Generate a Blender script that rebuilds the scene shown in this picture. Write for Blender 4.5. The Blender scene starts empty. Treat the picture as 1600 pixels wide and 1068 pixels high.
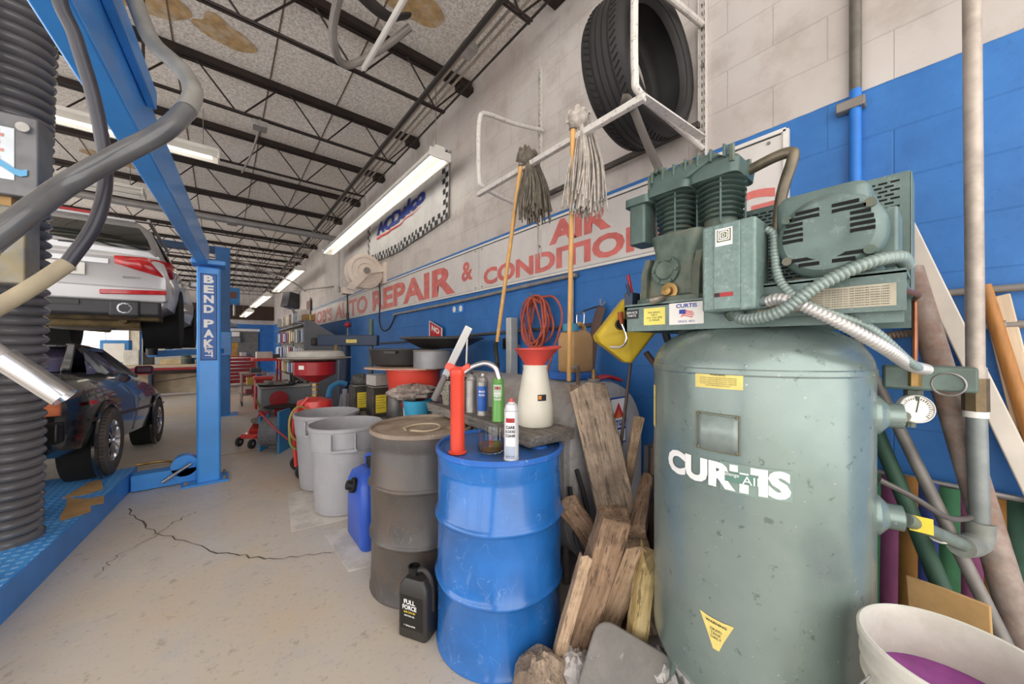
import bpy, math, random
from mathutils import Vector, Matrix, Euler

random.seed(7)
SC = bpy.context.scene
COL = SC.collection

# ------------------------------------------------------------------ camera
# X runs towards the painted block wall, Y runs down the length of the shop, Z is up
CAM_H = 1.33
YAW = math.atan(455 / 555.0)
cam_data = bpy.data.cameras.new('camera')
cam_data.sensor_fit = 'HORIZONTAL'
cam_data.sensor_width = 36.0
cam_data.lens = 36.0 * 555 / 1600
cam_data.shift_y = 6 / 1600.0
cam_data.clip_start = 0.02
cam_data.clip_end = 200
cam = bpy.data.objects.new('camera', cam_data)
COL.objects.link(cam)
cam.location = (0, 0, CAM_H)
cam.rotation_euler = (math.pi / 2, 0, -YAW)
SC.camera = cam

# ------------------------------------------------------------------ daylight and exposure
world = bpy.data.worlds.new('daylight')
SC.world = world
world.use_nodes = True
bgn = world.node_tree.nodes['Background']
bgn.inputs[0].default_value = (1.0, 0.975, 0.95, 1)
bgn.inputs[1].default_value = 2.5
SC.view_settings.view_transform = 'Standard'
SC.view_settings.look = 'None'
SC.view_settings.gamma = 1
SC.view_settings.use_curve_mapping = False
SC.view_settings.exposure = 0.4
SC.cycles.use_denoising = True
SC.cycles.max_bounces = 10
SC.cycles.diffuse_bounces = 6
SC.cycles.sample_clamp_indirect = 8

TUBE_POWER = 2.6      # glow of the fluorescent tubes

# ------------------------------------------------------------------ materials
def lin(h):
    h = h.lstrip('#')
    o = []
    for i in (0, 2, 4):
        c = int(h[i:i + 2], 16) / 255
        o.append(c / 12.92 if c <= 0.04045 else ((c + 0.055) / 1.055) ** 2.4)
    return (o[0], o[1], o[2], 1)

class NT:
    """small helper around a material's node tree"""
    def __init__(s, name):
        s.m = bpy.data.materials.new(name)
        s.m.use_nodes = True
        s.t = s.m.node_tree
        s.b = s.t.nodes['Principled BSDF']
        s.tc = s.t.nodes.new('ShaderNodeTexCoord')
    def n(s, typ, **kw):
        nd = s.t.nodes.new(typ)
        for k, v in kw.items():
            setattr(nd, k, v)
        return nd
    def l(s, a, b):
        s.t.links.new(a, b)
    def noise(s, scale, detail=4, rough=.55, vec=None, dist=0):
        nd = s.n('ShaderNodeTexNoise')
        nd.inputs['Scale'].default_value = scale
        nd.inputs['Detail'].default_value = detail
        nd.inputs['Roughness'].default_value = rough
        nd.inputs['Distortion'].default_value = dist
        s.l(vec if vec is not None else s.tc.outputs['Object'], nd.inputs['Vector'])
        return nd.outputs['Fac']
    def ramp(s, fac, a, b, ca=(0, 0, 0, 1), cb=(1, 1, 1, 1)):
        nd = s.n('ShaderNodeValToRGB')
        nd.color_ramp.elements[0].position = a
        nd.color_ramp.elements[0].color = ca
        nd.color_ramp.elements[1].position = b
        nd.color_ramp.elements[1].color = cb
        s.l(fac, nd.inputs[0])
        return nd.outputs[0]
    def mix(s, fac, a, b):
        nd = s.n('ShaderNodeMix', data_type='RGBA')
        for v, i in ((fac, 0), (a, 6), (b, 7)):
            if hasattr(v, 'is_output'):
                s.l(v, nd.inputs[i])
            else:
                nd.inputs[i].default_value = v
        return nd.outputs[2]
    def math(s, op, a, b=0.0):
        nd = s.n('ShaderNodeMath', operation=op)
        for v, i in ((a, 0), (b, 1)):
            if hasattr(v, 'is_output'):
                s.l(v, nd.inputs[i])
            else:
                nd.inputs[i].default_value = v
        return nd.outputs[0]
    def scalevec(s, sx, sy, sz):
        nd = s.n('ShaderNodeMapping')
        nd.inputs['Scale'].default_value = (sx, sy, sz)
        s.l(s.tc.outputs['Object'], nd.inputs[0])
        return nd.outputs[0]
    def bump(s, h, strength, dist=.01):
        nd = s.n('ShaderNodeBump')
        nd.inputs['Strength'].default_value = strength
        nd.inputs['Distance'].default_value = dist
        s.l(h, nd.inputs['Height'])
        s.l(nd.outputs[0], s.b.inputs['Normal'])

def scl(c, k):
    return (min(1, c[0] * k), min(1, c[1] * k), min(1, c[2] * k), 1)

def mat(name, col, rough=.5, metal=0, var=.12, scale=6, bump=0, bscale=60, dirt=0, dcol='#4a3a2c', dscale=5,
        coat=0, trans=0, alpha=1, emit=0, stretch=None, chip=0, ccol='#d8d4cc', ior=1.45):
    t = NT(name)
    c = lin(col) if isinstance(col, str) else col
    b = t.b
    vec = t.scalevec(*stretch) if stretch else t.tc.outputs['Object']
    f = t.noise(scale, vec=vec)
    o = t.mix(t.ramp(f, .36, .64), scl(c, 1 - var), scl(c, 1 + var))
    if dirt:
        g = t.noise(dscale, 6, .65, vec=vec)
        o = t.mix(t.math('MULTIPLY', t.ramp(g, .45, .62), dirt), o, lin(dcol))
    if chip:
        g = t.noise(45, 3, .7)
        o = t.mix(t.math('MULTIPLY', t.ramp(g, .595, .625), chip), o, lin(ccol))
    t.l(o, b.inputs['Base Color'])
    b.inputs['Roughness'].default_value = rough
    b.inputs['Metallic'].default_value = metal
    b.inputs['Coat Weight'].default_value = coat
    b.inputs['Transmission Weight'].default_value = trans
    b.inputs['IOR'].default_value = ior
    b.inputs['Alpha'].default_value = alpha
    if emit:
        b.inputs['Emission Color'].default_value = c
        b.inputs['Emission Strength'].default_value = emit
    if bump:
        t.bump(t.noise(bscale, 4, vec=vec), bump, .004)
    return t.m

# ------------------------------------------------------------------ mesh building
def catmull(pts, sub=6):
    P = [Vector(p) for p in pts]
    if len(P) < 3:
        return P
    out = []
    for i in range(len(P) - 1):
        p0 = P[i - 1] if i else P[0] * 2 - P[1]
        p1, p2 = P[i], P[i + 1]
        p3 = P[i + 2] if i + 2 < len(P) else P[-1] * 2 - P[-2]
        for k in range(sub):
            u = k / sub
            out.append(.5 * ((2 * p1) + (p2 - p0) * u + (2 * p0 - 5 * p1 + 4 * p2 - p3) * u * u + (3 * p1 - p0 - 3 * p2 + p3) * u ** 3))
    out.append(P[-1])
    return out

class MB:
    def __init__(s):
        s.v, s.f, s.mi = [], [], []
    def add(s, vs, fs, mi=0):
        k = len(s.v)
        s.v += [Vector(p) for p in vs]
        s.f += [tuple(i + k for i in q) for q in fs]
        s.mi += [mi] * len(fs)
        return s
    def box(s, x0, x1, y0, y1, z0, z1, mi=0):
        vs = [(x, y, z) for x in (x0, x1) for y in (y0, y1) for z in (z0, z1)]
        return s.add(vs, [(0, 1, 3, 2), (4, 6, 7, 5), (0, 4, 5, 1), (2, 3, 7, 6), (0, 2, 6, 4), (1, 5, 7, 3)], mi)
    def boxc(s, c, d, rot=None, mi=0):
        R = Euler(rot).to_matrix() if rot else Matrix.Identity(3)
        vs = [Vector(c) + R @ Vector((x * d[0] / 2, y * d[1] / 2, z * d[2] / 2)) for x in (-1, 1) for y in (-1, 1) for z in (-1, 1)]
        return s.add(vs, [(0, 1, 3, 2), (4, 6, 7, 5), (0, 4, 5, 1), (2, 3, 7, 6), (0, 2, 6, 4), (1, 5, 7, 3)], mi)
    def frame(s, p0, p1, up=None):
        d = (Vector(p1) - Vector(p0)).normalized()
        u = Vector(up) if up else (Vector((0, 0, 1)) if abs(d.z) < .9 else Vector((1, 0, 0)))
        a = d.cross(u).normalized()
        return d, a, a.cross(d)
    def bar(s, p0, p1, w, h, up=None, mi=0):
        d, a, b = s.frame(p0, p1, up)
        p0, p1 = Vector(p0), Vector(p1)
        vs = [p + a * (i * w / 2) + b * (j * h / 2) for p in (p0, p1) for i, j in ((-1, -1), (1, -1), (1, 1), (-1, 1))]
        return s.add(vs, [(0, 1, 2, 3)[::-1], (4, 5, 6, 7), (0, 1, 5, 4), (1, 2, 6, 5), (2, 3, 7, 6), (3, 0, 4, 7)], mi)
    def cyl(s, p0, p1, r0, r1=None, n=24, mi=0, cap=True):
        r1 = r0 if r1 is None else r1
        d, a, b = s.frame(p0, p1)
        vs, fs = [], []
        for p, r in ((Vector(p0), r0), (Vector(p1), r1)):
            for k in range(n):
                t = 2 * math.pi * k / n
                vs.append(p + a * (r * math.cos(t)) + b * (r * math.sin(t)))
        for k in range(n):
            fs.append((k, (k + 1) % n, n + (k + 1) % n, n + k))
        if cap:
            fs.append(tuple(range(n))[::-1])
            fs.append(tuple(range(n, 2 * n)))
        return s.add(vs, fs, mi)
    def lathe(s, prof, n=32, c=(0, 0, 0), axis=None, mi=0, loop=False, cap=False):
        """prof is (radius, height) pairs; the axis defaults to Z"""
        R = Vector((0, 0, 1)).rotation_difference(Vector(axis)).to_matrix() if axis else Matrix.Identity(3)
        vs, fs = [], []
        for r, z in prof:
            for k in range(n):
                t = 2 * math.pi * k / n
                vs.append(Vector(c) + R @ Vector((r * math.cos(t), r * math.sin(t), z)))
        m = len(prof)
        for i in range(m if loop else m - 1):
            i2 = (i + 1) % m
            for k in range(n):
                k2 = (k + 1) % n
                fs.append((i * n + k, i * n + k2, i2 * n + k2, i2 * n + k))
        if cap and not loop:
            if prof[0][0] > 1e-6: fs.append(tuple(range(n))[::-1])
            if prof[-1][0] > 1e-6: fs.append(tuple((m - 1) * n + k for k in range(n)))
        return s.add(vs, fs, mi)
    def tube(s, pts, r, n=10, sub=6, mi=0, cap=True, flat=None):
        P = catmull(pts, sub) if sub else [Vector(p) for p in pts]
        N = len(P)
        vs, fs = [], []
        prev = None
        for i, p in enumerate(P):
            d = (P[min(i + 1, N - 1)] - P[max(i - 1, 0)]).normalized()
            if prev is None:
                u = Vector((0, 0, 1)) if abs(d.z) < .9 else Vector((1, 0, 0))
                a = d.cross(u).normalized()
            else:
                a = (prev - d * prev.dot(d)).normalized()
            prev = a
            b = d.cross(a)
            rr = r(i / (N - 1)) if callable(r) else r
            ra, rb = (rr, rr) if not flat else (rr, rr * flat)
            for k in range(n):
                t = 2 * math.pi * k / n
                vs.append(p + a * (ra * math.cos(t)) + b * (rb * math.sin(t)))
        for i in range(N - 1):
            for k in range(n):
                k2 = (k + 1) % n
                fs.append((i * n + k, i * n + k2, (i + 1) * n + k2, (i + 1) * n + k))
        if cap:
            fs.append(tuple(range(n))[::-1])
            fs.append(tuple((N - 1) * n + k for k in range(n)))
        return s.add(vs, fs, mi)
    def rod(s, pts, w, h, up, mi=0):
        """a flat bar swept along corner points"""
        for i in range(len(pts) - 1):
            s.bar(pts[i], pts[i + 1], w, h, up, mi)
        return s
    def prism(s, poly, vec, mi=0):
        n = len(poly)
        vec = Vector(vec)
        vs = [Vector(p) for p in poly] + [Vector(p) + vec for p in poly]
        fs = [tuple(range(n))[::-1], tuple(range(n, 2 * n))] + [(k, (k + 1) % n, n + (k + 1) % n, n + k) for k in range(n)]
        return s.add(vs, fs, mi)
    def grid(s, fn, nu, nv, mi=0):
        vs = [fn(i / nu, j / nv) for i in range(nu + 1) for j in range(nv + 1)]
        fs = [(i * (nv + 1) + j, (i + 1) * (nv + 1) + j, (i + 1) * (nv + 1) + j + 1, i * (nv + 1) + j + 1) for i in range(nu) for j in range(nv)]
        return s.add(vs, fs, mi)
    def sphere(s, c, r, n=16, m=10, sq=(1, 1, 1), mi=0):
        vs, fs = [], []
        for i in range(m + 1):
            a = math.pi * i / m
            for k in range(n):
                t = 2 * math.pi * k / n
                vs.append(Vector(c) + Vector((r * sq[0] * math.sin(a) * math.cos(t), r * sq[1] * math.sin(a) * math.sin(t), r * sq[2] * math.cos(a))))
        for i in range(m):
            for k in range(n):
                k2 = (k + 1) % n
                fs.append((i * n + k, (i + 1) * n + k, (i + 1) * n + k2, i * n + k2))
        return s.add(vs, fs, mi)
    def jitter(s, a):
        s.v = [p + Vector((random.uniform(-a, a), random.uniform(-a, a), random.uniform(-a, a))) for p in s.v]
        return s
    def build(s, name, mats, parent=None, world=True, loc=None, bevel=0, seg=2, sharp=35, solid=0, sub=0, rot=None):
        """world: the points are in shop coordinates; they are stored relative to the parent's (or own) origin"""
        if not isinstance(mats, (list, tuple)):
            mats = [mats]
        off = Vector((0, 0, 0))
        if world:
            if parent is not None:
                off = world_loc(parent)
            if loc is not None:
                off = Vector(loc)
        me = bpy.data.meshes.new(name)
        me.from_pydata([p - off for p in s.v], [], s.f)
        for m in mats:
            me.materials.append(m)
        me.polygons.foreach_set('material_index', s.mi)
        me.polygons.foreach_set('use_smooth', [True] * len(me.polygons))
        me.validate()
        me.update()
        me.set_sharp_from_angle(angle=math.radians(sharp))
        o = bpy.data.objects.new(name, me)
        COL.objects.link(o)
        if loc is not None:
            o.location = loc
        if rot is not None:
            o.rotation_euler = rot
        if parent is not None:
            o.parent = parent
            if world and loc is not None:
                o.location = Vector(loc) - world_loc(parent)
        if solid:
            md = o.modifiers.new('thick', 'SOLIDIFY'); md.thickness = solid; md.offset = 0
        if bevel:
            md = o.modifiers.new('bevel', 'BEVEL'); md.width = bevel; md.segments = seg; md.limit_method = 'ANGLE'; md.angle_limit = math.radians(40)
        if sub:
            md = o.modifiers.new('subdivision', 'SUBSURF'); md.levels = sub; md.render_levels = sub
        return o

def build_each(b, name, mats, parent=None, **kw):
    """links every connected piece of b as an object of its own"""
    par = list(range(len(b.v)))
    def find(i):
        while par[i] != i:
            par[i] = par[par[i]]; i = par[i]
        return i
    for f in b.f:
        for j in f[1:]:
            par[find(j)] = find(f[0])
    groups = {}
    for f, m in zip(b.f, b.mi):
        groups.setdefault(find(f[0]), []).append((f, m))
    for fl_ in groups.values():
        ids = sorted({i for f, _ in fl_ for i in f}); mp = {i: k for k, i in enumerate(ids)}
        c = MB(); c.v = [b.v[i] for i in ids]; c.f = [tuple(mp[i] for i in f) for f, _ in fl_]; c.mi = [m for _, m in fl_]
        c.build(name, mats, parent, **kw)

def world_loc(o):
    p = Vector(o.location)
    q = o.parent
    while q is not None:
        p = p + Vector(q.location)
        q = q.parent
    return p

def tag(o, label, cat, group=None, kind=None):
    o['label'] = label
    o['category'] = cat
    if group: o['group'] = group
    if kind: o['kind'] = kind
    return o

def thing(name, label, cat, loc=(0, 0, 0), rz=0, group=None):
    o = bpy.data.objects.new(name, None)
    o.empty_display_size = .1
    COL.objects.link(o)
    o.location = loc
    o.rotation_euler = (0, 0, rz)
    return tag(o, label, cat, group)

def struct(o):
    o['kind'] = 'structure'
    return o

def dup(root, loc, rz=None, label=None, group=None):
    r = root.copy(); COL.objects.link(r); r.location = loc
    if rz is not None: r.rotation_euler = (0, 0, rz)
    if label: r['label'] = label
    if group: r['group'] = group
    for ch in list(root.children):
        c = ch.copy(); COL.objects.link(c); c.parent = r
        for g in list(ch.children):
            d = g.copy(); COL.objects.link(d); d.parent = c
    return r

def text(name, body, m, parent, fn, w, h, bold=0.0, world=True, bend=0, space=1.0, solid=0, label=None):
    """lettering fitted to a box w x h; fn maps its flat centre-based (x, y) onto the thing"""
    cu = bpy.data.curves.new('lettering', 'FONT')
    cu.body = body
    cu.size = 1
    cu.align_x = 'CENTER'
    cu.offset = bold
    cu.space_character = space
    cu.resolution_u = 3
    tmp = bpy.data.objects.new('lettering', cu)
    COL.objects.link(tmp)
    me = bpy.data.meshes.new_from_object(tmp)
    bpy.data.objects.remove(tmp)
    bpy.data.curves.remove(cu)
    vs = [v.co.copy() for v in me.vertices]
    fs = [tuple(p.vertices) for p in me.polygons]
    bpy.data.meshes.remove(me)
    x0, x1 = min(v.x for v in vs), max(v.x for v in vs)
    y0, y1 = min(v.y for v in vs), max(v.y for v in vs)
    b = MB()
    b.add([Vector(fn(((v.x - x0) / (x1 - x0) - .5) * w, ((v.y - y0) / (y1 - y0) - .5) * h)) for v in vs], fs)
    o = b.build(name, m, parent, world=world)
    if label: o['label'] = label
    return o

def quad(fn, w, h, nx=1, ny=1, cx=0, cy=0):
    return MB().grid(lambda u, v: fn(cx + (u - .5) * w, cy + (v - .5) * h), nx, ny)

# ------------------------------------------------------------------ shared materials
M = {}
M['steel_dark'] = mat('dark_joist_steel', '#2b211d', .6, .2, .2)
M['galv'] = mat('galvanised_steel', '#a09c98', .45, .6, .15, 12)
M['galv_dull'] = mat('dull_galvanised', '#8f8983', .6, .3, .2, 10, dirt=.4)
M['chrome'] = mat('bright_chrome', '#c9c9cc', .2, 1, .05)
M['black_rubber'] = mat('black_rubber', '#2c2a29', .5, 0, .15, 10)
M['black_gloss'] = mat('black_plastic', '#171615', .35, 0, .1)
M['white_paint'] = mat('chipped_white_paint', '#cfc9c2', .5, 0, .08, 8, chip=.45, ccol='#4a4038')
M['white_enamel'] = mat('white_enamel', '#dcd8d0', .35, 0, .05)
M['lift_blue'] = mat('lift_blue_paint', '#3f93e2', .35, 0, .08, 3, coat=.2)
M['tread_blue'] = mat('runway_blue_paint', '#2f86d6', .45, 0, .1, 5)
M['red_paint'] = mat('glossy_red_paint', '#d8403a', .35, 0, .08, 5, coat=.3)
M['red_dark'] = mat('deep_red_paint', '#9c2026', .35, 0, .1, 5)
M['tube_glow'] = mat('lit_fluorescent_tube', '#fff8ea', .5, 0, 0, emit=TUBE_POWER)
M['paper_white'] = mat('white_paper', '#e6e2da', .7, 0, .04)
M['ink'] = mat('dark_print', '#2a2a2c', .6, 0, .05)
M['white_print'] = mat('white_print', '#eceae6', .55, 0, .03)
M['red_print'] = mat('red_print', '#cf2f35', .5, 0, .05)
M['blue_print'] = mat('blue_print', '#2a3f9a', .5, 0, .05)
M['yellow_label'] = mat('yellow_label', '#d9c673', .6, 0, .08, 20)
M['bright_yellow'] = mat('bright_yellow_label', '#dfc63a', .6, 0, .08, 12)
M['brass'] = mat('worn_brass', '#9c7d4e', .4, .8, .2, 20)
M['copper'] = mat('copper_tube', '#8a5a42', .4, .8, .2, 20)
M['cardboard'] = mat('brown_cardboard', '#b08c5c', .85, 0, .12, 4, dirt=.3)
M['wood_pale'] = mat('pale_timber', '#c9b49a', .75, 0, .12, 5, stretch=(12, 12, 1), bump=.15)
M['wood_handle'] = mat('varnished_handle_wood', '#cf9f5f', .5, 0, .1, 6, stretch=(10, 10, 1))
M['grey_cab'] = mat('grey_cabinet_enamel', '#77787a', .5, 0, .06, 4)
M['navy'] = mat('navy_machine_paint', '#2c3a52', .4, 0, .12, 6)
M['grey_plastic'] = mat('grey_plastic', '#a8a6a9', .5, 0, .05, 3, dirt=.15, dcol='#6a6660')
# ================================================================== the room
WX, FY, CZ = 2.1, 22.0, 4.16

def wall_material():
    t = NT('painted_block_wall')
    sep = t.n('ShaderNodeSeparateXYZ'); t.l(t.tc.outputs['Object'], sep.inputs[0])
    cmb = t.n('ShaderNodeCombineXYZ')
    t.l(t.math('ADD', sep.outputs[1], sep.outputs[0]), cmb.inputs[0]); t.l(sep.outputs[2], cmb.inputs[1])
    br = t.n('ShaderNodeTexBrick')
    br.offset = .5
    for k, v in (('Scale', 1), ('Mortar Size', .004), ('Mortar Smooth', .6), ('Brick Width', .406), ('Row Height', .2004), ('Bias', 0)):
        br.inputs[k].default_value = v
    br.inputs['Color1'].default_value = (1, 1, 1, 1); br.inputs['Color2'].default_value = (.93, .93, .93, 1); br.inputs['Mortar'].default_value = (.55, .55, .55, 1)
    t.l(cmb.outputs[0], br.inputs['Vector'])
    big = t.noise(.9, 5, .6); fine = t.noise(55, 4, .6); mid = t.noise(4, 6, .65)
    white = t.mix(t.ramp(big, .35, .7), lin('#cac3bd'), lin('#b5aaa3'))
    white = t.mix(t.math('MULTIPLY', t.ramp(mid, .5, .66), .45), white, lin('#9b8d83'))
    blue = t.mix(t.ramp(mid, .3, .7), lin('#2563a6'), lin('#3477bd'))
    blue = t.mix(t.math('MULTIPLY', t.ramp(fine, .62, .7), .3), blue, lin('#23528a'))
    edge = t.math('ADD', sep.outputs[2], t.math('MULTIPLY', t.math('SUBTRACT', t.noise(9, 3), .5), .012))
    isw = t.math('GREATER_THAN', edge, 2.405)
    base = t.mix(isw, blue, white)
    out = t.n('ShaderNodeMix', data_type='RGBA', blend_type='MULTIPLY')
    out.inputs[0].default_value = .28
    t.l(base, out.inputs[6]); t.l(br.outputs['Color'], out.inputs[7])
    t.l(out.outputs[2], t.b.inputs['Base Color'])
    t.b.inputs['Roughness'].default_value = .55
    h = t.math('ADD', t.math('MULTIPLY', fine, .35), t.math('MULTIPLY', br.outputs['Fac'], -.5))
    t.bump(h, .5, .006)
    return t.m

def floor_material():
    t = NT('sealed_concrete_floor')
    big = t.noise(.7, 6, .6); mid = t.noise(3.2, 7, .68, dist=.6); fine = t.noise(38, 5, .7); spot = t.noise(11, 4, .7)
    c = t.mix(t.ramp(big, .35, .65), lin('#c6c1bb'), lin('#cbb9a1'))
    c = t.mix(t.math('MULTIPLY', t.ramp(mid, .5, .75), .6), c, lin('#b6b5b5'))
    c = t.mix(t.math('MULTIPLY', t.ramp(mid, .28, .42, (1, 1, 1, 1), (0, 0, 0, 1)), .35), c, lin('#c6b391'))
    c = t.mix(t.math('MULTIPLY', t.ramp(spot, .6, .68), .4), c, lin('#6f655a'))
    c = t.mix(t.math('MULTIPLY', t.ramp(fine, .58, .66), .3), c, lin('#6a6259'))
    t.l(c, t.b.inputs['Base Color'])
    t.l(t.ramp(mid, .3, .8, (.28, .28, .28, 1), (.5, .5, .5, 1)), t.b.inputs['Roughness'])
    t.bump(fine, .12, .003)
    return t.m

def ceiling_material():
    t = NT('speckled_ceiling_board')
    fine = t.noise(48, 4, .75); big = t.noise(.8, 5, .6)
    c = t.mix(t.ramp(fine, .35, .62), lin('#b3aaa1'), lin('#efe9e1'))
    c = t.mix(t.math('MULTIPLY', t.ramp(big, .5, .75), .35), c, lin('#c6b8a6'))
    t.l(c, t.b.inputs['Base Color'])
    t.b.inputs['Roughness'].default_value = .95
    t.bump(fine, .3, .006)
    return t.m

M['wall'] = wall_material(); M['floor'] = floor_material(); M['ceil'] = ceiling_material()
struct(MB().box(-6.6, WX + .2, -3.2, FY + .2, -.15, 0).build('floor', M['floor']))
struct(MB().box(WX, WX + .2, -1.7, FY + .2, 0, CZ + .1).build('wall_right', M['wall']))
struct(MB().box(-6.6, WX, FY, FY + .2, 0, CZ + .1).build('wall_far', M['wall']))
ceil = struct(MB().box(-6.6, WX + .2, -1.7, FY + .2, CZ, CZ + .12).build('ceiling', M['ceil']))
seam_m = mat('ceiling_seam', '#6b5a4a', .9)
for x in (-3.9, -2.7, -1.5, -.35, .4, 1.05):
    struct(MB().box(x, x + .012, -1.7, FY, CZ - .004, CZ + .002).build('ceiling_seam', seam_m, ceil))
stain_m = mat('brown_water_stain', '#b39468', .95, 0, .2, 12, dirt=.6, dcol='#c9bba6', dscale=9)
def blob(cx, cy, z, r, n=40, sx=1, sy=1):
    pts = []
    ph = [random.uniform(0, 6.28) for _ in range(5)]
    for k in range(n):
        a = 2 * math.pi * k / n
        q = r * (.85 + sum(.11 * math.sin(a * (j + 2) + ph[j]) / (1 + j * .3) for j in range(5)))
        pts.append((cx + sx * q * math.cos(a), cy + sy * q * math.sin(a), z))
    return pts
for cx, cy, r in ((1.27, 2.8, .2), (-.55, 4.1, .3), (.03, 4.15, .2), (-1.2, 8, .3)):
    p = blob(cx, cy, CZ - .003, r, sx=1.2)
    b = MB(); b.add(p, [tuple(range(len(p)))]); struct(b.build('water_stain', stain_m, ceil))

# cracks in the floor slab
fl = bpy.data.objects['floor']
crack_m = mat('floor_crack', '#5d5348', .9)
def crack(pts, w):
    b = MB(); P = []
    for i in range(len(pts) - 1):
        a, c = Vector(pts[i]), Vector(pts[i + 1])
        for k in range(9):
            q = a.lerp(c, k / 9)
            P.append(q + Vector((random.uniform(-.02, .02), random.uniform(-.02, .02), 0)))
    P.append(Vector(pts[-1]))
    vs, fs = [], []
    for i, p in enumerate(P):
        d = (P[min(i + 1, len(P) - 1)] - P[max(i - 1, 0)]).normalized()
        nrm = Vector((-d.y, d.x, 0)) * w * random.uniform(.3, 1)
        vs += [p + nrm + Vector((0, 0, .0015)), p - nrm + Vector((0, 0, .0015))]
    for i in range(len(P) - 1):
        fs.append((2 * i, 2 * i + 1, 2 * i + 3, 2 * i + 2))
    b.add(vs, fs)
    struct(b.build('floor_crack', crack_m, fl))
crack([(-.6, 4.25, 0), (-.35, 3.55, 0), (.0, 2.95, 0), (.2, 2.7, 0), (.55, 2.5, 0)], .006)
crack([(-.35, 3.55, 0), (-.22, 3.75, 0), (-.15, 3.8, 0)], .004)
crack([(-.33, 3.55, 0), (-.52, 3.3, 0), (-.56, 3.1, 0)], .003)
joint_m = mat('floor_joint', '#7d7266', .9)
struct(MB().box(-6, WX, 5.55, 5.565, .0005, .0012).build('floor_joint', joint_m, fl))

# far wall: roll-up door panel, window, grey door
wf = bpy.data.objects['wall_far']
o = struct(MB().box(-6.6, -2.7, FY - .06, FY, 0, 2.9).build('trim_1', mat('cream_panel', '#cfc5b0', .6)))
win = struct(MB().box(-4.35, -3.0, FY - .12, FY - .06, .5, 2.2).build('window_1', M['white_enamel']))
glow = mat('daylit_pane', '#f2f4ff', .3, 0, .05, emit=1.3)
for i in range(2):
    for j in range(2):
        struct(MB().box(-4.28 + i * .66, -4.28 + i * .66 + .6, FY - .135, FY - .115, .57 + j * .8, 1.3 + j * .8).build('pane', glow, win))
d1 = struct(MB().box(.42, 1.45, FY - .07, FY, 0, 2.05).build('door_1', mat('grey_door', '#6f6c66', .6)))
struct(MB().box(.36, 1.52, FY - .1, FY, 2.05, 2.17).build('door_frame', M['white_enamel'], d1))
struct(MB().sphere((.55, FY - .1, 1.0), .04).build('door_handle', M['chrome'], d1))
struct(MB().box(-2.7, WX, FY - .35, FY, 2.62, 3.3).build('far_wall_band', mat('dark_brown_band', '#3c2a20', .8)))  # dark brown box across the far wall, above the blue paint

# ---- open-web roof joists
def joist(y):
    t = struct(bpy.data.objects.new('roof_joist', None)); COL.objects.link(t); t.location = (WX, y, CZ)
    b = MB()
    for s in (-1, 1):
        b.box(-6.6, WX - .02, y + s * .03 - .022, y + s * .03 + .022, CZ - .065, CZ - .002)
    struct(b.build('top_chord', M['steel_dark'], t))
    zb = CZ - .43
    b = MB()
    for s in (-1, 1):
        b.cyl((-6.6, y + s * .014, zb), (WX - .32, y + s * .014, zb), .011, n=6)
    struct(b.build('bottom_chord', M['steel_dark'], t))
    b = MB()
    x = WX - .42
    b.cyl((WX - .1, y, CZ - .06), (x, y, zb), .009, n=6)
    while x > -5.9:
        b.cyl((x, y, zb), (x - .3, y, CZ - .06), .0085, n=6)
        b.cyl((x - .42, y, CZ - .06), (x - .72, y, zb), .0085, n=6)
        x -= .78
    struct(b.build('web', M['steel_dark'], t))
    struct(MB().box(WX - .16, WX, y - .06, y + .06, CZ - .11, CZ - .06).build('bearing_seat', M['steel_dark'], t))
ys = [.65, 1.95] + [3.27 + 1.33 * k for k in range(14)]
for y in ys:
    if y < FY - .3: joist(y)

# ---- conduit runs under the roof beside the wall
pm = [mat('conduit_grey', '#8d8781', .5, .3), mat('conduit_black', '#2d2824', .6), mat('conduit_tan', '#a2968a', .5, .2)]
RUN = [(1.50, 3.72, .022, 1, 'thick black conduit run nearest the room along the roof edge'),
       (1.60, 3.90, .014, 0, 'grey conduit beside the thick black run under the roof'),
       (1.66, 3.92, .014, 2, 'second thin conduit from the black run under the roof'),
       (1.73, 3.93, .012, 0, 'third thin grey conduit from the black run under the roof'),
       (1.80, 3.94, .012, 2, 'fourth thin tan conduit from the black run under the roof'),
       (1.94, 3.97, .010, 1, 'thin dark pipe closest to the white wall under the roof')]
for x, z, r, k, lab in RUN:
    o = MB().cyl((x, -1.6, z), (x, FY, z), r, n=8).build('ceiling_conduit', pm[k])
    tag(o, lab, 'conduit', 'conduit runs along the top of the wall')
t = thing('conduit_clamp', 'grey junction box on the thin conduits under the roof', 'junction box', (1.64, 2.6, 3.9))
MB().boxc((1.64, 2.6, 3.87), (.12, .14, .07)).build('cover', M['galv'], t, bevel=.005)
# conduit crossing the joists, with square boxes
o = MB().cyl((-.55, 4.6, 3.68), (.02, 21, 3.68), .013, n=8).build('ceiling_conduit', pm[0])
tag(o, 'long grey conduit slung below the joists down the room', 'conduit')
def jbox(p, lab, s=.13):
    t = thing('junction_box', lab, 'junction box', p, group='junction boxes under the joists')
    MB().boxc(p, (s, s, .06)).build('cover', M['galv'], t, bevel=.004)
    MB().cyl((p[0], p[1], p[2] + .03), (p[0], p[1], p[2] + .1), .012, n=8).build('nipple', M['galv'], t)
jbox((.32, 4.61, 3.66), 'square grey junction box at a joist above the first long light')
jbox((.17, 8.6, 3.66), 'square grey junction box further down the long conduit', .16)
jbox((.1, 11.25, 3.66), 'small grey junction box far down the long conduit')
o = MB().tube([(.32, 4.61, 3.64), (.28, 5.2, 3.6), (.22, 5.94, 3.64)], .011, 8).build('ceiling_conduit', pm[0])
tag(o, 'short grey conduit leading from the junction box above the first light', 'conduit')
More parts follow.
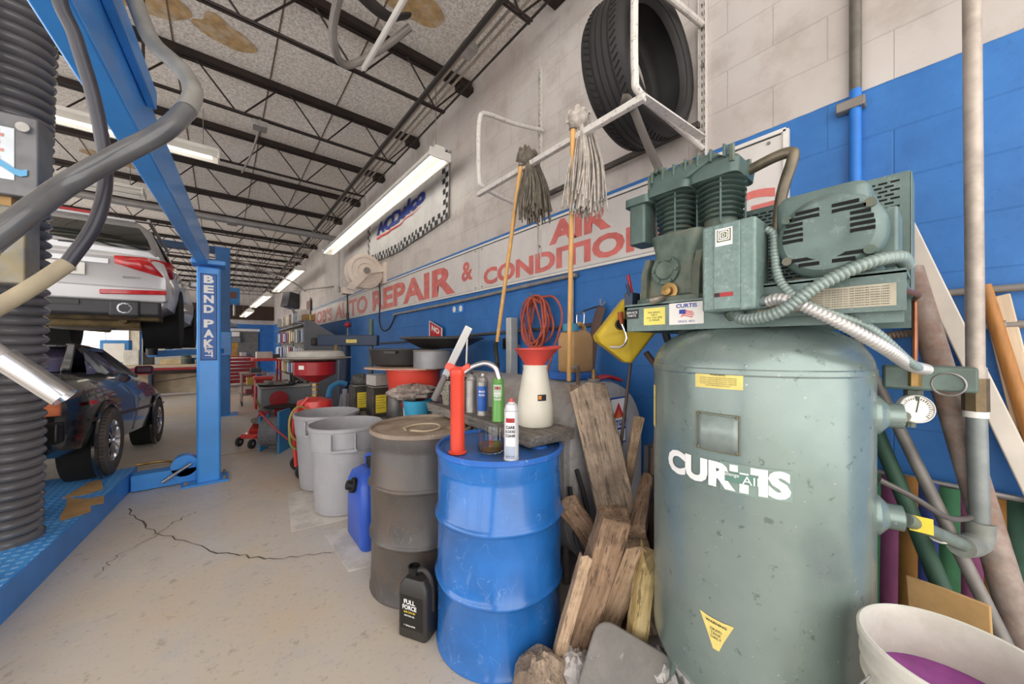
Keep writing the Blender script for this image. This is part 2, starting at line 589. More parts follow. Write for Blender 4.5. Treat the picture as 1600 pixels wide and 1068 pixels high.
o = MB().cyl((-5, 8.15, 3.58), (2.0, 8.15, 3.58), .055, n=14).build('ceiling_pipe', mat('grey_sprinkler_pipe', '#8d8a88', .5, .2))
tag(o, 'fat grey pipe crossing under the joists behind the blue post', 'pipe')
o = MB().tube([(.93, 3.1, 3.66), (.96, 2.4, 3.68), (1.0, .6, 3.7)], .022, 10).build('ceiling_pipe', M['white_enamel'])
tag(o, 'slim white pipe slung under the nearest joists', 'pipe')
o = MB().tube([(.66, 1.2, 3.85), (.62, 2.6, 3.7), (.68, 2.98, 3.62), (.82, 3.14, 3.66), (1.05, 3.05, 3.85), (1.25, 2.9, 4.05)], .03, 10).build('ceiling_pipe', pm[0])
tag(o, 'bent grey conduit hooking around the slim white ceiling pipe', 'conduit')
o = MB().tube([(.15, 2.3, 4.05), (.55, 2.55, 3.88), (.95, 2.72, 3.86), (1.2, 2.85, 4.08)], .055, 8, flat=.4).build('ceiling_hose', mat('flat_black_belting', '#3a3633', .7))
tag(o, 'flat black belt sagging beneath the brown ceiling stain', 'strap')
# steel hanger rods and dark drop pipe near the lift
for k, (x, y, z0) in enumerate(((-.5, 3.0, 2.9), (-.38, 3.22, 2.55))):
    o = MB().cyl((x, y, z0), (x, y, CZ - .02), .008, n=8).build('hanger_rod', M['steel_dark'])
    tag(o, ('thin dark rod hanging from the ceiling, left of two by the lift beam', 'thin dark rod hanging from the ceiling, right of two by the lift beam')[k], 'hanger rod', 'hanger rods by the lift beam')
o = MB().tube([(-.4, 2.1, 4.1), (-.5, 2.3, 4.0), (-.56, 2.4, 3.75), (-.56, 2.4, 3.3), (-.56, 2.4, 2.75)], .03, 10).build('drop_pipe', mat('dark_grey_pipe', '#4c4a49', .5))
tag(o, 'dark grey pipe dropping from the ceiling beside the blue overhead beam', 'pipe')

# ---- fluorescent lights
def light(p0, p1, lab, w=.24, ntube=2, drop=True, sag=None, grp='fluorescent ceiling lights', lit=True):
    p0, p1 = Vector(p0), Vector(p1)
    d = (p1 - p0).normalized()
    a = Vector((-d.y, d.x, 0)).normalized()
    t = thing('fluorescent_light', lab, 'ceiling light', p0, group=grp)
    up = Vector((0, 0, 1))
    b = MB()   # channel and sloped reflector
    prof = [(-w / 2, -.02), (-w / 2 + .02, .02), (-.05, .07), (-.05, .11), (.05, .11), (.05, .07), (w / 2 - .02, .02), (w / 2, -.02), (w / 2 - .015, -.02), (.05, .055), (-.05, .055), (-w / 2 + .015, -.02)]
    b.prism([p0 + a * x + up * z for x, z in prof], p1 - p0)
    b.build('reflector', M['white_enamel'], t)
    for s in ((-.075, .075) if ntube == 2 else (0,)):
        o = MB().cyl(p0 + a * s + d * .06, p1 + a * s - d * .06, .019, n=12).build('tube', M['tube_glow'] if lit else M['white_enamel'], t)
    for p in (p0, p1):
        MB().boxc(p + up * .02, (.02 + abs(a.x) * (w - .02), .02 + abs(a.y) * (w - .02), .09)).build('end_plate', M['white_enamel'], t, bevel=.004)
    L = (p1 - p0).length
    if drop:
        for q in ((.06, .94) if L < 3.5 else (.02, .5, .98)):
            c = p0 + (p1 - p0) * q + up * .11
            MB().cyl(c, (c.x, c.y, CZ if sag is None else sag), .0045, n=6).build('chain', M['galv_dull'], t)
    return t
light((1.75, 3.3, 3.28), (1.75, 8.25, 3.28), 'long two-tube fluorescent light hanging in front of the checkered banner')
light((1.55, 10.3, 3.25), (1.5, 15.0, 3.25), 'second two-tube light down the wall, beyond the hose reel')
light((1.1, 13.0, 2.85), (.98, 17.2, 2.85), 'third two-tube light down the wall, tilted low')
light((.8, 15.6, 2.55), (.72, 18.6, 2.55), 'farthest and smallest two-tube light over the red tool chest')
light((-2.4, 5.6, 3.6), (-.02, 5.62, 3.6), 'single-tube light behind the blue overhead beam', .22, 1, True, None)
light((-3.3, 7.7, 3.6), (-.9, 7.7, 3.6), 'unlit white light fixture above the silver car', .34, 2, lit=False)
light((-5.6, 11.0, 3.6), (-3.2, 11.0, 3.6), 'added two-tube light out of view, far left beyond the silver car', .34, 2)  # unseen fixture added to brighten the ceiling and the left side
light((-5.6, 2.6, 3.6), (-3.2, 2.6, 3.6), 'added two-tube light out of view over the left of the shop', .34, 2)  # another out-of-frame lamp, added for extra light in the room
# ================================================================== things on the painted block wall
def on_wall(yc, zc, eps):          # flat (x right, y up) seen by somebody facing the wall
    return lambda x, y: (WX - eps, yc - x, zc + y)

# ---- long sign
S0, S1, SZ0, SZ1 = .48, 11.9, 1.905, 2.36
sign = thing('shop_sign', 'long white sign with faded red lettering running along the blue wall', 'sign', (WX - .02, 6.0, SZ0))
sign_m = mat('glossy_sign_white', '#d3cdc8', .22, 0, .05, 2, dirt=.15, dcol='#a49c96')
faded_red = mat('faded_red_letters', '#cf6f68', .3, 0, .14, 9)
edges = [S0, 3.09, 5.7, 8.31, S1]
for a, b in zip(edges, edges[1:]):
    MB().box(WX - .016, WX - .003, a + .003, b - .003, SZ0, SZ1).build('sign_panel', sign_m, sign)
b = MB()
for z in (SZ0, SZ1):
    b.box(WX - .026, WX - .002, S0, S1, z - .009, z + .009)
for y in (S0, S1):
    b.box(WX - .026, WX - .002, y - .011, y + .011, SZ0, SZ1)
build_each(b, 'sign_edging', M['white_enamel'], sign)
b = MB()
for z in (SZ0 + .012, SZ1 - .012):
    b.box(WX - .018, WX - .0155, S0 + .02, S1 - .02, z - .0025, z + .0025)
build_each(b, 'pinstripe', M['ink'], sign)
b = MB()
for y in (.55, 3.03, 3.15, 5.64, 5.76, 8.25, 8.37):
    for z in (SZ0 + .035, SZ1 - .035):
        b.cyl((WX - .021, y, z), (WX - .015, y, z), .008, n=10)
build_each(b, 'screw', M['galv_dull'], sign)
def sign_text(body, y_left, y_right, z0, z1, bold=.03):
    text('lettering', body, faded_red, sign, on_wall((y_left + y_right) / 2, (z0 + z1) / 2, .0175), y_left - y_right, z1 - z0, bold)
sign_text("BOB'S", 11.7, 9.42, 1.945, 2.28)
sign_text('AUTO', 9.1, 6.72, 1.945, 2.28)
sign_text('REPAIR', 6.46, 3.57, 1.94, 2.285, .04)
sign_text('&', 3.43, 3.2, 2.04, 2.25, .03)
sign_text('AIR', 2.06, 1.46, 2.15, 2.335, .05)
sign_text('CONDITIONING', 3.0, .52, 1.945, 2.115, .045)

# ---- parts-brand banner
ban = thing('banner', 'white cloth banner with blue lettering and checkered edge high on the wall', 'banner', (WX - .02, 5.15, 2.8))
cloth = mat('banner_cloth', '#c9c6c2', .75, 0, .06, 5)
BY0, BY1, BZ0, BZ1 = 3.7, 6.65, 2.82, 3.62
def ban_fn(y, z, e=0):
    k = (z - BZ0) / (BZ1 - BZ0)
    w = .007 * math.sin(y * 13 + z * 5) + .003 * math.sin(y * 29 - z * 13)
    return (WX - .035 - e + w, y, z - .07 * math.sin((y - BY0) / (BY1 - BY0) * math.pi) * (1 - .3 * k) + (.02 if y < 5 else 0))
MB().grid(lambda u, v: ban_fn(BY0 + u * (BY1 - BY0), BZ0 + v * (BZ1 - BZ0)), 60, 16).build('cloth', cloth, ban, solid=.004)
b = MB()
n1, n2, q = 46, 12, (BY1 - BY0) / 46
def chk(i, j, y0, z0, dy, dz):
    if (i + j) % 2 == 0:
        y, z = y0 + i * dy, z0 + j * dz
        b.grid(lambda u, v: ban_fn(y + u * dy, z + v * dz, .006), 2, 2)
for i in range(n1):
    for j in range(2):
        chk(i, j, BY0, BZ0, q, q * .95)
for j in range(2, 13):
    for i in range(2):
        chk(i, j, BY0, BZ0, q, q * .95)
        chk(i, j, BY1 - 2 * q, BZ0, q, q * .95)
b.build('checkered_border', M['ink'], ban)
lblue = mat('banner_blue', '#2c3f8f', .6)
text('lettering', 'ACDelco', lblue, ban, lambda x, y: ban_fn(5.2 - x - .25 * y, 3.33 + y, .016), 1.86, .2, .05, solid=0)
MB().grid(lambda u, v: ban_fn(6.15 - u * 1.75, 3.165 + v * .035 + .03 * u * (1 - v), .015), 28, 1).build('underline', M['red_print'], ban)

# ---- slotted standards and the tubular tyre rack
def standard(y, z0, z1, lab):
    t = thing('slotted_upright', lab, 'shelf upright', (WX, y, z0), group='slotted uprights on the wall')
    b = MB()
    b.box(WX - .008, WX - .001, y - .018, y + .018, z0, z1)
    for s in (-1, 1):
        b.box(WX - .03, WX - .001, y + s * .018 - .002, y + s * .018 + .002, z0, z1)
    b.build('channel', M['white_paint'], t)
    b = MB()
    z = z0 + .03
    while z < z1 - .03:
        for s in (-1, 1):
            b.box(WX - .0095, WX - .0075, y + s * .007 - .002, y + s * .007 + .002, z, z + .022)
        z += .045
    b.build('slot', M['ink'], t)
    b = MB()
    for k in range(4):
        zz = z0 + .1 + (z1 - z0 - .2) * k / 3
        b.cyl((WX - .016, y, zz), (WX - .006, y, zz), .012, n=10)
    build_each(b, 'bolt', M['galv_dull'], t)
standard(.86, 2.3, 4.0, 'white slotted upright on the wall right of the tyre')
standard(2.17, 2.07, 3.68, 'white slotted upright on the wall behind the grey mop')

rack = thing('tyre_rack', 'chipped white tube rack on the wall carrying a tyre and two mops', 'tyre rack', (2.08, 1.5, 2.4))
def bracket(y, dy=0):
    MB().tube([(2.07, y, 3.12), (1.75, y, 3.05), (1.46, y + dy, 2.98), (1.405, y + dy, 2.92), (1.395, y + dy, 2.75), (1.4, y + dy, 2.52), (1.44, y + dy, 2.45), (1.75, y, 2.44), (2.07, y, 2.43)], .0165, 10, 5).build('bracket', M['white_paint'], rack)
bracket(2.12, -.05); bracket(.86)
MB().bar((1.41, .82, 2.4), (1.41, 2.1, 2.4), .03, .03).build('front_rail', M['white_paint'], rack, bevel=.003)
MB().bar((2.04, .86, 2.55), (2.04, 2.12, 2.55), .03, .03).build('back_rail', mat('dark_chipped_rail', '#4a4440', .6, .2, .3, 14), rack)
MB().bar((1.41, .83, 2.405), (1.93, .80, 2.41), .04, .008, (0, 0, 1)).build('cross_strip', M['white_paint'], rack)
o = MB().tube([(1.40, .93, 2.44), (1.43, .9, 2.42), (1.5, .86, 2.25), (1.56, .8, 2.06)], .042, 8, 5, flat=.12).build('hanging_strip', M['galv_dull'], rack)

# ---- tyre
ty = thing('tyre', 'worn black tyre resting in the white wall rack', 'tyre', (1.73, 1.03, 2.41))
TR, TW = .365, .27
tyre_m = mat('tyre_rubber', '#2b2928', .62, 0, .12, 12)
prof = []
for r, y in ((.262, -.085), (.268, -.105), (.282, -.122), (.305, -.133), (.33, -.13), (.35, -.115), (.36, -.09), (.365, -.05), (.367, 0), (.365, .05), (.36, .09), (.35, .115), (.33, .13), (.305, .133), (.282, .122), (.268, .105), (.262, .085), (.272, .09), (.288, .108), (.31, .115), (.333, .1), (.34, .06), (.342, 0), (.34, -.06), (.333, -.1), (.31, -.115), (.288, -.108), (.272, -.09)):
    prof.append((r, y))
TC = (1.73, 1.03, 2.42 + TR)
MB().lathe(prof, 72, TC, (0, 1, 0), loop=True).build('carcass', tyre_m, ty, sharp=60)
groove = mat('tyre_groove', '#1b1918', .8)
b = MB()
for y in (-.05, -.017, .017, .05):
    b.lathe([(.3675, y - .004), (.3685, y), (.3675, y + .004)], 72, TC, (0, 1, 0))
for k in range(72):
    a = 2 * math.pi * k / 72
    for s in (-1, 1):
        c = Vector(TC) + Vector((math.cos(a) * .362, s * .088, math.sin(a) * .362))
        c2 = Vector(TC) + Vector((math.cos(a + .06) * .366, s * .06, math.sin(a + .06) * .366))
        b.bar(c, c2, .004, .006)
b.build('tread_groove', groove, ty)
b = MB()
for r in (.276, .312):
    for s in (-1, 1):
        y = s * (.118 if r < .3 else .1345)
        b.lathe([(r, y - .002), (r + .004, y + s * .003), (r + .008, y - .002)], 64, TC, (0, 1, 0))
build_each(b, 'sidewall_rib', tyre_m, ty)

# ---- mops hung over the rail, handle down
def mop(name, lab, top, foot, col, r, length, n, hang):
    t = thing(name, lab, 'mop', top, group='mops hanging on the tyre rack')
    MB().cyl(top, foot, .0135, .0125, 12).build('handle', M['wood_handle'], t)
    tx, ty_, tz = top
    strand = mat(name + '_yarn_' + col[1:], col, .9, 0, .25, 30)
    b = MB()
    for k in range(n):
        a = random.uniform(-1, 1); e = random.uniform(-1, 1)
        x0 = tx + .03 + e * .05; y0 = ty_ - .03 + a * r * .4
        l = length * random.uniform(.8, 1.03)
        b.tube([(tx + .0 + e * .03, y0 + .02, tz + .0), (x0 - .01, y0, tz + .045 + random.uniform(-.02, .02)), (x0 + .03, y0 - a * .01, tz - .02),
                (x0 + .03 + e * .02, ty_ - .035 + a * r * .9 + hang * .3, tz - l * .55), (x0 + .02 + e * .04, ty_ - .035 + a * r * .95 + hang + random.uniform(-.02, .02), tz - l)], .0042, 5, 4)
    b.build('yarn_head', strand, t)
    b = MB()
    b.sphere((tx + .015, ty_ - .02, tz + .02), .055, 14, 10, (1, .9, .9))
    b.build('yarn_knot', strand, t)
    MB().cyl((tx, ty_, tz - .03), (tx, ty_, tz + .03), .02, n=12).build('ferrule', M['galv_dull'], t)
mop('mop', 'mop with matted grey-brown yarn hung left of the tyre', (1.385, 1.6, 2.43), (1.46, 1.94, 1.36), '#6f675b', .085, .36, 110, -.02)
mop('mop', 'mop with long off-white yarn hung right beneath the tyre', (1.385, 1.2, 2.46), (1.5, 1.33, 1.135), '#b5aca2', .08, .46, 130, 0)

# ---- hose reel
hr = thing('hose_reel', 'cream metal hose reel high on the wall past the banner', 'hose reel', (1.82, 6.0, 2.53))
cream = mat('cream_enamel', '#d8c9bb', .45, 0, .06)
RC = (1.80, 6.0, 2.53)
b = MB()
for y in (-.1, .1):
    b.lathe([(.0, y - .006), (.265, y - .006), (.275, y), (.265, y + .006), (0, y + .006)], 40, RC, (0, 1, 0))
build_each(b, 'flange', cream, hr)
MB().lathe([(.16, -.1), (.16, .1)], 32, RC, (0, 1, 0)).build('drum', cream, hr)
b = MB()
for r in (.12, .21):
    b.lathe([(r, -.112), (r + .01, -.118), (r + .02, -.112)], 36, RC, (0, 1, 0))
build_each(b, 'pressed_ring', cream, hr)
MB().prism([(1.5, 5.87, 2.22), (1.6, 5.87, 2.2), (1.86, 5.87, 2.49), (2.09, 5.87, 2.55), (2.09, 5.87, 2.63), (1.78, 5.87, 2.6)], (0, -.02, 0)).build('bracket_arm', cream, hr, bevel=.004)
MB().box(2.07, 2.1, 5.8, 6.2, 2.35, 2.7).build('mounting_plate', cream, hr)
MB().cyl((1.8, 5.82, 2.53), (1.8, 5.88, 2.53), .05, n=20).build('hub', M['galv_dull'], hr)
MB().box(1.46, 1.62, 5.9, 6.05, 2.14, 2.24).build('hose_guide', cream, hr, bevel=.005)
t = thing('hose_end', 'black air hose with red rubber stop hanging below the cream reel', 'hose', (1.54, 5.97, 1.6))
MB().tube([(1.54, 5.97, 2.2), (1.545, 5.97, 1.9), (1.545, 5.97, 1.72)], .012, 8).build('hose', M['black_rubber'], t)
MB().sphere((1.545, 5.97, 1.66), .05, 16, 10, (1, 1, .9)).build('stop_ball', M['red_dark'], t)
MB().tube([(1.545, 5.97, 1.74), (1.545, 5.97, 1.85)], .02, 10).build('cuff', M['black_gloss'], t)
MB().cyl((1.545, 5.97, 1.62), (1.545, 5.97, 1.33), .008, n=8).build('nozzle', M['brass'], t)
o = MB().tube([(2.02, 5.92, 2.4), (2.03, 5.9, 2.1), (2.0, 5.85, 1.75), (2.0, 5.7, 1.58), (2.03, 5.5, 1.6), (2.07, 5.4, 1.75), (2.075, 5.36, 1.8)], .012, 8).build('air_hose', M['black_rubber'])
tag(o, 'black hose looping from the cream reel to the grey wall pipe', 'hose')
o = MB().tube([(2.075, 5.36, 1.8), (2.075, 5.3, 1.815), (2.075, 3.5, 1.83), (2.075, 1.9, 1.865), (2.075, 1.82, 1.85), (2.075, 1.81, 1.75), (2.075, 1.81, 1.35)], .017, 10, 4).build('wall_pipe', M['galv'])
tag(o, 'grey pipe along the blue wall under the sign, turning down by the jerrycan', 'pipe')
o = MB().tube([(2.07, 7.5, 1.35), (2.07, 5, 1.39), (2.07, 3, 1.45), (2.07, 1.7, 1.48), (2.07, 1.1, 1.5)], .014, 8).build('wall_pipe', mat('dark_wall_pipe', '#4e4b4a', .5))
tag(o, 'thin dark pipe low along the blue wall behind the pans', 'pipe')
o = MB().box(2.07, 2.1, 7.55, 7.75, 2.7, 3.2).build('x', M['galv']); bpy.data.objects.remove(o)
t = thing('pendant_switch', 'thin cord with a small switch hanging by the wall past the first light', 'pendant switch', (2.0, 8.4, 2.5))
MB().cyl((2.0, 8.4, 2.6), (2.0, 8.4, 3.6), .006, n=6).build('cord', M['galv_dull'], t)
MB().cyl((2.0, 8.4, 2.5), (2.0, 8.4, 2.62), .035, .03, 12).build('switch', M['galv'], t)
MB().bar((2.0, 8.4, 3.6), (2.1, 8.4, 3.6), .02, .02).build('arm', M['galv_dull'], t)
# painted-over outlet plate with two white marks
t = thing('wall_plate', 'blue painted wall plate with two white patches beneath the sign', 'wall plate', (2.1, 3.53, 1.74))
MB().box(2.088, 2.1, 3.4, 3.66, 1.7, 1.8).build('plate', mat('plate_blue', '#2f7ccb', .5), t, bevel=.003)
for y in (3.46, 3.6):
    MB().lathe([(.0, .003), (.03, .002), (.036, 0)], 14, (2.087, y, 1.75), (-1, 0, 0)).build('white_patch', M['paper_white'], t)
# vertical conduit at the right
t = thing('wall_conduit', 'vertical grey conduit on the wall, painted blue on its lower half', 'conduit', (2.08, .24, 1.4))
MB().cyl((2.075, .241, 2.41), (2.075, .241, CZ), .02, n=14).build('upper_length', mat('dull_conduit', '#6f6a62', .45, .4, .15, 20), t)
MB().cyl((2.075, .241, 1.2), (2.075, .241, 2.41), .02, n=14).build('painted_length', mat('conduit_blue', '#2a73c6', .45), t)
MB().box(2.05, 2.1, .21, .3, 2.33, 2.37).build('pipe_strap', M['galv_dull'], t, bevel=.004)
# small dark plate and shelf bracket far down the wall
t = thing('mounted_speaker', 'dark box on struts high on the wall far down the shop', 'wall speaker', (1.95, 14, 2.9))
MB().boxc((1.88, 14.3, 2.88), (.4, .5, .5), (0, .2, .3)).build('cabinet', mat('dark_box', '#3b3a3e', .6), t, bevel=.01)
MB().bar((2.1, 14.2, 2.4), (1.85, 14.3, 2.68), .05, .05).build('strut', M['galv_dull'], t)
MB().bar((2.1, 14.9, 2.4), (1.9, 14.4, 2.68), .05, .05).build('strut', M['galv_dull'], t)
o = MB().cyl((2.09, 9.3, 2.75), (1.2, 13.8, 3.0), .015, n=8).build('wall_rod', M['galv_dull'])
tag(o, 'thin pale rod reaching out from the wall past the first light', 'rod')
t = thing('picture_board', 'small brown framed board above the far end of the sign', 'board', (2.08, 12.2, 2.3))
MB().box(2.06, 2.1, 11.95, 12.6, 2.25, 2.7).build('board', mat('brown_board', '#7d5a4c', .6), t)
MB().box(2.05, 2.075, 11.9, 11.97, 2.2, 2.75).build('edge', M['ink'], t)

# ---- red hose coil, pale upright, outlet, straps
t = thing('air_hose_coil', 'coiled red air hose hanging on the blue wall between the mops', 'hose coil', (2.0, 2.15, 1.75))
redhose = mat('faded_red_hose', '#b0543f', .6, 0, .15, 20)
b = MB()
P = []
for k in range(9 * 14 + 1):
    a = 2 * math.pi * k / 14
    q = k / (9 * 14)
    rr = .1 + .035 * math.sin(k * .7)
    P.append((2.0 + .035 * math.sin(k * .31), 2.13 - (rr + .02) * math.sin(a) + .03 * math.sin(k * .09), 1.53 + (.2 + .02 * math.sin(k * .23)) * math.cos(a)))
b.tube(P, .0085, 7, 2)
b.build('coil', redhose, t)
MB().tube([(1.98, 2.05, 1.72), (1.98, 1.9, 1.7), (2.0, 1.84, 1.55), (1.99, 1.92, 1.3), (1.97, 2.0, 1.05)], .0085, 7).build('tail', redhose, t)
MB().tube([(2.1, 2.13, 1.74), (1.97, 2.13, 1.73), (1.93, 2.13, 1.76)], .006, 6).build('wall_hook', M['galv_dull'], t)
t = thing('metal_upright', 'short pale metal channel upright on the blue wall, left of the red hose', 'metal channel', (2.0, 2.45, 1.0))
MB().box(1.97, 2.05, 2.42, 2.49, 1.05, 1.58).build('channel', mat('pale_channel', '#b9b9b4', .5, .2, .1), t, bevel=.004)
MB().box(1.98, 2.1, 2.43, 2.48, 1.3, 1.34).build('wall_bracket', M['galv_dull'], t)
MB().box(1.985, 2.05, 2.5, 2.56, 1.3, 1.4).build('switch', M['black_gloss'], t, bevel=.005)
t = thing('strap', 'dark brown strap with a carabiner on a wall hook by the jerrycan', 'strap', (2.04, 1.55, 1.3))
MB().tube([(2.05, 1.52, 1.6), (2.03, 1.54, 1.5), (2.0, 1.55, 1.35), (1.99, 1.57, 1.15)], .038, 8, 5, flat=.3).build('webbing', mat('brown_webbing', '#5f4a44', .85), t)
b = MB()
b.tube([(2.0, 1.66, 1.57), (2.0, 1.63, 1.56), (2.0, 1.635, 1.47), (2.0, 1.66, 1.43), (2.0, 1.69, 1.46), (2.0, 1.695, 1.55), (2.0, 1.66, 1.57)], .005, 8, 4)
b.build('carabiner', M['chrome'], t)
MB().tube([(2.1, 1.52, 1.64), (2.05, 1.52, 1.61), (2.04, 1.52, 1.66)], .005, 6).build('wall_hook', M['galv_dull'], t)
MB().tube([(2.0, 1.66, 1.57), (2.04, 1.58, 1.6), (2.05, 1.52, 1.61)], .006, 6).build('cord', M['ink'], t)
# ================================================================== air compressor
TX, TY, TRAD = 1.403, .425, .305
ac = thing('air_compressor', 'large green upright air compressor with tank, pump and motor', 'air compressor', (TX, TY, 0))
def green_tank():
    t = NT('worn_green_tank_paint')
    f = t.noise(3, 5, .6); s = t.noise(26, 5, .72); big = t.noise(1.3, 4, .6)
    c = t.mix(t.ramp(f, .3, .7), lin('#70807a'), lin('#84938d'))
    c = t.mix(t.math('MULTIPLY', t.ramp(big, .42, .66), .5), c, lin('#98a19d'))
    c = t.mix(t.math('MULTIPLY', t.ramp(s, .62, .65), .6), c, lin('#4d5d54'))
    c = t.mix(t.math('MULTIPLY', t.ramp(t.noise(70, 3, .6), .70, .72), .6), c, lin('#c5c8c0'))
    t.l(c, t.b.inputs['Base Color'])
    t.l(t.ramp(big, .3, .7, (.22, .22, .22, 1), (.34, .34, .34, 1)), t.b.inputs['Roughness'])
    t.b.inputs['Metallic'].default_value = .36
    t.bump(s, .06, .003)
    return t.m
GT = green_tank()
GR = mat('compressor_green', '#647671', .42, .1, .14, 14, chip=.22, ccol='#93a19b', dirt=.25, dcol='#4c5a50')
GD = mat('oily_green_casting', '#56655a', .5, .1, .25, 18, dirt=.6, dcol='#6b5f4d', dscale=9, bump=.2)
GC = mat('cylinder_green', '#53655f', .38, .15, .15, 12)
prof = [(0, .19), (.12, .2), (.21, .225), (.27, .265), (.298, .3), (TRAD, .325), (TRAD, 1.245), (TRAD + .003, 1.25), (TRAD + .003, 1.262), (TRAD, 1.266)]
for k in range(1, 11):
    a = math.pi / 2 * k / 10
    prof.append((TRAD * math.cos(a) ** .62 if k < 10 else 0, 1.266 + .135 * math.sin(a) ** 1.15))
tank = MB().lathe(prof, 96, (TX, TY, 0)).build('tank', GT, ac, sharp=28)
for k in range(4):
    a = math.radians(45 + 90 * k)
    MB().bar((TX + .25 * math.cos(a), TY + .25 * math.sin(a), .34), (TX + .29 * math.cos(a), TY + .29 * math.sin(a), 0), .07, .012, (math.cos(a), math.sin(a), 0)).build('foot', GR, ac)
def on_tank(ang, z, eps=.0015):
    a0 = math.radians(ang)
    return lambda x, y: (TX + (TRAD + eps) * math.cos(a0 + x / TRAD), TY + (TRAD + eps) * math.sin(a0 + x / TRAD), z + y)
def tank_plate(name, ang, z, w, h, m, eps=.0015, parent=None):
    return quad(on_tank(ang, z, eps), w, h, 14, 1).build(name, m, parent or ac)
tank_plate('logo_strip', 199, .963, .165, .082, mat('logo_strip_green', '#76887f', .35))
text('logo_lettering', 'CURTIS', M['white_print'], ac, on_tank(182.3, .9635, .003), .335, .074, .055)
tank_plate('logo_badge', 193, .965, .075, .026, mat('badge_green', '#5d7f73', .35), .0042)
text('logo_lettering', 'Challenge', M['white_print'], ac, on_tank(187.6, .972, .0055), .05, .013, .0)
text('logo_lettering', 'AIR', M['white_print'], ac, on_tank(198.5, .964, .0055), .052, .022, .0)
lb = tank_plate('warning_label', 182.3, 1.231, .125, .046, M['yellow_label'])
text('print', 'WARNING', M['ink'], lb, on_tank(182.3, 1.247, .0025), .04, .005, .02)
for k in range(5):
    text('print', 'DO NOT OPERATE ABOVE RATED PRESSURE', M['ink'], lb, on_tank(182.3, 1.238 - k * .0055, .0025), .095 - (k == 4) * .03, .0028, .0)
lb = tank_plate('warning_label', 126, 1.114, .05, .15, M['yellow_label'])
tri = MB(); fn = on_tank(181.6, .512, .0018)
vs = [fn(-.045, .037), fn(-.015, .034), fn(.015, .034), fn(.045, .037), fn(.02, -.02), fn(.008, -.052), fn(-.008, -.052), fn(-.02, -.02)]
tri.add(vs, [tuple(range(8))])
lb = tri.build('warning_triangle', M['yellow_label'], ac)
text('print', 'WARNING', M['ink'], lb, on_tank(181.6, .535, .003), .055, .007, .02)
text('print', 'DRAIN\nTANK\nDAILY', M['ink'], lb, on_tank(181.6, .505, .003), .03, .03, .0)
MB().grid(lambda u, v: on_tank(182, 1.08, .004)((u - .5) * .105, (v - .5) * .1), 8, 1).build('data_plate', mat('painted_plate', '#87928d', .4, .2, .12, 30), ac, solid=.003)
b = MB()
fn = on_tank(182, 1.08, .005)
for (x0, y0), (x1, y1) in (((-.056, -.052), (.056, -.052)), ((.056, -.052), (.056, .055)), ((.056, .055), (-.056, .055)), ((-.056, .055), (-.056, -.052))):
    b.tube([fn(x0 + (x1 - x0) * k / 4, y0 + (y1 - y0) * k / 4) for k in range(5)], .0016, 5, 0)
for x in (-.05, .05):
    for y in (-.046, .05):
        b.sphere(fn(x, y), .004, 8, 6)
b.build('data_plate_bead', mat('bead_brown', '#6a6650', .6), ac)
# ports on the right side of the tank
def port(ang, z):
    a = math.radians(ang); d = Vector((math.cos(a), math.sin(a), 0)); c = Vector((TX, TY, z)) + d * (TRAD - .02)
    MB().lathe([(.062, 0), (.058, .025), (.035, .045), (.035, .075), (.02, .08)], 24, c, d).build('tank_port', GT, ac)
    return c + d * .08
pA = port(285, 1.13); pB = port(285, .84)

# ---- platform: a bent steel channel deck on the tank's crown
pl = MB()
pl.box(1.215, 1.64, .06, .79, 1.475, 1.487)
pl.box(1.215, 1.225, .06, .79, 1.385, 1.48)
pl.box(1.63, 1.64, .06, .79, 1.385, 1.48)
pl.box(1.215, 1.64, .78, .79, 1.385, 1.48)
platform = pl.build('platform', GR, ac)
pl = MB()
pl.box(1.185, 1.195, .055, .37, 1.41, 1.5)
pl.box(1.185, 1.33, .055, .37, 1.495, 1.505)
apron = pl.build('guard_apron', GR, ac)
def face_x(x, yc, zc):
    return lambda u, v: (x, yc - u, zc + v)
lb = quad(face_x(1.1835, .205, 1.448), .27, .052).build('instruction_plate', mat('old_paper_plate', '#a8a08c', .6, 0, .12, 25), apron)
for k in range(8):
    text('print', 'CAUTION BEFORE SERVICING DISCONNECT POWER AND RELIEVE ALL AIR PRESSURE FROM TANK', M['ink'], lb, face_x(1.1828, .205, 1.468 - k * .0058), .25, .0028)
lb = quad(face_x(1.2135, .758, 1.45), .055, .035).build('maker_plate', M['ink'], platform)
text('print', 'SERVICE\nPARTS', M['white_print'], lb, face_x(1.2128, .758, 1.45), .045, .02)
lb = quad(face_x(1.2135, .668, 1.437), .082, .062).build('service_label', mat('lemon_label', '#ddd06a', .6), platform)
text('print', 'FOR SERVICE\nPARTS\nCALL TOLL FREE\nUS DEALER', M['ink'], lb, face_x(1.2128, .668, 1.437), .06, .034)
lb = quad(face_x(1.2135, .555, 1.44), .115, .074).build('brand_label', M['paper_white'], platform)
text('print', 'CURTIS', M['blue_print'], lb, face_x(1.2126, .553, 1.466), .07, .014, .03)
text('print', 'SINCE 1854', M['blue_print'], lb, face_x(1.2126, .553, 1.413), .055, .007)
b = MB()
for k in range(4):
    b.grid(lambda u, v: (1.2126, .572 - u * .04 - .004 * math.sin(k), 1.428 + k * .0058 + v * .003 + .003 * math.sin(u * 5)), 6, 1)
build_each(b, 'flag_stripe', M['red_print'], lb)
quad(face_x(1.2122, .566, 1.446), .022, .014).build('flag_canton', M['blue_print'], lb)

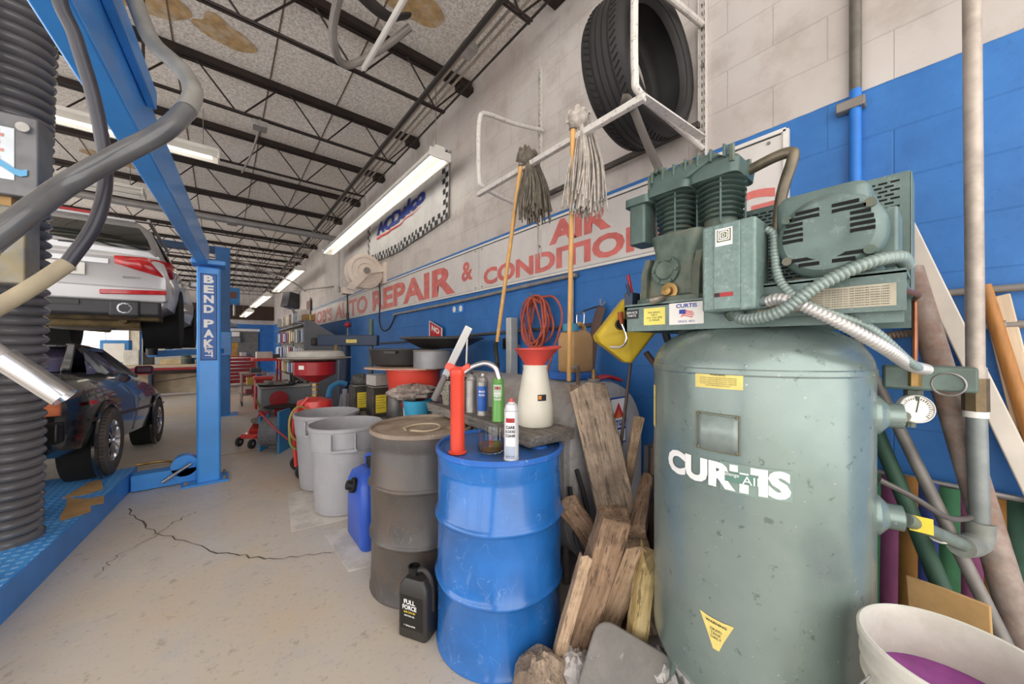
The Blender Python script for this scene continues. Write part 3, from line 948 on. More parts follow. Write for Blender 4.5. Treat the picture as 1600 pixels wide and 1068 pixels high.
# ---- pump
cr = MB()
def ring(z, x0, x1, y0, y1, n=6):
    cx, cy, hx, hy = (x0 + x1) / 2, (y0 + y1) / 2, (x1 - x0) / 2, (y1 - y0) / 2
    r = min(hx, hy) * .35
    out = []
    for sx, sy, a0 in ((1, 1, 0), (-1, 1, 90), (-1, -1, 180), (1, -1, 270)):
        for k in range(n + 1):
            a = math.radians(a0 + 90 * k / n)
            out.append((cx + sx * (hx - r) + r * math.cos(a), cy + sy * (hy - r) + r * math.sin(a), z))
    return out
def loft(mb, rings):
    n = len(rings[0]); vs = [p for r in rings for p in r]
    fs = [(i * n + k, i * n + (k + 1) % n, (i + 1) * n + (k + 1) % n, (i + 1) * n + k) for i in range(len(rings) - 1) for k in range(n)]
    fs += [tuple(range(n))[::-1], tuple((len(rings) - 1) * n + k for k in range(n))]
    mb.add(vs, fs); return mb
loft(cr, [ring(1.487, 1.23, 1.5, .505, .765), ring(1.505, 1.23, 1.5, .505, .765), ring(1.515, 1.25, 1.48, .53, .735), ring(1.6, 1.255, 1.47, .54, .72), ring(1.67, 1.265, 1.46, .555, .7), ring(1.72, 1.265, 1.46, .535, .715), ring(1.74, 1.265, 1.46, .53, .72)])
crank = cr.build('crankcase', GD, ac, sharp=40)
b = MB()
for y in (.535, .725):
    b.prism([(1.235, y - .012, 1.49), (1.245, y - .012, 1.6), (1.27, y - .01, 1.66), (1.27, y + .01, 1.66), (1.245, y + .012, 1.6), (1.235, y + .012, 1.49)], (.1, 0, 0))
build_each(b, 'crankcase_rib', GD, crank)
b = MB().lathe([(0, .016), (.03, .018), (.036, .012), (.05, .012), (.052, 0)], 28, (1.255, .645, 1.603), (-1, 0, 0))
for k in range(6):
    a = math.pi / 3 * k
    b.cyl((1.247, .645 + .042 * math.cos(a), 1.603 + .042 * math.sin(a)), (1.237, .645 + .042 * math.cos(a), 1.603 + .042 * math.sin(a)), .006, n=6)
b.build('bearing_cover', GD, crank)
b = MB().lathe([(.03, 0), (.03, .008), (.016, .01), (.016, .03), (0, .034)], 20, (1.245, .625, 1.525), (-1, 0, 0))
b.build('oil_sight_plug', M['brass'], crank)
MB().tube([(1.235, .64, 1.505), (1.2, .65, 1.495), (1.19, .67, 1.49)], .012, 8).build('drain_elbow', mat('oily_elbow', '#8a8377', .4, .5), crank)
def cylinder(y, zb, zt, x=1.36):
    c = MB(); c.cyl((x, y, zb), (x, y, zt), .052, n=28)
    cy = c.build('cylinder', GD, ac)
    n = 8
    for k in range(n):
        z = zb + .03 + (zt - zb - .035) * k / (n - 1)
        r = .066 + .014 * k / (n - 1)
        MB().lathe([(.045, z - .003), (r, z - .002), (r + .003, z), (r, z + .002), (.045, z + .003)], 36, (x, y, 0)).build('fin', GC, cy)
    b = MB()
    for a in (200, 290, 110, 20):
        a = math.radians(a)
        b.cyl((x + .074 * math.cos(a), y + .074 * math.sin(a), zb), (x + .074 * math.cos(a), y + .074 * math.sin(a), zt), .0035, n=8)
    build_each(b, 'tie_bolt', GC, cy)
cylinder(.655, 1.735, 1.9); cylinder(.505, 1.745, 1.905, 1.37)
hd = MB()
loft(hd, [ring(1.895, 1.265, 1.46, .575, .735), ring(1.915, 1.265, 1.46, .57, .74), ring(1.93, 1.27, 1.455, .575, .735)])
loft(hd, [ring(1.9, 1.285, 1.46, .425, .585), ring(1.945, 1.28, 1.465, .42, .59), ring(1.96, 1.29, 1.455, .43, .6)])
loft(hd, [ring(1.925, 1.27, 1.45, .56, .73), ring(1.965, 1.275, 1.445, .47, .725), ring(1.985, 1.29, 1.43, .49, .715)])
hd.build('cylinder_head', GC, ac, sharp=40)
b = MB()
for k in range(7):
    y = .46 + .042 * k
    b.box(1.272, 1.44, y - .004, y + .004, 1.95, 1.992)
build_each(b, 'head_rib', GC, ac, bevel=.002)
b = MB()
for y in (.44, .57, .6, .725):
    for x in (1.285, 1.44):
        b.cyl((x, y, 1.93), (x, y, 1.985), .009, n=6)
for k in range(5):
    a = 2 * math.pi * k / 5
    b.sphere((1.3 + .016 * math.cos(a), .69 + .016 * math.sin(a), 1.995), .011, 8, 6)
build_each(b, 'head_bolt', GD, ac)
b = MB()
loft(b, [ring(1.735, 1.275, 1.37, .742, .81), ring(1.885, 1.275, 1.37, .742, .81)])
loft(b, [ring(1.885, 1.262, 1.385, .72, .825), ring(1.915, 1.262, 1.385, .72, .825)])
b.build('intake_filter', GC, ac, sharp=40)
MB().tube([(1.4, .43, 1.93), (1.4, .36, 1.945), (1.4, .315, 1.945), (1.4, .305, 1.925), (1.41, .33, 1.85), (1.42, .345, 1.78), (1.43, .36, 1.6)], .017, 12, 5).build('discharge_pipe', mat('heat_browned_pipe', '#6a6152', .4, .5, .25, 18), ac)

# ---- belt guard with slots
gy0, gy1, gz0, gz1, gx = .065, .78, 1.487, 1.838, 1.55
guard = MB()
guard.box(gx, gx + .005, gy0, gy1, gz0, gz1)      # solid panel; the slots are a dark pattern on its face
gback = guard.build('belt_guard', GR, ac)
b = MB()
b.box(gx, gx + .14, gy0 - .004, gy0, gz0, gz1); b.box(gx, gx + .14, gy0, gy1, gz1, gz1 + .004); b.box(gx + .136, gx + .14, gy0, gy1, gz0, gz1)
b.build('guard_rim', GR, gback, bevel=.002)
b = MB()
z = gz0 + .03; r = 0
while z < gz1 - .02:
    y = gy0 + .02 + (.012 if r % 2 else 0)
    while y < gy1 - .035:
        b.box(gx - .0012, gx + .001, y, y + .019, z, z + .0055)
        y += .0255
    z += .0125; r += 1
b.build('guard_slot', mat('slot_black', '#121413', .9), gback)
# ---- motor
mt = MB()
MC = (1.0, .19, 1.605)
mt.lathe([(.0, .0), (.04, .0), (.055, -.006), (.088, -.002), (.103, .012), (.108, .03), (.108, .045), (.1, .05), (.1, .3), (.08, .31), (0, .31)], 48, (1.175, .19, 1.61), (1, 0, 0))
motor = mt.build('motor', GR, ac, sharp=32)
b = MB()
for r0, r1, angs in ((.045, .09, ((25, 75), (105, 155), (205, 250), (290, 335))),):
    for a0, a1 in angs:
        for k in range(6):
            z = .075 - k * .026 if False else 0
for row in (.064, .05, .036, .022, .008, -.006):
    for s in (-1, 1):
        w = math.sqrt(max(.0001, .088 ** 2 - row * row))
        lo = .045 if abs(row) < .04 else .012
        if w - lo > .01:
            b.box(1.168, 1.176, .19 + s * (lo + w) / 2 - (w - lo) / 2, .19 + s * (lo + w) / 2 + (w - lo) / 2, 1.612 + row - .004, 1.612 + row + .004)
for row in (-.058, -.072):
    for s in (-1, 1):
        w = math.sqrt(max(.0001, .09 ** 2 - row * row)); lo = .012
        b.box(1.17, 1.18, .19 + s * (lo + w) / 2 - (w - lo) / 2, .19 + s * (lo + w) / 2 + (w - lo) / 2, 1.612 + row - .0045, 1.612 + row + .0045)
build_each(b, 'vent_slot', mat('slot_black_motor', '#101211', .9), motor)
b = MB()
for a in (35, 145, 215, 325):
    a = math.radians(a)
    b.cyl((1.168, .19 + .096 * math.cos(a), 1.61 + .096 * math.sin(a)), (1.19, .19 + .096 * math.cos(a), 1.61 + .096 * math.sin(a)), .011, n=12)
build_each(b, 'end_bolt', GD, motor)
b = MB(); loft(b, [ring(1.64, 1.2, 1.46, .115, .305), ring(1.725, 1.2, 1.46, .115, .305), ring(1.738, 1.21, 1.45, .125, .295)])
b.build('capacitor_cover', GR, motor, sharp=40)
MB().box(1.26, 1.4, .072, .105, 1.54, 1.67).build('terminal_box', GR, motor, bevel=.006)
MB().box(1.23, 1.45, .11, .27, 1.487, 1.52).build('motor_foot', GD, motor, bevel=.004)
MB().cyl((1.5, .19, 1.61), (1.545, .19, 1.61), .02, n=14).build('shaft', M['galv_dull'], motor)
# ---- starter box
sb = MB().box(1.12, 1.235, .325, .465, 1.43, 1.685).build('starter_box', mat('hammered_green_box', '#71857f', .38, .15, .12, 60, bump=.25, bscale=120, chip=.3, ccol='#a4b1ab'), ac, bevel=.008, seg=3)
MB().box(1.114, 1.122, .362, .43, 1.435, 1.68).build('cover_strip', bpy.data.materials['hammered_green_box'], sb, bevel=.002)
lb = quad(face_x(1.1132, .402, 1.642), .045, .05).build('maker_badge', M['white_print'], sb)
quad(face_x(1.1126, .402, 1.646), .037, .035).build('badge_field', mat('badge_olive', '#6a6a3a', .5), lb)
b = MB()
for w, h in ((.028, .028), (.018, .018)):
    for (c, d) in (((0, h / 2), (w, .003)), ((0, -h / 2), (w, .003)), ((-w / 2, 0), (.003, h)), ((w / 2, 0), (.003, h))):
        fn = face_x(1.112, .402, 1.647)
        b.grid(lambda u, v, c=c, d=d, fn=fn: fn(c[0] + (u - .5) * d[0], c[1] + (v - .5) * d[1]), 1, 1)
build_each(b, 'badge_square', M['white_print'], lb)
text('print', 'D', M['white_print'], lb, face_x(1.1119, .402, 1.647), .009, .01, .02)
quad(face_x(1.1128, .403, 1.477), .05, .012).build('reset_strip', M['red_dark'], sb)
quad(face_x(1.1124, .42, 1.477), .014, .011).build('reset_button', M['ink'], sb)
MB().box(1.235, 1.26, .36, .44, 1.5, 1.56).build('box_mount', GD, sb)
MB().bar((1.18, .4, 1.432), (1.26, .4, 1.4), .05, .02).build('bracket', GD, sb)

# ---- flexible conduit
flexg = mat('green_flex_conduit', '#84928c', .4, .3, .1)
flexs = mat('silver_flex_conduit', '#bfbcb8', .35, .5, .1)
def flex(pts, r, m, name, parent, pitch=.0105):
    P = catmull(pts, 24)
    L = [0]
    for a, b_ in zip(P, P[1:]): L.append(L[-1] + (b_ - a).length)
    n = int(L[-1] / pitch)
    Q, R = [], []
    j = 0
    for k in range(n * 4 + 1):
        s = L[-1] * k / (n * 4)
        while j < len(L) - 2 and L[j + 1] < s: j += 1
        u = (s - L[j]) / max(1e-9, L[j + 1] - L[j])
        Q.append(P[j].lerp(P[j + 1], u)); R.append(r * (1.0, .93, .82, .93)[k % 4])
    N = len(Q)
    return MB().tube(Q, lambda t: R[min(N - 1, int(round(t * (N - 1))))], 12, 0).build(name, m, parent, sharp=60)
flex([(1.17, .385, 1.425), (1.145, .37, 1.408), (1.13, .33, 1.405), (1.12, .27, 1.42), (1.13, .2, 1.475), (1.16, .12, 1.52), (1.21, .07, 1.535), (1.3, .06, 1.53)], .016, flexg, 'flex_conduit', ac)
flex([(1.2, .322, 1.66), (1.2, .305, 1.64), (1.19, .3, 1.58), (1.17, .285, 1.51), (1.155, .25, 1.46), (1.165, .2, 1.42), (1.24, .12, 1.375), (1.36, .06, 1.29), (1.5, .04, 1.262)], .0115, flexg, 'flex_conduit', ac)
flex([(1.165, .315, 1.45), (1.15, .28, 1.455), (1.15, .235, 1.435), (1.19, .15, 1.375), (1.27, .09, 1.32), (1.4, .06, 1.28), (1.5, .035, 1.265)], .016, flexs, 'flex_conduit', ac)
MB().cyl((1.17, .325, 1.45), (1.163, .305, 1.452), .021, n=14).build('conduit_fitting', M['chrome'], ac)
MB().cyl((1.165, .398, 1.432), (1.168, .388, 1.41), .02, n=14).build('conduit_fitting', GD, ac)
# ---- pressure switch and gauge on an elbow from the upper port
sw = MB().boxc((1.58, .035, 1.238), (.09, .175, .068), (0, 0, .1)).build('pressure_switch', mat('switch_green', '#5b6f67', .4, .1, .2, 12, dirt=.3), ac, bevel=.006)
MB().lathe([(.028, 0), (.03, .004), (.033, 0)], 24, (1.536, -.005, 1.225), (-1, 0, 0)).build('cover_ring', M['galv'], sw)
MB().tube([(1.2, .065, 1.46), (1.4, .045, 1.462), (1.52, .055, 1.462), (1.535, .055, 1.44), (1.53, .055, 1.3), (1.53, .055, 1.24)], .0065, 8, 4).build('copper_line', M['copper'], ac)
MB().cyl((1.53, .055, 1.215), (1.53, .055, 1.265), .013, n=6).build('compression_nut', M['brass'], ac)
g = MB().lathe([(0, 0), (.04, 0), (.042, .008), (.04, .022), (.037, .024), (.037, .018), (0, .018)], 32, (1.578, .062, 1.145), Vector((-.82, -.5, .1)).normalized()).build('pressure_gauge', M['white_enamel'], ac)
dn = Vector((-.82, -.5, .1)).normalized()
gc = Vector((1.578, .062, 1.145)) + dn * .0195
b = MB(); e1 = dn.cross(Vector((0, 0, 1))).normalized(); e2 = e1.cross(dn)
for k in range(25):
    a = math.radians(-45 + 270 * k / 24)
    q = Vector((0, 0, 0)) + e1 * math.cos(a) + e2 * math.sin(a)
    b.bar(gc + q * .027, gc + q * (.032 if k % 4 else .035), .0014, .001, dn)
b.bar(gc - e2 * .01 + e1 * .002, gc + e2 * .026 - e1 * .006, .002, .001, dn)
b.build('gauge_markings', M['ink'], g)
MB().tube([(1.585, .066, 1.205), (1.586, .067, 1.09)], .013, 10).build('gauge_stem', GD, ac)
MB().tube([pA - Vector((0, 0, 0)), (1.53, .09, 1.13), (1.565, .075, 1.118), (1.585, .067, 1.12), (1.586, .067, 1.16)], .0145, 10, 5).build('gauge_elbow', GD, ac)
MB().cyl((1.582, .06, 1.2), (1.582, .06, 1.17), .02, n=6).build('gauge_nut', GD, ac)
# small drain line
MB().tube([(1.52, .125, .93), (1.56, .06, .89), (1.64, .0, .83), (1.8, -.04, .79), (1.9, -.06, .78)], .008, 8).build('drain_line', mat('dark_line', '#56504b', .5), ac)
quad(on_tank(278, .95), .03, .04, 2, 1).build('tag', M['paper_white'], ac)

# ================================================================== galvanised riser pipe at the right
rp = thing('riser_pipe', 'tall galvanised pipe with a brass union and bottom elbow right of the tank', 'pipe', (1.86, -.05, .7))
px = mat('painted_riser', '#b3a79b', .5, .2, .12, 14, dirt=.3)
MB().cyl((1.90, -.045, CZ), (1.885, -.062, 1.2), .0205, n=18).build('upper_length', px, rp)
MB().cyl((1.885, -.062, 1.2), (1.87, -.07, .74), .0225, n=18).build('lower_length', mat('grey_riser', '#7f8481', .45, .2, .15, 12), rp)
MB().cyl((1.885, -.062, 1.12), (1.886, -.061, 1.225), .029, n=8).build('union', mat('dull_brass', '#6f5f45', .5, .5, .2, 20), rp)
MB().cyl((1.885, -.062, 1.1), (1.885, -.062, 1.12), .027, n=18).build('tape_wrap', M['paper_white'], rp)
MB().cyl((1.887, -.06, 1.22), (1.888, -.06, 1.26), .026, n=18).build('coupling', px, rp)
MB().tube([(1.87, -.07, .77), (1.868, -.07, .73), (1.86, -.065, .71), (1.82, -.05, .705), (1.76, -.03, .715)], .033, 14, 4).build('elbow', mat('grey_elbow', '#85877f', .5, .2, .2, 12), rp)
MB().cyl((1.78, -.04, .712), pB, .019, n=14).build('branch', mat('branch_green', '#6f7a70', .45, .2, .2, 12), rp)
MB().boxc((1.527, .043, .826), (.004, .045, .042), (0, .28, .1)).build('yellow_tag', M['bright_yellow'], rp)
MB().cyl((1.66, .015, .765), (1.675, .008, .758), .0215, n=14).build('tape_wrap', M['paper_white'], rp)
# ================================================================== drums, timber and things close to the camera
def drum(loc, lab, paint, top_m, rim_m, r=.287, h=.876, dents=0):
    x, y = loc
    t = thing('oil_drum', lab, 'drum', (x, y, 0))
    prof = [(r - .012, .012), (r, 0), (r + .006, .004), (r + .006, .014), (r, .02)]
    def hoop(z, a=.012, w=.02):
        return [(r, z - w), (r + a * .5, z - w * .55), (r + a, z - .004), (r + a, z + .004), (r + a * .5, z + w * .55), (r, z + w)]
    prof += hoop(.3) + hoop(.585) + [(r, .77), (r - .003, .78), (r, .79), (r, .855)]
    b = MB().lathe(prof, 72)
    if dents:
        for i, p in enumerate(b.v):
            a = math.atan2(p.y, p.x)
            k = .004 * math.sin(a * 3 + p.z * 6) * math.sin(p.z * 5) + .0025 * math.sin(a * 7 - p.z * 11)
            if .03 < p.z < .83:
                q = math.hypot(p.x, p.y); b.v[i] = Vector((p.x * (q + k) / q, p.y * (q + k) / q, p.z))
    b.build('shell', paint, t, world=False, sharp=50)
    MB().lathe([(r, .85), (r + .008, .855), (r + .009, .87), (r + .004, .876), (r - .006, .874), (r - .008, .86)], 72, loop=True).build('rim', rim_m, t, world=False)
    MB().lathe([(r - .006, .862), (r - .03, .858), (r - .035, .862), (.12, .863), (0, .863)], 64).build('lid', top_m, t, world=False)
    MB().lathe([(.04, .862), (.04, .87), (.03, .873), (0, .873)], 20, (.12, -.14, 0)).build('bung', rim_m, t, world=False)
    return t
def scuffed(name, base, mark, rough, amt=.5, coat=0, stain=None):
    t = NT(name)
    v = t.noise(4, 5, .6)
    c = t.mix(t.ramp(v, .36, .64), scl(lin(base), .82), scl(lin(base), 1.15))
    s = t.noise(9, 6, .75, vec=t.scalevec(1, 1, .5), dist=1.5)
    ln = t.math('LESS_THAN', t.math('ABSOLUTE', t.math('SUBTRACT', t.noise(5, 2, .5, dist=2.5), .5)), .005)
    ms = t.ramp(t.noise(7, 3), .52, .6)
    c = t.mix(t.math('MULTIPLY', t.math('MULTIPLY', ln, ms), amt), c, lin(mark))
    c = t.mix(t.math('MULTIPLY', t.ramp(s, .62, .66), amt * .6), c, lin(mark))
    if stain:
        c = t.mix(t.math('MULTIPLY', t.ramp(t.noise(6, 6, .7), .47, .6), .7), c, lin(stain))
    t.l(c, t.b.inputs['Base Color'])
    t.l(t.ramp(v, .3, .7, (rough * .8,) * 3 + (1,), (rough * 1.25,) * 3 + (1,)), t.b.inputs['Roughness'])
    t.b.inputs['Coat Weight'].default_value = coat
    return t.m
blue_drum_m = scuffed('scuffed_blue_drum', '#2468b2', '#86a9d6', .22, .35, .3)
black_drum_m = scuffed('scuffed_black_drum', '#4f4a47', '#8a8078', .38, .4, 0, '#5d4f44')
lid_m = scuffed('dirty_lid', '#9a8a78', '#cfc4b4', .5, .4, 0, '#6f5c48')
rim_w = scuffed('worn_rim', '#8b7b6c', '#c8beb2', .45, .5)
drum((1.02, 1.337), 'bright blue steel drum, nearest in the row, with a red pump on its lid', blue_drum_m, scuffed('blue_lid', '#2a5fa8', '#a9b4c0', .35, .4, 0, '#48566a'), scuffed('blue_rim', '#2f67b8', '#b6c3d8', .35, .4), dents=1)
drum((.916, 1.934), 'scuffed black steel drum with a dirty tan lid behind the blue drum', black_drum_m, lid_m, rim_w, dents=1)
o = MB().tube([(.80, 1.85, .868), (.86, 1.78, .868), (.95, 1.8, .87), (.98, 1.9, .87), (.9, 1.96, .87), (.8, 1.93, .869), (.78, 1.87, .872)], .006, 6).build('wire_loop', mat('pale_cord', '#b9a88e', .8))
tag(o, 'loop of pale cord lying on the tan lid of the black drum', 'cord')

# ---- grey trash cans
def brute(loc, lab, rz):
    t = thing('trash_can', lab, 'trash can', (loc[0], loc[1], .006), rz, 'grey trash cans')
    r0, r1, h = .232, .272, .685
    rr = lambda z: r0 + (r1 - r0) * z / h
    prof = [(0, .004), (r0 - .02, 0), (r0, .012), (rr(.5), .5), (rr(.5) + .008, .505), (rr(.66) + .008, .655), (rr(.66) + .018, .66), (rr(.68) + .018, .685), (rr(.68) + .004, .688), (rr(.66), .66), (rr(.5) - .004, .5), (r0 - .006, .03), (0, .03)]
    MB().lathe(prof, 64).build('bin', M['grey_plastic'], t, world=False, sharp=40)
    for s in (-1, 1):
        b = MB()
        for y in (-.085, .085):
            b.prism([(s * (rr(.5) + .004), y - .008, .515), (s * (rr(.64) + .004), y - .003, .65), (s * (rr(.64) + .03), y, .65), (s * (rr(.5) + .03), y, .52)], (0, .012, 0))
        b.boxc((s * (rr(.52) + .016), 0, .52), (.03, .19, .022))
        b.build('handle', M['grey_plastic'], t, world=False, bevel=.003)
    return t
brute((.812, 3.17), 'grey plastic trash can standing right behind the black drum', math.radians(72))
brute((.80, 3.80), 'grey plastic trash can farther back, beside the red oil drain', math.radians(60))
sheet = mat('white_soiled_sheet', '#d6d0c8', .8, 0, .06, 6, dirt=.35, dcol='#8d8478')
def flat_sheet(pts, lab, z=.002):
    o = MB().prism([(p[0], p[1], z) for p in pts], (0, 0, .004)).build('paper_sheet', sheet)
    tag(o, lab, 'sheet', 'paper sheets on the floor')
flat_sheet([(.459, 3.72), (.9, 3.72), (1.05, 2.95), (.737, 2.905), (.389, 2.961)], 'dirty white sheet on the floor under the grey trash cans')
flat_sheet([(.568, 2.77), (.95, 2.76), (.85, 2.2), (.67, 2.2), (.583, 2.226)], 'dirty white sheet on the floor under the blue jug')
# ---- blue jug
t = thing('plastic_jug', 'blue plastic water jug squeezed between trash can and black drum', 'jug', (.81, 2.5, .006))
jm = mat('blue_jug_plastic', '#2f55b5', .35, 0, .08, 6)
b = MB(); loft(b, [ring(.008, .70, .93, 2.35, 2.69), ring(.03, .69, .94, 2.34, 2.70), ring(.4, .69, .94, 2.34, 2.70), ring(.46, .71, .92, 2.37, 2.67), ring(.5, .76, .87, 2.43, 2.6)])
b.build('body', jm, t, sharp=50, bevel=.004)
MB().lathe([(.04, .49), (.04, .53), (.048, .53), (.048, .565), (.0, .57)], 20, (.815, 2.5, 0)).build('cap', M['black_gloss'], t)
MB().lathe([(.05, 0), (.05, .02), (.035, .025), (.03, .05), (0, .05)], 20, (.69, 2.5, .40), (-1, 0, .3)).build('spout_cap', M['black_gloss'], t)
MB().tube([(.815, 2.62, .47), (.815, 2.66, .53), (.815, 2.56, .57), (.815, 2.5, .54)], .014, 8).build('handle', jm, t)
# ---- black oil jug
t = thing('oil_jug', 'black one-gallon oil jug standing on the floor against the drums', 'oil jug', (.715, 1.555, 0), math.radians(-60))
b = MB()
loft(b, [ring(z, -sx, sx, -sy, sy) for z, sx, sy in ((0, .07, .05), (.01, .078, .058), (.2, .078, .058), (.235, .074, .054), (.265, .05, .042))])
ob = b.build('body', mat('charcoal_jug_plastic', '#35322f', .42, 0, .1), t, world=False, sharp=45)
MB().lathe([(.026, .262), (.024, .285), (.028, .285), (.028, .3), (.022, .302), (.02, .285), (0, .285)], 20, (-.028, 0, 0)).build('neck', M['black_gloss'], t, world=False)
MB().tube([(-.005, 0, .285), (.03, 0, .292), (.062, 0, .26), (.072, 0, .2), (.074, 0, .12)], .013, 10).build('handle', bpy.data.materials['charcoal_jug_plastic'], t, world=False)
lf = lambda x, z0: (lambda u, v: (x + u, -.0592, z0 + v))
fn = lambda u, v: (u, -.0588, .125 + v)
lb = quad(fn, .12, .15).build('label', mat('oil_label_black', '#1d1b1a', .4), t, world=False)
for body, z, w, h, mm in (('FULL', .172, .06, .021, M['white_print']), ('FORCE', .147, .075, .021, M['white_print']), ('SAE 5W-30', .126, .06, .009, M['bright_yellow']), ('MOTOR OIL', .11, .055, .007, M['white_print']), ('1 GALLON', .066, .06, .007, M['white_print'])):
    text('print', body, mm, lb, (lambda z: lambda u, v: (u - .01, -.0596, z + v))(z), w, h, .03, world=False)

# ---- plank over the drums and the things on it
def wood(name, a, b_, dark, s=1):
    t = NT(name)
    v = t.scalevec(16, 16, 1.1)
    g = t.noise(3.2 * s, 6, .65, vec=v, dist=.6); f = t.noise(5, 5, .65); k = t.noise(14, 5, .7, vec=t.scalevec(6, 6, .7))
    c = t.mix(t.ramp(g, .38, .62), lin(a), lin(b_))
    c = t.mix(t.math('MULTIPLY', t.ramp(f, .45, .6), .7), c, lin(dark))
    c = t.mix(t.math('MULTIPLY', t.ramp(k, .55, .62), .75), c, scl(lin(dark), .5))
    t.l(c, t.b.inputs['Base Color']); t.b.inputs['Roughness'].default_value = .85
    t.bump(g, .5, .004)
    return t.m
W = {'grey': wood('weathered_grey_timber', '#8a7967', '#b8a18a', '#66574a'), 'brown': wood('rough_brown_timber', '#7d634c', '#a88a6f', '#4a382a'),
     'tan': wood('tan_timber', '#9c7f62', '#c0a588', '#6c543d'), 'yellow': wood('yellowish_split_timber', '#a88f5c', '#cdb684', '#6c5533'),
     'dark': wood('dark_timber', '#6a5342', '#93785f', '#40301f'), 'slate': wood('grey_plank', '#6e6861', '#8d867e', '#55504a')}
def timber(name, lab, cat, p0, p1, w, th, m, facing=(-.63, -.77, 0), group=None, chip=.006, bevel=.004):
    p0, p1 = Vector(p0), Vector(p1)
    d = (p1 - p0); L = d.length; d.normalize()
    n = Vector(facing); n = (n - d * n.dot(d)).normalized()
    a = n.cross(d)
    b = MB(); nz = 8
    vs, fs = [], []
    for i in range(nz + 1):
        z = L * i / nz
        for sx, sy in ((-1, -1), (0, -1.02), (1, -1), (1, 1), (0, 1.02), (-1, 1)):
            e = chip * (2.0 if i in (0, nz) else .6)
            vs.append((sx * w / 2 + random.uniform(-e, e) * .5, sy * th / 2 + random.uniform(-e, e) * .3, z + (random.uniform(-e, e) * 2.2 if i in (0, nz) else 0)))
    k = 6
    for i in range(nz):
        for j in range(k):
            fs.append((i * k + j, i * k + (j + 1) % k, (i + 1) * k + (j + 1) % k, (i + 1) * k + j))
    fs += [tuple(range(k))[::-1], tuple(nz * k + j for j in range(k))]
    b.add(vs, fs)
    o = b.build(name, m, None, world=False, bevel=bevel, sharp=30)
    o.matrix_world = Matrix.Translation(p0) @ Matrix((a, n, d)).transposed().to_4x4()
    return tag(o, lab, cat, group)
timber('plank', 'dark grey plank lying across the two drums with bottles on it', 'plank', (1.19, 1.14, .905), (1.255, 2.3, .905), .27, .052, W['slate'], (0, 0, 1))
GRP = 'timber offcuts leaning by the drums'
timber('timber_plank', 'wide weathered plank leaning upright against the grey oil tank', 'timber', (1.5, .87, .01), (1.415, 1.135, 1.14), .185, .042, W['grey'], group=GRP)
timber('timber_baulk', 'thick rough beam leaning beside the blue drum, darkest face forward', 'timber', (1.085, .975, .01), (1.25, .855, .65), .115, .09, W['brown'], group=GRP)
timber('timber_baulk', 'tan beam leaning to the right of the thick rough beam, shorter than it', 'timber', (1.255, .97, .01), (1.315, .80, .53), .1, .085, W['tan'], group=GRP)
timber('timber_strip', 'narrow board leaning against the blue drum, left of the rough beam', 'timber', (.985, .975, .0), (1.115, .90, .50), .045, .05, W['tan'], group=GRP)
timber('timber_offcut', 'brown offcut poking out between blue drum and wide plank', 'timber', (1.60, 1.03, .1), (1.24, 1.1, .6), .1, .06, W['brown'], group=GRP)
timber('timber_offcut', 'dark offcut lying with its pale cut end forward, left of the tank', 'timber', (1.3, .79, .575), (1.58, .9, .685), .06, .07, W['dark'], (0, 0, 1), group=GRP)
timber('timber_post', 'short reddish upright post under the dark offcut, left of the tank', 'timber', (1.40, .87, 0), (1.40, .87, .56), .09, .08, W['brown'], group=GRP)
timber('timber_split', 'yellowish split timber standing close against the green tank', 'timber', (1.2, .765, .02), (1.3, .745, .50), .06, .06, W['yellow'], group=GRP, chip=.014)
timber('timber_strip', 'thin strip of wood leaning on the oil tank near the round end', 'timber', (1.485, 1.09, .0), (1.577, .95, .975), .045, .025, W['tan'], group=GRP)
o = MB().sphere((.925, .955, .09), .1, 14, 10, (1.0, 1.05, .9)).jitter(.014).build('wood_stump', W['grey'], sharp=25)
tag(o, 'chunky broken stump of wood on the floor beneath the blue drum', 'stump')
# grey slab
t = NT('chalky_grey_slab'); c = t.mix(t.ramp(t.noise(5, 6, .7), .35, .65), lin('#6d6a66'), lin('#86817b'))
c = t.mix(t.math('MULTIPLY', t.ramp(t.noise(24, 4, .7), .64, .7), .6), c, lin('#a9a49c')); t.l(c, t.b.inputs['Base Color']); t.b.inputs['Roughness'].default_value = .7; t.bump(t.noise(30, 4), .3, .004)
slab_m = t.m
b = MB()
ou = []
for sx, sy, a0 in ((1, 1, 0), (-1, 1, 90), (-1, -1, 180), (1, -1, 270)):
    for k in range(6):
        a = math.radians(a0 + 90 * k / 5); ou.append((sx * .09 + .06 * math.cos(a), sy * .13 + .06 * math.sin(a)))
b.prism([(x, y, -.015) for x, y in ou], (0, 0, .03))
o = b.build('grey_slab', slab_m, None, world=False, bevel=.008, seg=3)
nrm = Vector((-.5, -.42, .76)).normalized(); yy = Vector((.60, .12, .55)); yy = (yy - nrm * yy.dot(nrm)).normalized()
o.matrix_world = Matrix.Translation((1.045, .685, .135)) @ Matrix((yy.cross(nrm), yy, nrm)).transposed().to_4x4()
tag(o, 'dusty dark grey slab with rounded corners lying tilted on the scrap wood pile', 'slab')
bag_m = mat('crumpled_white_bag', '#c9c3bf', .45, 0, .06, 8, coat=.2)
def bag(c, r, lab, seed):
    rnd = random.Random(seed)
    b = MB().sphere(c, r, 22, 16, (1, 1.1, .85))
    b.v = [p + (p - Vector(c)) * rnd.uniform(-.2, .14) for p in b.v]
    o = b.build('plastic_bag', bag_m, sharp=10)
    tag(o, lab, 'plastic bag', 'crumpled bags in the scrap pile')
    return o
bag((1.045, .885, .085), .085, 'crumpled white plastic bag between stump and grey lid', 2)
bag((1.22, .62, .11), .125, 'crumpled white plastic bag at the foot of the green tank', 5)
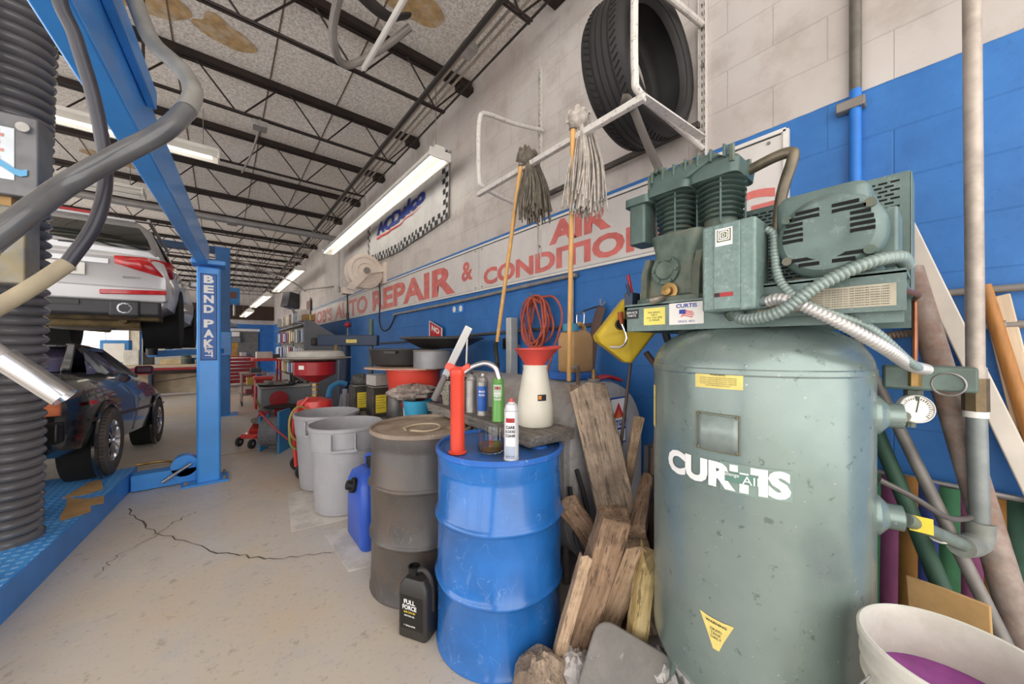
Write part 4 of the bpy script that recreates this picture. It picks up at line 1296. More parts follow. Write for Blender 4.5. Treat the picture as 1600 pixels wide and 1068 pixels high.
# black wire loop hanging beside the drum
o = MB().tube([(1.36, 1.2, .62), (1.33, 1.15, .5), (1.3, 1.1, .4), (1.33, 1.07, .36), (1.4, 1.1, .4), (1.42, 1.15, .55), (1.4, 1.19, .7)], .012, 8).build('cable_loop', M['black_rubber'])
tag(o, 'loop of dark cable hanging behind the timber by the blue drum', 'cable')

# ---- grease pump on the blue drum
t = thing('hand_pump', 'red hand grease pump with steel lever standing on the blue drum', 'hand pump', (.797, 1.346, .866))
pr = mat('pump_red', '#d8452f', .35, 0, .06, 8, coat=.3)
MB().lathe([(0, .866), (.04, .866), (.04, .872), (.031, .875), (.031, 1.195), (.034, 1.2), (.034, 1.225), (.026, 1.232), (.012, 1.24), (0, 1.24)], 28, (.797, 1.346, 0)).build('barrel', pr, t)
b = MB()
b.bar((.797, 1.346, 1.215), (.77, 1.39, 1.25), .02, .035); b.bar((.797, 1.346, 1.215), (.83, 1.30, 1.245), .022, .022)
b.build('head_lug', pr, t, bevel=.003)
MB().bar((.766, 1.405, 1.19), (.811, 1.275, 1.41), .034, .008, (-.6, -.75, .2)).build('lever', mat('bare_steel_lever', '#c9c8c4', .3, .7, .06), t, bevel=.003)
MB().cyl((.745, 1.462, 1.09), (.768, 1.40, 1.20), .016, .014, 12).build('lever_grip', mat('grey_grip', '#6d6a66', .5), t)
MB().cyl((.825, 1.32, 1.23), (.812, 1.29, 1.37), .0045, n=8).build('pump_rod', M['chrome'], t)
MB().tube([(.82, 1.325, 1.215), (.845, 1.295, 1.24), (.88, 1.25, 1.255), (.905, 1.215, 1.235), (.915, 1.2, 1.19)], .0125, 12).build('discharge_spout', M['chrome'], t)
# glass bowl with amber fluid
t = thing('glass_bowl', 'clear glass measuring bowl with amber fluid on the blue drum lid', 'bowl', (.925, 1.275, .864))
glass = mat('clear_glass', '#f2f4f2', .05, 0, 0, trans=1, ior=1.45)
MB().lathe([(0, .864), (.05, .864), (.058, .875), (.064, .958), (.061, .958), (.055, .88), (.048, .871), (0, .871)], 40, (.925, 1.275, 0)).build('bowl', glass, t)
MB().lathe([(0, .872), (.047, .872), (.0545, .881), (.056, .897), (0, .897)], 36, (.925, 1.275, 0)).build('fluid', mat('amber_fluid', '#b98a3a', .1, 0, .05, trans=.5), t)
b = MB()
for k in range(5):
    b.grid(lambda u, v, k=k: (.925 + .0625 * math.cos(-2.3 + u * .25), 1.275 + .0625 * math.sin(-2.3 + u * .25), .905 + k * .01 + v * .002), 5, 1)
b.build('measure_mark', M['red_print'], t)
# spray cans
def spray(c, r, h, body_m, lab, cap_m=None, prints=(), ang=math.radians(230), grp='spray cans on the drums'):
    x, y, z = c
    t = thing('spray_can', lab, 'spray can', c, group=grp)
    MB().lathe([(0, z), (r, z), (r + .001, z + .004), (r - .001, z + .008), (r - .001, z + h * .8), (r + .001, z + h * .81), (r - .003, z + h * .83), (r * .75, z + h * .9), (r * .45, z + h * .93), (r * .45, z + h * .945), (0, z + h * .945)], 32, (x, y, 0)).build('can', [body_m], t, sharp=30)
    MB().lathe([(0, z + h * .94), (r * .28, z + h * .94), (r * .25, z + h), (0, z + h)], 14, (x, y, 0)).build('nozzle', cap_m or M['red_paint'], t)
    MB().lathe([(r - .0005, z + h * .8), (r + .0015, z + h * .805), (r - .0005, z + h * .815)], 32, (x, y, 0)).build('shoulder_ring', M['chrome'], t)
    for body, zz, w, hh, mm in prints:
        fn = (lambda zz: lambda u, v: (x + (r + .0012) * math.cos(ang + u / r), y + (r + .0012) * math.sin(ang + u / r), z + zz + v))(zz)
        if body:
            text('print', body, mm, t, fn, w, hh, .03)
        else:
            quad(fn, w, hh, 8, 1).build('print_panel', mm, t)
    return t
wcan = mat('white_can_print', '#d9d8da', .3, .2, .04)
spray((.927, 1.135, .863), .031, .25, wcan, 'white aerosol can with red badge, nearest one on the blue drum', prints=[('', .165, .036, .018, M['red_dark']), ('CARB', .137, .036, .013, M['ink']), ('& CHOKE', .12, .04, .012, M['ink']), ('CLEANER', .103, .042, .012, M['ink']), ('', .035, .04, .05, mat('can_pale_blue', '#a9b3c4', .35)), ('NET WT 12 OZ', .02, .035, .005, M['ink'])], ang=math.radians(222))
gcan = mat('green_can_print', '#6aa653', .3, .1, .08)
spray((1.135, 1.5, .932), .033, .25, gcan, 'green aerosol can with pale shoulder on the dark plank', cap_m=M['white_enamel'], prints=[('', .165, .045, .06, mat('can_pale_green', '#b9c9b4', .35)), ('', .178, .034, .016, M['red_dark']), ('BRAKE', .15, .034, .011, M['white_print']), ('PARTS', .135, .034, .011, M['white_print']), ('CLEANER', .12, .04, .011, M['white_print'])], ang=math.radians(226))
spray((1.16, 1.68, .932), .033, .24, M['galv'], 'silver aerosol can with a dark blue label on the dark plank', cap_m=M['white_enamel'], prints=[('', .1, .06, .14, mat('can_blue_label', '#2b5fb4', .35)), ('BRAKE', .14, .035, .012, M['white_print']), ('FLUID', .12, .035, .012, M['white_print'])], ang=math.radians(228))
spray((1.16, 1.80, .932), .033, .24, M['galv'], 'plain silver aerosol can behind the blue labelled one', cap_m=M['black_gloss'])
# oil pitcher with red funnel
t = thing('oil_pitcher', 'cloudy white plastic oil pitcher standing on the dark plank end', 'pitcher', (1.225, 1.31, .932))
mk = mat('cloudy_plastic', '#ded8c8', .4, 0, .04, 5, dirt=.2, dcol='#a89c80')
MB().lathe([(0, .932), (.083, .932), (.09, .94), (.09, 1.02), (.082, 1.09), (.066, 1.18), (.06, 1.215), (.063, 1.235), (.058, 1.235), (.055, 1.215), (.0, 1.2)], 40, (1.225, 1.31, 0)).build('body', mk, t, sharp=50)
MB().tube([(1.27, 1.345, 1.2), (1.31, 1.375, 1.19), (1.325, 1.385, 1.12), (1.30, 1.365, 1.02)], .012, 8).build('handle', mk, t)
fn = lambda u, v: (1.225 + .078 * math.cos(math.radians(250) + u / .078), 1.31 + .078 * math.sin(math.radians(250) + u / .078), 1.075 + v)
lb = quad(lambda u, v: fn(u, v), .045, .03, 4, 1).build('sticker', M['ink'], t)
lb.data.transform(Matrix.Translation((0, 0, 0)))
fn2 = lambda u, v: (1.225 + .0865 * math.cos(math.radians(250) + u / .0865), 1.31 + .0865 * math.sin(math.radians(250) + u / .0865), 1.08 + v)
bpy.data.objects.remove(lb)
lb = quad(fn2, .045, .03, 4, 1).build('sticker', M['ink'], t)
quad(lambda u, v: fn2(u, v + .0) if False else (1.225 + .0875 * math.cos(math.radians(250) + (u - .012) / .0875), 1.31 + .0875 * math.sin(math.radians(250) + (u - .012) / .0875), 1.081 + v), .016, .018, 2, 1).build('orange_mark', mat('orange_mark', '#d8862f', .5), lb)
t = thing('funnel', 'red plastic funnel resting in the mouth of the white oil pitcher', 'funnel', (1.222, 1.31, 1.24))
fm = mat('red_funnel_plastic', '#cf4a40', .45, 0, .06)
b = MB().lathe([(.05, 1.225), (.052, 1.24), (.098, 1.31), (.103, 1.312), (.103, 1.318), (.096, 1.315), (.046, 1.24), (.046, 1.225)], 40, (1.222, 1.31, 0), loop=True)
for i, p in enumerate(b.v):
    if p.x - 1.222 > .05 and p.z > 1.29:
        b.v[i] = p + Vector((.03, -.03, .012)) * ((p.x - 1.222 - .05) / .05)
b.build('cone', fm, t, sharp=50)
MB().lathe([(.04, 1.232), (.0, 1.228)], 24, (1.222, 1.31, 0)).build('strainer', M['galv_dull'], t)

# ---- grey oil tank by the wall
ot = thing('oil_tank', 'big grey obround steel oil tank behind the blue drum, red triangle decal on its end', 'oil tank', (1.7, 1.95, 0))
tk = scuffed('grey_tank_paint', '#a5a19d', '#6f6860', .45, .3, 0, '#8f867c')
poly = []
hw, zc0, zc1 = .335, .46, .785
for k in range(17):
    a = math.pi * k / 16; poly.append((1.70 + hw * math.cos(a), 0, zc1 + hw * math.sin(a)))
for k in range(17):
    a = math.pi + math.pi * k / 16; poly.append((1.70 + hw * math.cos(a), 0, zc0 + hw * math.sin(a)))
def oring(y, s):
    return [(1.70 + (p[0] - 1.70) * s, y, .62 + (p[2] - .62) * s) for p in poly]
b = MB(); loft(b, [oring(1.2, .965), oring(1.206, .99), oring(1.225, 1), oring(2.705, 1), oring(2.72, .99), oring(2.73, .965)])
tkb = b.build('shell', tk, ot, sharp=40)
b = MB(); loft(b, [oring(1.235, 1.012), oring(1.25, 1.012)]); b.build('end_seam', tk, ot)
for x in (1.5, 1.9):
    for y in (1.35, 2.55):
        MB().cyl((x, y, 0), (x, y, .25), .022, n=12).build('leg', M['galv_dull'], ot)
MB().cyl((1.72, 1.33, 1.1), (1.72, 1.33, 1.19), .013, n=12).build('vent_pipe', M['brass'], ot)
MB().cyl((1.72, 1.33, 1.11), (1.72, 1.33, 1.135), .035, n=20).build('bung', M['galv_dull'], ot)
ef = lambda xc, zc, e: (lambda u, v: (xc + u, 1.2 - e, zc + v))
lb = quad(ef(1.775, .90, .003), .16, .27).build('decal', mat('decal_blue', '#2650a0', .4), ot)
quad(ef(1.775, .90, .0045), .14, .25).build('decal_field', M['paper_white'], lb)
b = MB(); b.add([(1.72, 1.1945, .915), (1.83, 1.1945, .915), (1.775, 1.1945, 1.005)], [(0, 1, 2)]); b.build('red_triangle', M['red_print'], lb)
b = MB(); b.add([(1.745, 1.1938, .915), (1.805, 1.1938, .915), (1.775, 1.1938, .965)], [(0, 1, 2)]); b.build('orange_triangle', mat('decal_orange', '#e0742e', .4), lb)
text('lettering', 'CITGO', M['blue_print'], lb, ef(1.775, .885, .006), .12, .035, .04)
quad(ef(1.775, .852, .0055), .14, .012).build('blue_band', M['blue_print'], lb)
for k in range(4):
    text('print', 'MOTOR OIL SAE 30 HEAVY DUTY', M['ink'], lb, ef(1.775, .832 - k * .014, .006), .11, .006)
# jerrycan
t = thing('jerrycan', 'tan plastic jerrycan with blue cap standing on the grey oil tank', 'jerrycan', (1.74, 1.5, 1.118))
tanm = mat('tan_plastic', '#b08a5a', .5, 0, .1, 6, dirt=.2)
b = MB(); loft(b, [ring(z, 1.645 + e, 1.855 - e, 1.43 + e, 1.56 - e) for z, e in ((1.165, .01), (1.18, 0), (1.37, 0), (1.41, .012), (1.43, .035))])
b.build('body', tanm, t, sharp=45)
MB().lathe([(.05, 1.42), (.05, 1.455), (.045, 1.468), (0, 1.47)], 24, (1.70, 1.495, 0)).build('cap', mat('teal_cap', '#3f7f9a', .5), t)
MB().tube([(1.74, 1.495, 1.425), (1.78, 1.495, 1.47), (1.83, 1.495, 1.45), (1.845, 1.495, 1.36)], .014, 8).build('handle', tanm, t)
MB().lathe([(.016, 0), (.016, .03), (0, .032)], 12, (1.66, 1.43, 1.2), (-.3, -1, 0)).build('tap', M['galv_dull'], t)
t = thing('folded_rag', 'blue folded rag on the oil tank beneath the tan jerrycan', 'rag', (1.74, 1.5, 1.12))
MB().boxc((1.745, 1.5, 1.142), (.26, .2, .044)).jitter(.006).build('cloth', mat('blue_rag', '#2f5fa8', .85), t, bevel=.01)
o = MB().tube([(1.66, 1.4, 1.2), (1.58, 1.33, 1.17), (1.47, 1.24, 1.1), (1.40, 1.17, 1.0)], .011, 8).build('drain_tube', mat('brown_tube', '#6e5a4a', .5))
tag(o, 'brown tube running down from the tan jerrycan tap', 'tube')
t = thing('bulb_clamp', 'red handled clamp lying on top of the grey oil tank', 'clamp', (1.83, 1.33, 1.12))
MB().tube([(1.78, 1.36, 1.135), (1.85, 1.33, 1.14), (1.93, 1.30, 1.12)], .013, 8).build('handle', M['red_dark'], t)
MB().tube([(1.77, 1.33, 1.13), (1.84, 1.30, 1.14), (1.93, 1.28, 1.115)], .01, 8).build('handle', M['red_dark'], t)
# yellow can hanging off the platform
t = thing('yellow_fuel_can', 'yellow plastic can hanging tilted beside the compressor platform', 'fuel can', (1.5, .95, 1.4))
ym = mat('yellow_can_plastic', '#cfb02c', .45, 0, .08, 6, dirt=.25, dcol='#8a742c')
b = MB(); loft(b, [ring(z, -.105 + e, .105 - e, -.06 + e * .6, .06 - e * .6) for z, e in ((-.13, .02), (-.115, 0), (.105, 0), (.13, .02), (.145, .05))])
rot = Euler((0, math.radians(38), math.radians(-42))).to_matrix()
b.v = [rot @ p + Vector((1.5, .965, 1.405)) for p in b.v]
b.build('body', ym, t, sharp=45)
def yl(p): return rot @ Vector(p) + Vector((1.5, .965, 1.405))
MB().cyl(yl((-.05, -.058, -.01)), yl((-.05, -.09, -.01)), .026, n=16).build('valve_body', M['black_gloss'], t)
MB().cyl(yl((-.05, -.08, -.01)), yl((-.09, -.085, .03)), .013, n=12).build('valve_tap', mat('orange_tap', '#a8562c', .5), t)
MB().tube([yl((-.05, -.09, -.01)), yl((.0, -.1, -.045)), yl((.01, -.1, -.09)), yl((-.03, -.09, -.125))], .006, 8).build('wire_hook', M['chrome'], t)
MB().tube([yl((-.06, 0, .135)), yl((-.03, 0, .185)), yl((.04, 0, .185)), yl((.07, 0, .135))], .012, 8).build('handle', ym, t)
b = MB()
for s in (-1, 1):
    b.bar(yl((-.08 * s, -.060, -.1)), yl((.08 * s, -.060, .09)), .012, .004, yl((0, -1, 0)) - yl((0, 0, 0)))
b.build('moulded_cross', ym, t)
MB().tube([yl((0, 0, .18)), (1.5, .86, 1.52), (1.46, .79, 1.492)], .006, 6).build('hanging_cord', M['ink'], t)
o = MB().tube([(1.56, .90, 1.30), (1.60, .86, 1.2), (1.61, .86, 1.0), (1.6, .89, .7), (1.6, .9, .05)], .014, 8).build('drain_hose', mat('brown_hose', '#5c4438', .5))
tag(o, 'brown hose dropping from the yellow can behind the tank', 'hose')
o = MB().tube([(1.585, .82, 1.40), (1.64, .8, 1.2), (1.63, .83, .8), (1.63, .83, .04)], .017, 8).build('drain_hose', M['black_rubber'])
tag(o, 'black hose running down the wall just left of the tank', 'hose')
o = MB().cyl((1.541, .95, 1.40), (1.50, 1.11, .0), .008, n=8).build('thin_rod', mat('dark_rod', '#4a3d36', .5))
tag(o, 'thin dark rod leaning in front of the red triangle decal', 'rod')
t = thing('filter_panel', 'dark ribbed panel standing behind the timber, left of the tank', 'panel', (1.75, .9, 0))
pm_ = mat('dark_ribbed_panel', '#4a4a4c', .6)
MB().boxc((1.72, .9, .42), (.22, .03, .84), (0, 0, -.3)).build('panel', pm_, t)
for k in range(9):
    MB().boxc((1.718 + (-.095 + .024 * k) * .955, .882 + .029 - (-.095 + .024 * k) * .0 - .03 - (-.095 + .024 * k) * .295, .42), (.008, .012, .82), (0, 0, -.3)).build('rib', pm_, t)
t = thing('screwdriver_bundle', 'bundle of pens and tools stuck behind the pump on the platform', 'tools', (1.43, .80, 1.4))
for k, (mm, dx, dz) in enumerate(((M['red_dark'], 0, .02), (M['paper_white'], .02, 0), (M['navy'], -.02, -.02))):
    MB().cyl((1.3 + dx * .5, .80, 1.489), (1.3 + dx * 2, .83 + dx, 1.6 + dz), .007, n=8).build('handle', mm, t)
MB().box(1.27, 1.33, .792, .83, 1.47, 1.545).build('holder', M['navy'], t, bevel=.004)

# ---- white pail on a crate at the lower right
t = thing('crate', 'wooden crate under the white pail at the lower right', 'crate', (1.2, -.02, 0))
for k in range(3):
    z = .03 + k * .1
    for (x0, x1, y0, y1) in ((1.03, 1.05, -.19, .13), (1.35, 1.37, -.19, .13), (1.05, 1.35, -.19, -.17), (1.05, 1.35, .11, .13)):
        MB().box(x0, x1, y0, y1, z, z + .075).build('slat', M['wood_pale'], t, bevel=.002)
MB().box(1.03, 1.37, -.19, .13, .29, .306).build('top_board', M['wood_pale'], t)
MB().box(1.05, 1.35, -.17, .11, 0, .02).build('base_board', M['wood_pale'], t)
t = thing('pail', 'dirty white plastic pail with purple liquid inside, right of the tank', 'pail', (1.2, -.02, .308))
pw = mat('dirty_white_pail', '#d6d2c6', .45, 0, .05, 4, dirt=.35, dcol='#a8a190', dscale=7)
z0 = .308
MB().lathe([(0, z0), (.128, z0), (.132, z0 + .01), (.143, z0 + .27), (.151, z0 + .272), (.151, z0 + .28), (.1445, z0 + .283), (.1455, z0 + .305), (.153, z0 + .307), (.153, z0 + .316), (.147, z0 + .32), (.148, z0 + .345), (.156, z0 + .348), (.157, z0 + .368), (.152, z0 + .372), (.146, z0 + .37), (.128, z0 + .012), (0, z0 + .01)], 72, (1.2, -.02, 0)).build('bucket', pw, t, sharp=40)
MB().lathe([(0, z0 + .26), (.1393, z0 + .26)], 48, (1.2, -.02, 0)).build('purple_liquid', mat('purple_liquid', '#8a3a86', .12, 0, .25, 9), t)
MB().tube([(1.10, .105, z0 + .30), (1.09, .12, z0 + .25), (1.06, .07, z0 + .14), (1.04, -.03, z0 + .09), (1.06, -.12, z0 + .14), (1.12, -.15, z0 + .25), (1.125, -.155, z0 + .30)], .0025, 6).build('bail', M['galv'], t)

# ---- things leaning on the wall behind the pail
def rod(name, lab, cat, p0, p1, r, m, r1=None):
    t = MB().cyl(p0, p1, r, r1, 18).build(name, m)
    return tag(t, lab, cat)
rod('concrete_tube', 'thick rust-specked grey pole leaning behind the riser pipe', 'pole', (1.79, -.235, .0), (2.02, .085, 1.62), .036, mat('rusty_grey_pole', '#8e8077', .8, 0, .2, 18, dirt=.5, dcol='#7a5138', dscale=11, bump=.3))
rod('grey_pipe', 'slim grey pipe leaning from behind the tank to the floor', 'pipe', (1.62, -.29, 0), (2.06, .24, 1.36), .018, mat('slim_grey_pipe', '#7b7670', .5, .2, .2, 12))
rod('green_pole', 'dark green pole leaning low behind the slim grey pipe', 'pole', (1.62, -.1, .28), (2.06, .22, 1.12), .024, mat('dark_green_pole', '#33503f', .6))
timber('board', 'long white-edged board leaning against the wall behind the riser pipe', 'board', (1.97, -.44, 0), (2.06, .1, 1.80), .05, .035, mat('white_board', '#cfc6ba', .7, 0, .06, 8), (-1, 0, 0), chip=.001)
timber('batten', 'short pale batten leaning at the right edge behind the brown handle', 'batten', (1.985, -.32, 0), (2.07, -.11, 1.5), .06, .03, M['wood_pale'], (-1, 0, 0), chip=.001)
rod('wooden_handle', 'brown wooden handle leaning on the blue wall, right of the riser pipe', 'handle', (1.95, -.36, 0), (2.05, -.085, 1.54), .02, mat('brown_handle', '#a06c34', .5, 0, .15, 10, stretch=(8, 8, 1)), .017)
o = MB().sphere((2.05, -.085, 1.54), .022, 14, 8).build('x', M['brass']); bpy.data.objects.remove(o)
t = thing('beach_chair', 'folded beach chair with green, pink and orange striped cloth by the wall', 'beach chair', (1.98, .0, .1))
cols = ['#3a4a86', '#3f7a55', '#8f5078', '#9a6e38', '#3b4a8a', '#3f7350', '#85486c', '#9a6e38', '#3a5a4a']
sm = [mat('stripe_' + c[1:], c, .85, 0, .1, 20) for c in cols]
b = MB(); n = 9
for k in range(n):
    b.grid(lambda u, v, k=k: (1.975 + .03 * (1 - v) * -1 + .012 * math.sin(k + u) + .07 * v, .26 - (k + u) * .049, .12 + v * .7 + .012 * math.sin(k * .7)), 2, 6, k % len(cols))
b.build('striped_cloth', sm, t, solid=.004)
b = MB()
MB().tube([(1.93, .275, .02), (2.06, .275, .84)], .011, 8, 0).build('frame_tube', M['galv'], t)
MB().tube([(1.93, -.19, .02), (2.06, -.19, .84)], .011, 8, 0).build('frame_tube', M['galv'], t)
MB().tube([(2.06, .275, .82), (2.06, -.19, .82)], .011, 8, 0).build('frame_tube', M['galv'], t)
timber('cardboard_scrap', 'square tan scrap of board behind the rim of the white pail', 'board', (1.62, -.03, 0), (1.64, .0, .62), .16, .01, M['cardboard'], (-1, .2, .2), chip=.001)
# wall pipe and flex on the right
rod('wall_pipe', 'pale pipe running level on the blue wall at the right edge', 'pipe', (2.07, .12, 1.523), (2.07, -1.5, 1.54), .013, M['galv_dull'])
t = thing('wall_flex', 'brown flexible conduit along the blue wall behind the pressure switch', 'conduit', (2.06, .2, 1.35))
flex([(2.06, .35, 1.34), (2.06, .2, 1.36), (2.06, .05, 1.385), (2.06, -.06, 1.40)], .016, mat('brown_flex', '#8a7866', .5, .3, .2, 20), 'hose', t)
MB().cyl((2.06, -.06, 1.40), (2.06, -1.5, 1.42), .014, n=12).build('straight_length', M['galv_dull'], t)
MB().cyl((2.06, -.1, 1.40), (2.06, -.13, 1.40), .02, n=12).build('coupling', M['galv'], t)
MB().box(2.05, 2.1, -.135, -.115, 1.37, 1.40).build('strap', M['galv'], t)
# ================================================================== middle distance along the wall
# bench behind the trash cans
t = thing('work_bench', 'low steel bench against the blue wall holding pans, tubs and labelled cans', 'bench', (1.6, 3.6, 0))
MB().box(1.12, 2.06, 2.78, 4.45, .585, .62).build('top', mat('bench_top', '#8a8279', .6, 0, .15, 6, dirt=.4), t, bevel=.004)
for x in (1.16, 2.0):
    for y in (2.82, 4.4):
        MB().box(x - .025, x + .025, y - .025, y + .025, 0, .585).build('leg', M['steel_dark'], t)
tar = mat('tarry_can', '#3f3a35', .5, .1, .2, 10, dirt=.5, dcol='#6a5d4d')
def can(x, y, w, d, h, lab, lm):
    t = thing('oil_can', lab, 'oil can', (x, y, .62), group='square dark cans with yellow labels')
    MB().box(x - w / 2, x + w / 2, y - d / 2, y + d / 2, .622, .62 + h).build('body', tar, t, bevel=.012, seg=3)
    lb = quad(lambda u, v: (x + u, y - d / 2 - .002, .62 + h * .45 + v), w * .62, h * .62).build('label', lm, t)
    for k in range(5):
        MB().add([(x - w * .25, y - d / 2 - .003, .62 + h * (.66 - k * .09)), (x + w * (.22 - .06 * (k % 2)), y - d / 2 - .003, .62 + h * (.66 - k * .09)), (x + w * (.22 - .06 * (k % 2)), y - d / 2 - .003, .62 + h * (.675 - k * .09)), (x - w * .25, y - d / 2 - .003, .62 + h * (.675 - k * .09))], [(0, 1, 2, 3)]).build('print_line', M['ink'], lb)
    MB().box(x - w / 2 + .01, x + w / 2 - .01, y - d / 2 + .01, y + d / 2 - .01, .62 + h, .632 + h).build('top_seam', M['galv_dull'], t)
can(1.2, 4.12, .2, .2, .27, 'dark square can with a yellow label, farther of the two on the bench', M['bright_yellow'])
can(1.24, 3.68, .17, .2, .29, 'dark square can with a bigger yellow label, nearer of the two on the bench', M['bright_yellow'])
def rag_pile(name, lab, cat, c, r, m, sq, seed, n=16):
    rnd = random.Random(seed)
    b = MB().sphere(c, r, n, 10, sq)
    b.v = [p + (p - Vector(c)) * rnd.uniform(-.25, .12) for p in b.v]
    return tag(b.build(name, m, sharp=18), lab, cat)
rag_pile('rag_pile', 'heap of dark grey rags on the farther yellow-labelled can', 'rags', (1.2, 4.12, .955), .11, mat('dark_rags', '#5b5a56', .9, 0, .3, 20), (1, 1, .6), 3)
t = thing('box', 'small white box on top of the nearer yellow-labelled can', 'box', (1.26, 3.68, .922))
MB().boxc((1.26, 3.68, .985), (.19, .2, .105), (0, 0, .15)).build('carton', mat('dusty_white_box', '#bdb8b0', .7, 0, .08, 8, dirt=.3), t, bevel=.004)
MB().boxc((1.26, 3.68, 1.04), (.195, .03, .003), (0, 0, .15)).build('tape', M['paper_white'], t)
t = thing('metal_can', 'round dark metal can on the bench in front of the red tub', 'can', (1.29, 3.28, .62))
MB().lathe([(0, .622), (.095, .622), (.098, .63), (.09, .84), (.082, .86), (.05, .865), (0, .865)], 28, (1.29, 3.28, 0)).build('body', mat('sooty_metal', '#5d5b59', .4, .4, .25, 10), t)
MB().lathe([(.08, .858), (.085, .866), (.08, .872)], 28, (1.29, 3.28, 0)).build('rim', M['galv_dull'], t)
t = thing('paint_pail', 'white and red pail on the bench under the red tub', 'pail', (1.42, 3.12, .62))
MB().lathe([(0, .622), (.13, .622), (.14, .78), (0, .78)], 32, (1.42, 3.1, 0)).build('body', M['paper_white'], t)
MB().lathe([(.155, .775), (.16, .8), (.15, .838), (0, .838)], 32, (1.42, 3.1, 0)).build('red_lid', M['red_dark'], t)
t = thing('tub', 'large red plastic tub heaped over by a cardboard sheet on the bench', 'tub', (1.42, 3.2, .84))
MB().lathe([(0, .84), (.21, .842), (.222, .86), (.25, 1.1), (.268, 1.103), (.268, 1.115), (.246, 1.115), (.215, .86), (0, .855)], 44, (1.42, 3.2, 0)).build('body', mat('red_tub_plastic', '#d24536', .4, 0, .08, 4), t, sharp=40)
MB().lathe([(.2235, .87), (.229, .875), (.2245, .885)], 44, (1.42, 3.2, 0)).build('moulded_band', M['red_dark'], t)
o = MB().prism(blob(1.44, 3.25, 1.117, .42, 22), (0, 0, .012)).build('cardboard_sheet', mat('pinkish_cardboard', '#c2a08a', .85, 0, .1, 5)); tag(o, 'ragged sheet of cardboard lying over the red tub', 'cardboard')
t = thing('drain_pan', 'black plastic pan on the cardboard sheet, left of the grey ring', 'pan', (1.5, 3.55, 1.13))
bp = mat('black_pan_plastic', '#3b3836', .4, 0, .15, 5)
MB().lathe([(0, 1.13), (.27, 1.132), (.3, 1.15), (.335, 1.29), (.35, 1.292), (.35, 1.3), (.33, 1.3), (.29, 1.16), (0, 1.145)], 40, (1.45, 3.5, 0)).build('pan', bp, t, sharp=40)
MB().boxc((1.2, 3.2, 1.27), (.05, .12, .02), (0, 0, .6)).build('grip', bp, t)
t = thing('metal_ring', 'grey metal drum-shaped ring on the cardboard between black pans', 'ring', (1.49, 3.0, 1.13))
MB().lathe([(.165, 1.13), (.17, 1.13), (.17, 1.29), (.162, 1.29), (.162, 1.13)], 40, (1.50, 2.98, 0)).build('ring', mat('brushed_grey', '#8d8b8c', .45, .3, .1, 8), t)
MB().lathe([(.168, 1.28), (.176, 1.286), (.168, 1.295)], 40, (1.50, 2.98, 0)).build('bead', M['galv_dull'], t)
t = thing('drain_pan', 'wide flat black pan topping the stack beside the NO sign', 'pan', (1.62, 2.95, 1.3))
MB().lathe([(0, 1.335), (.12, 1.31), (.2, 1.305), (.36, 1.39), (.385, 1.392), (.385, 1.4), (.35, 1.402), (.2, 1.33), (0, 1.345)], 44, (1.62, 3.0, 0)).build('pan', bp, t, sharp=45)
MB().lathe([(.378, 1.396), (.39, 1.402), (.378, 1.41)], 44, (1.62, 3.0, 0)).build('rolled_edge', bp, t)
t = thing('warning_sign', 'small red sign reading NO propped against the wall behind the pans', 'sign', (1.97, 3.2, 1.4))
sp = MB().add([(2.05, 4.14, 1.42), (2.05, 3.82, 1.42), (2.05, 3.82, 1.54), (2.05, 4.14, 1.645)], [(0, 1, 2, 3)]).build('panel', M['red_print'], t, solid=.006)
b = MB()
for p, q in (((4.14, 1.42), (4.14, 1.645)), ((4.14, 1.645), (3.82, 1.54)), ((3.82, 1.54), (3.82, 1.42))):
    b.bar((2.045, p[0], p[1]), (2.045, q[0], q[1]), .004, .014, (1, 0, 0))
b.build('border', M['white_print'], t)
text('lettering', 'NO', M['white_print'], t, lambda x, y: (2.043, 3.98 - x, 1.53 + y - x * .3), .2, .07, .04)
t = thing('tub', 'small blue plastic tub on the bench right of the white and red pail', 'tub', (1.40, 2.9, .62))
MB().lathe([(0, .7), (.1, .7), (.125, .86), (.13, .862), (.122, .862), (.098, .71), (0, .705)], 32, (1.33, 2.93, 0)).build('body', mat('light_blue_tub', '#3f9fc4', .4, 0, .06), t, sharp=40)
MB().lathe([(0, .62), (.11, .62), (.11, .7), (0, .7)], 24, (1.33, 2.93, 0)).build('base_block', M['grey_cab'], t)
rag_pile('wool_pad', 'shaggy grey and pink pile of yarn lying in front of the red tub', 'yarn pile', (1.30, 2.98, .925), .17, mat('grey_pink_yarn', '#a3958c', .95, 0, .35, 30), (1.25, 1, .42), 9, 22)
t = thing('wire_basket', 'round woven basket on the plank behind the red pump', 'basket', (1.25, 2.16, .932))
MB().lathe([(0, .932), (.085, .932), (.098, 1.06), (.1, 1.1), (.092, 1.1), (.08, .94)], 30, (1.25, 2.14, 0)).build('wall', mat('woven_wire', '#8a8678', .7, .1, .5, 90), t)
MB().lathe([(.096, 1.095), (.104, 1.1), (.096, 1.11)], 30, (1.25, 2.14, 0)).build('hoop', M['steel_dark'], t)
t = thing('bottle', 'dark purple bottle standing on the plank right behind the red pump', 'bottle', (1.14, 1.95, .932))
MB().lathe([(0, .932), (.04, .932), (.042, .94), (.042, 1.08), (.02, 1.12), (.018, 1.15), (0, 1.15)], 20, (1.14, 1.95, 0)).build('body', mat('dark_purple_plastic', '#3d3440', .4), t)
MB().lathe([(.02, 1.14), (.02, 1.165), (0, 1.167)], 16, (1.14, 1.95, 0)).build('cap', M['black_gloss'], t)
rag_pile('glove', 'pair of crumpled dark work gloves on the left end of the plank', 'gloves', (1.2, 2.26, .955), .06, mat('dark_glove', '#4a3a40', .85, 0, .3, 24), (1, 1.1, .5), 12)
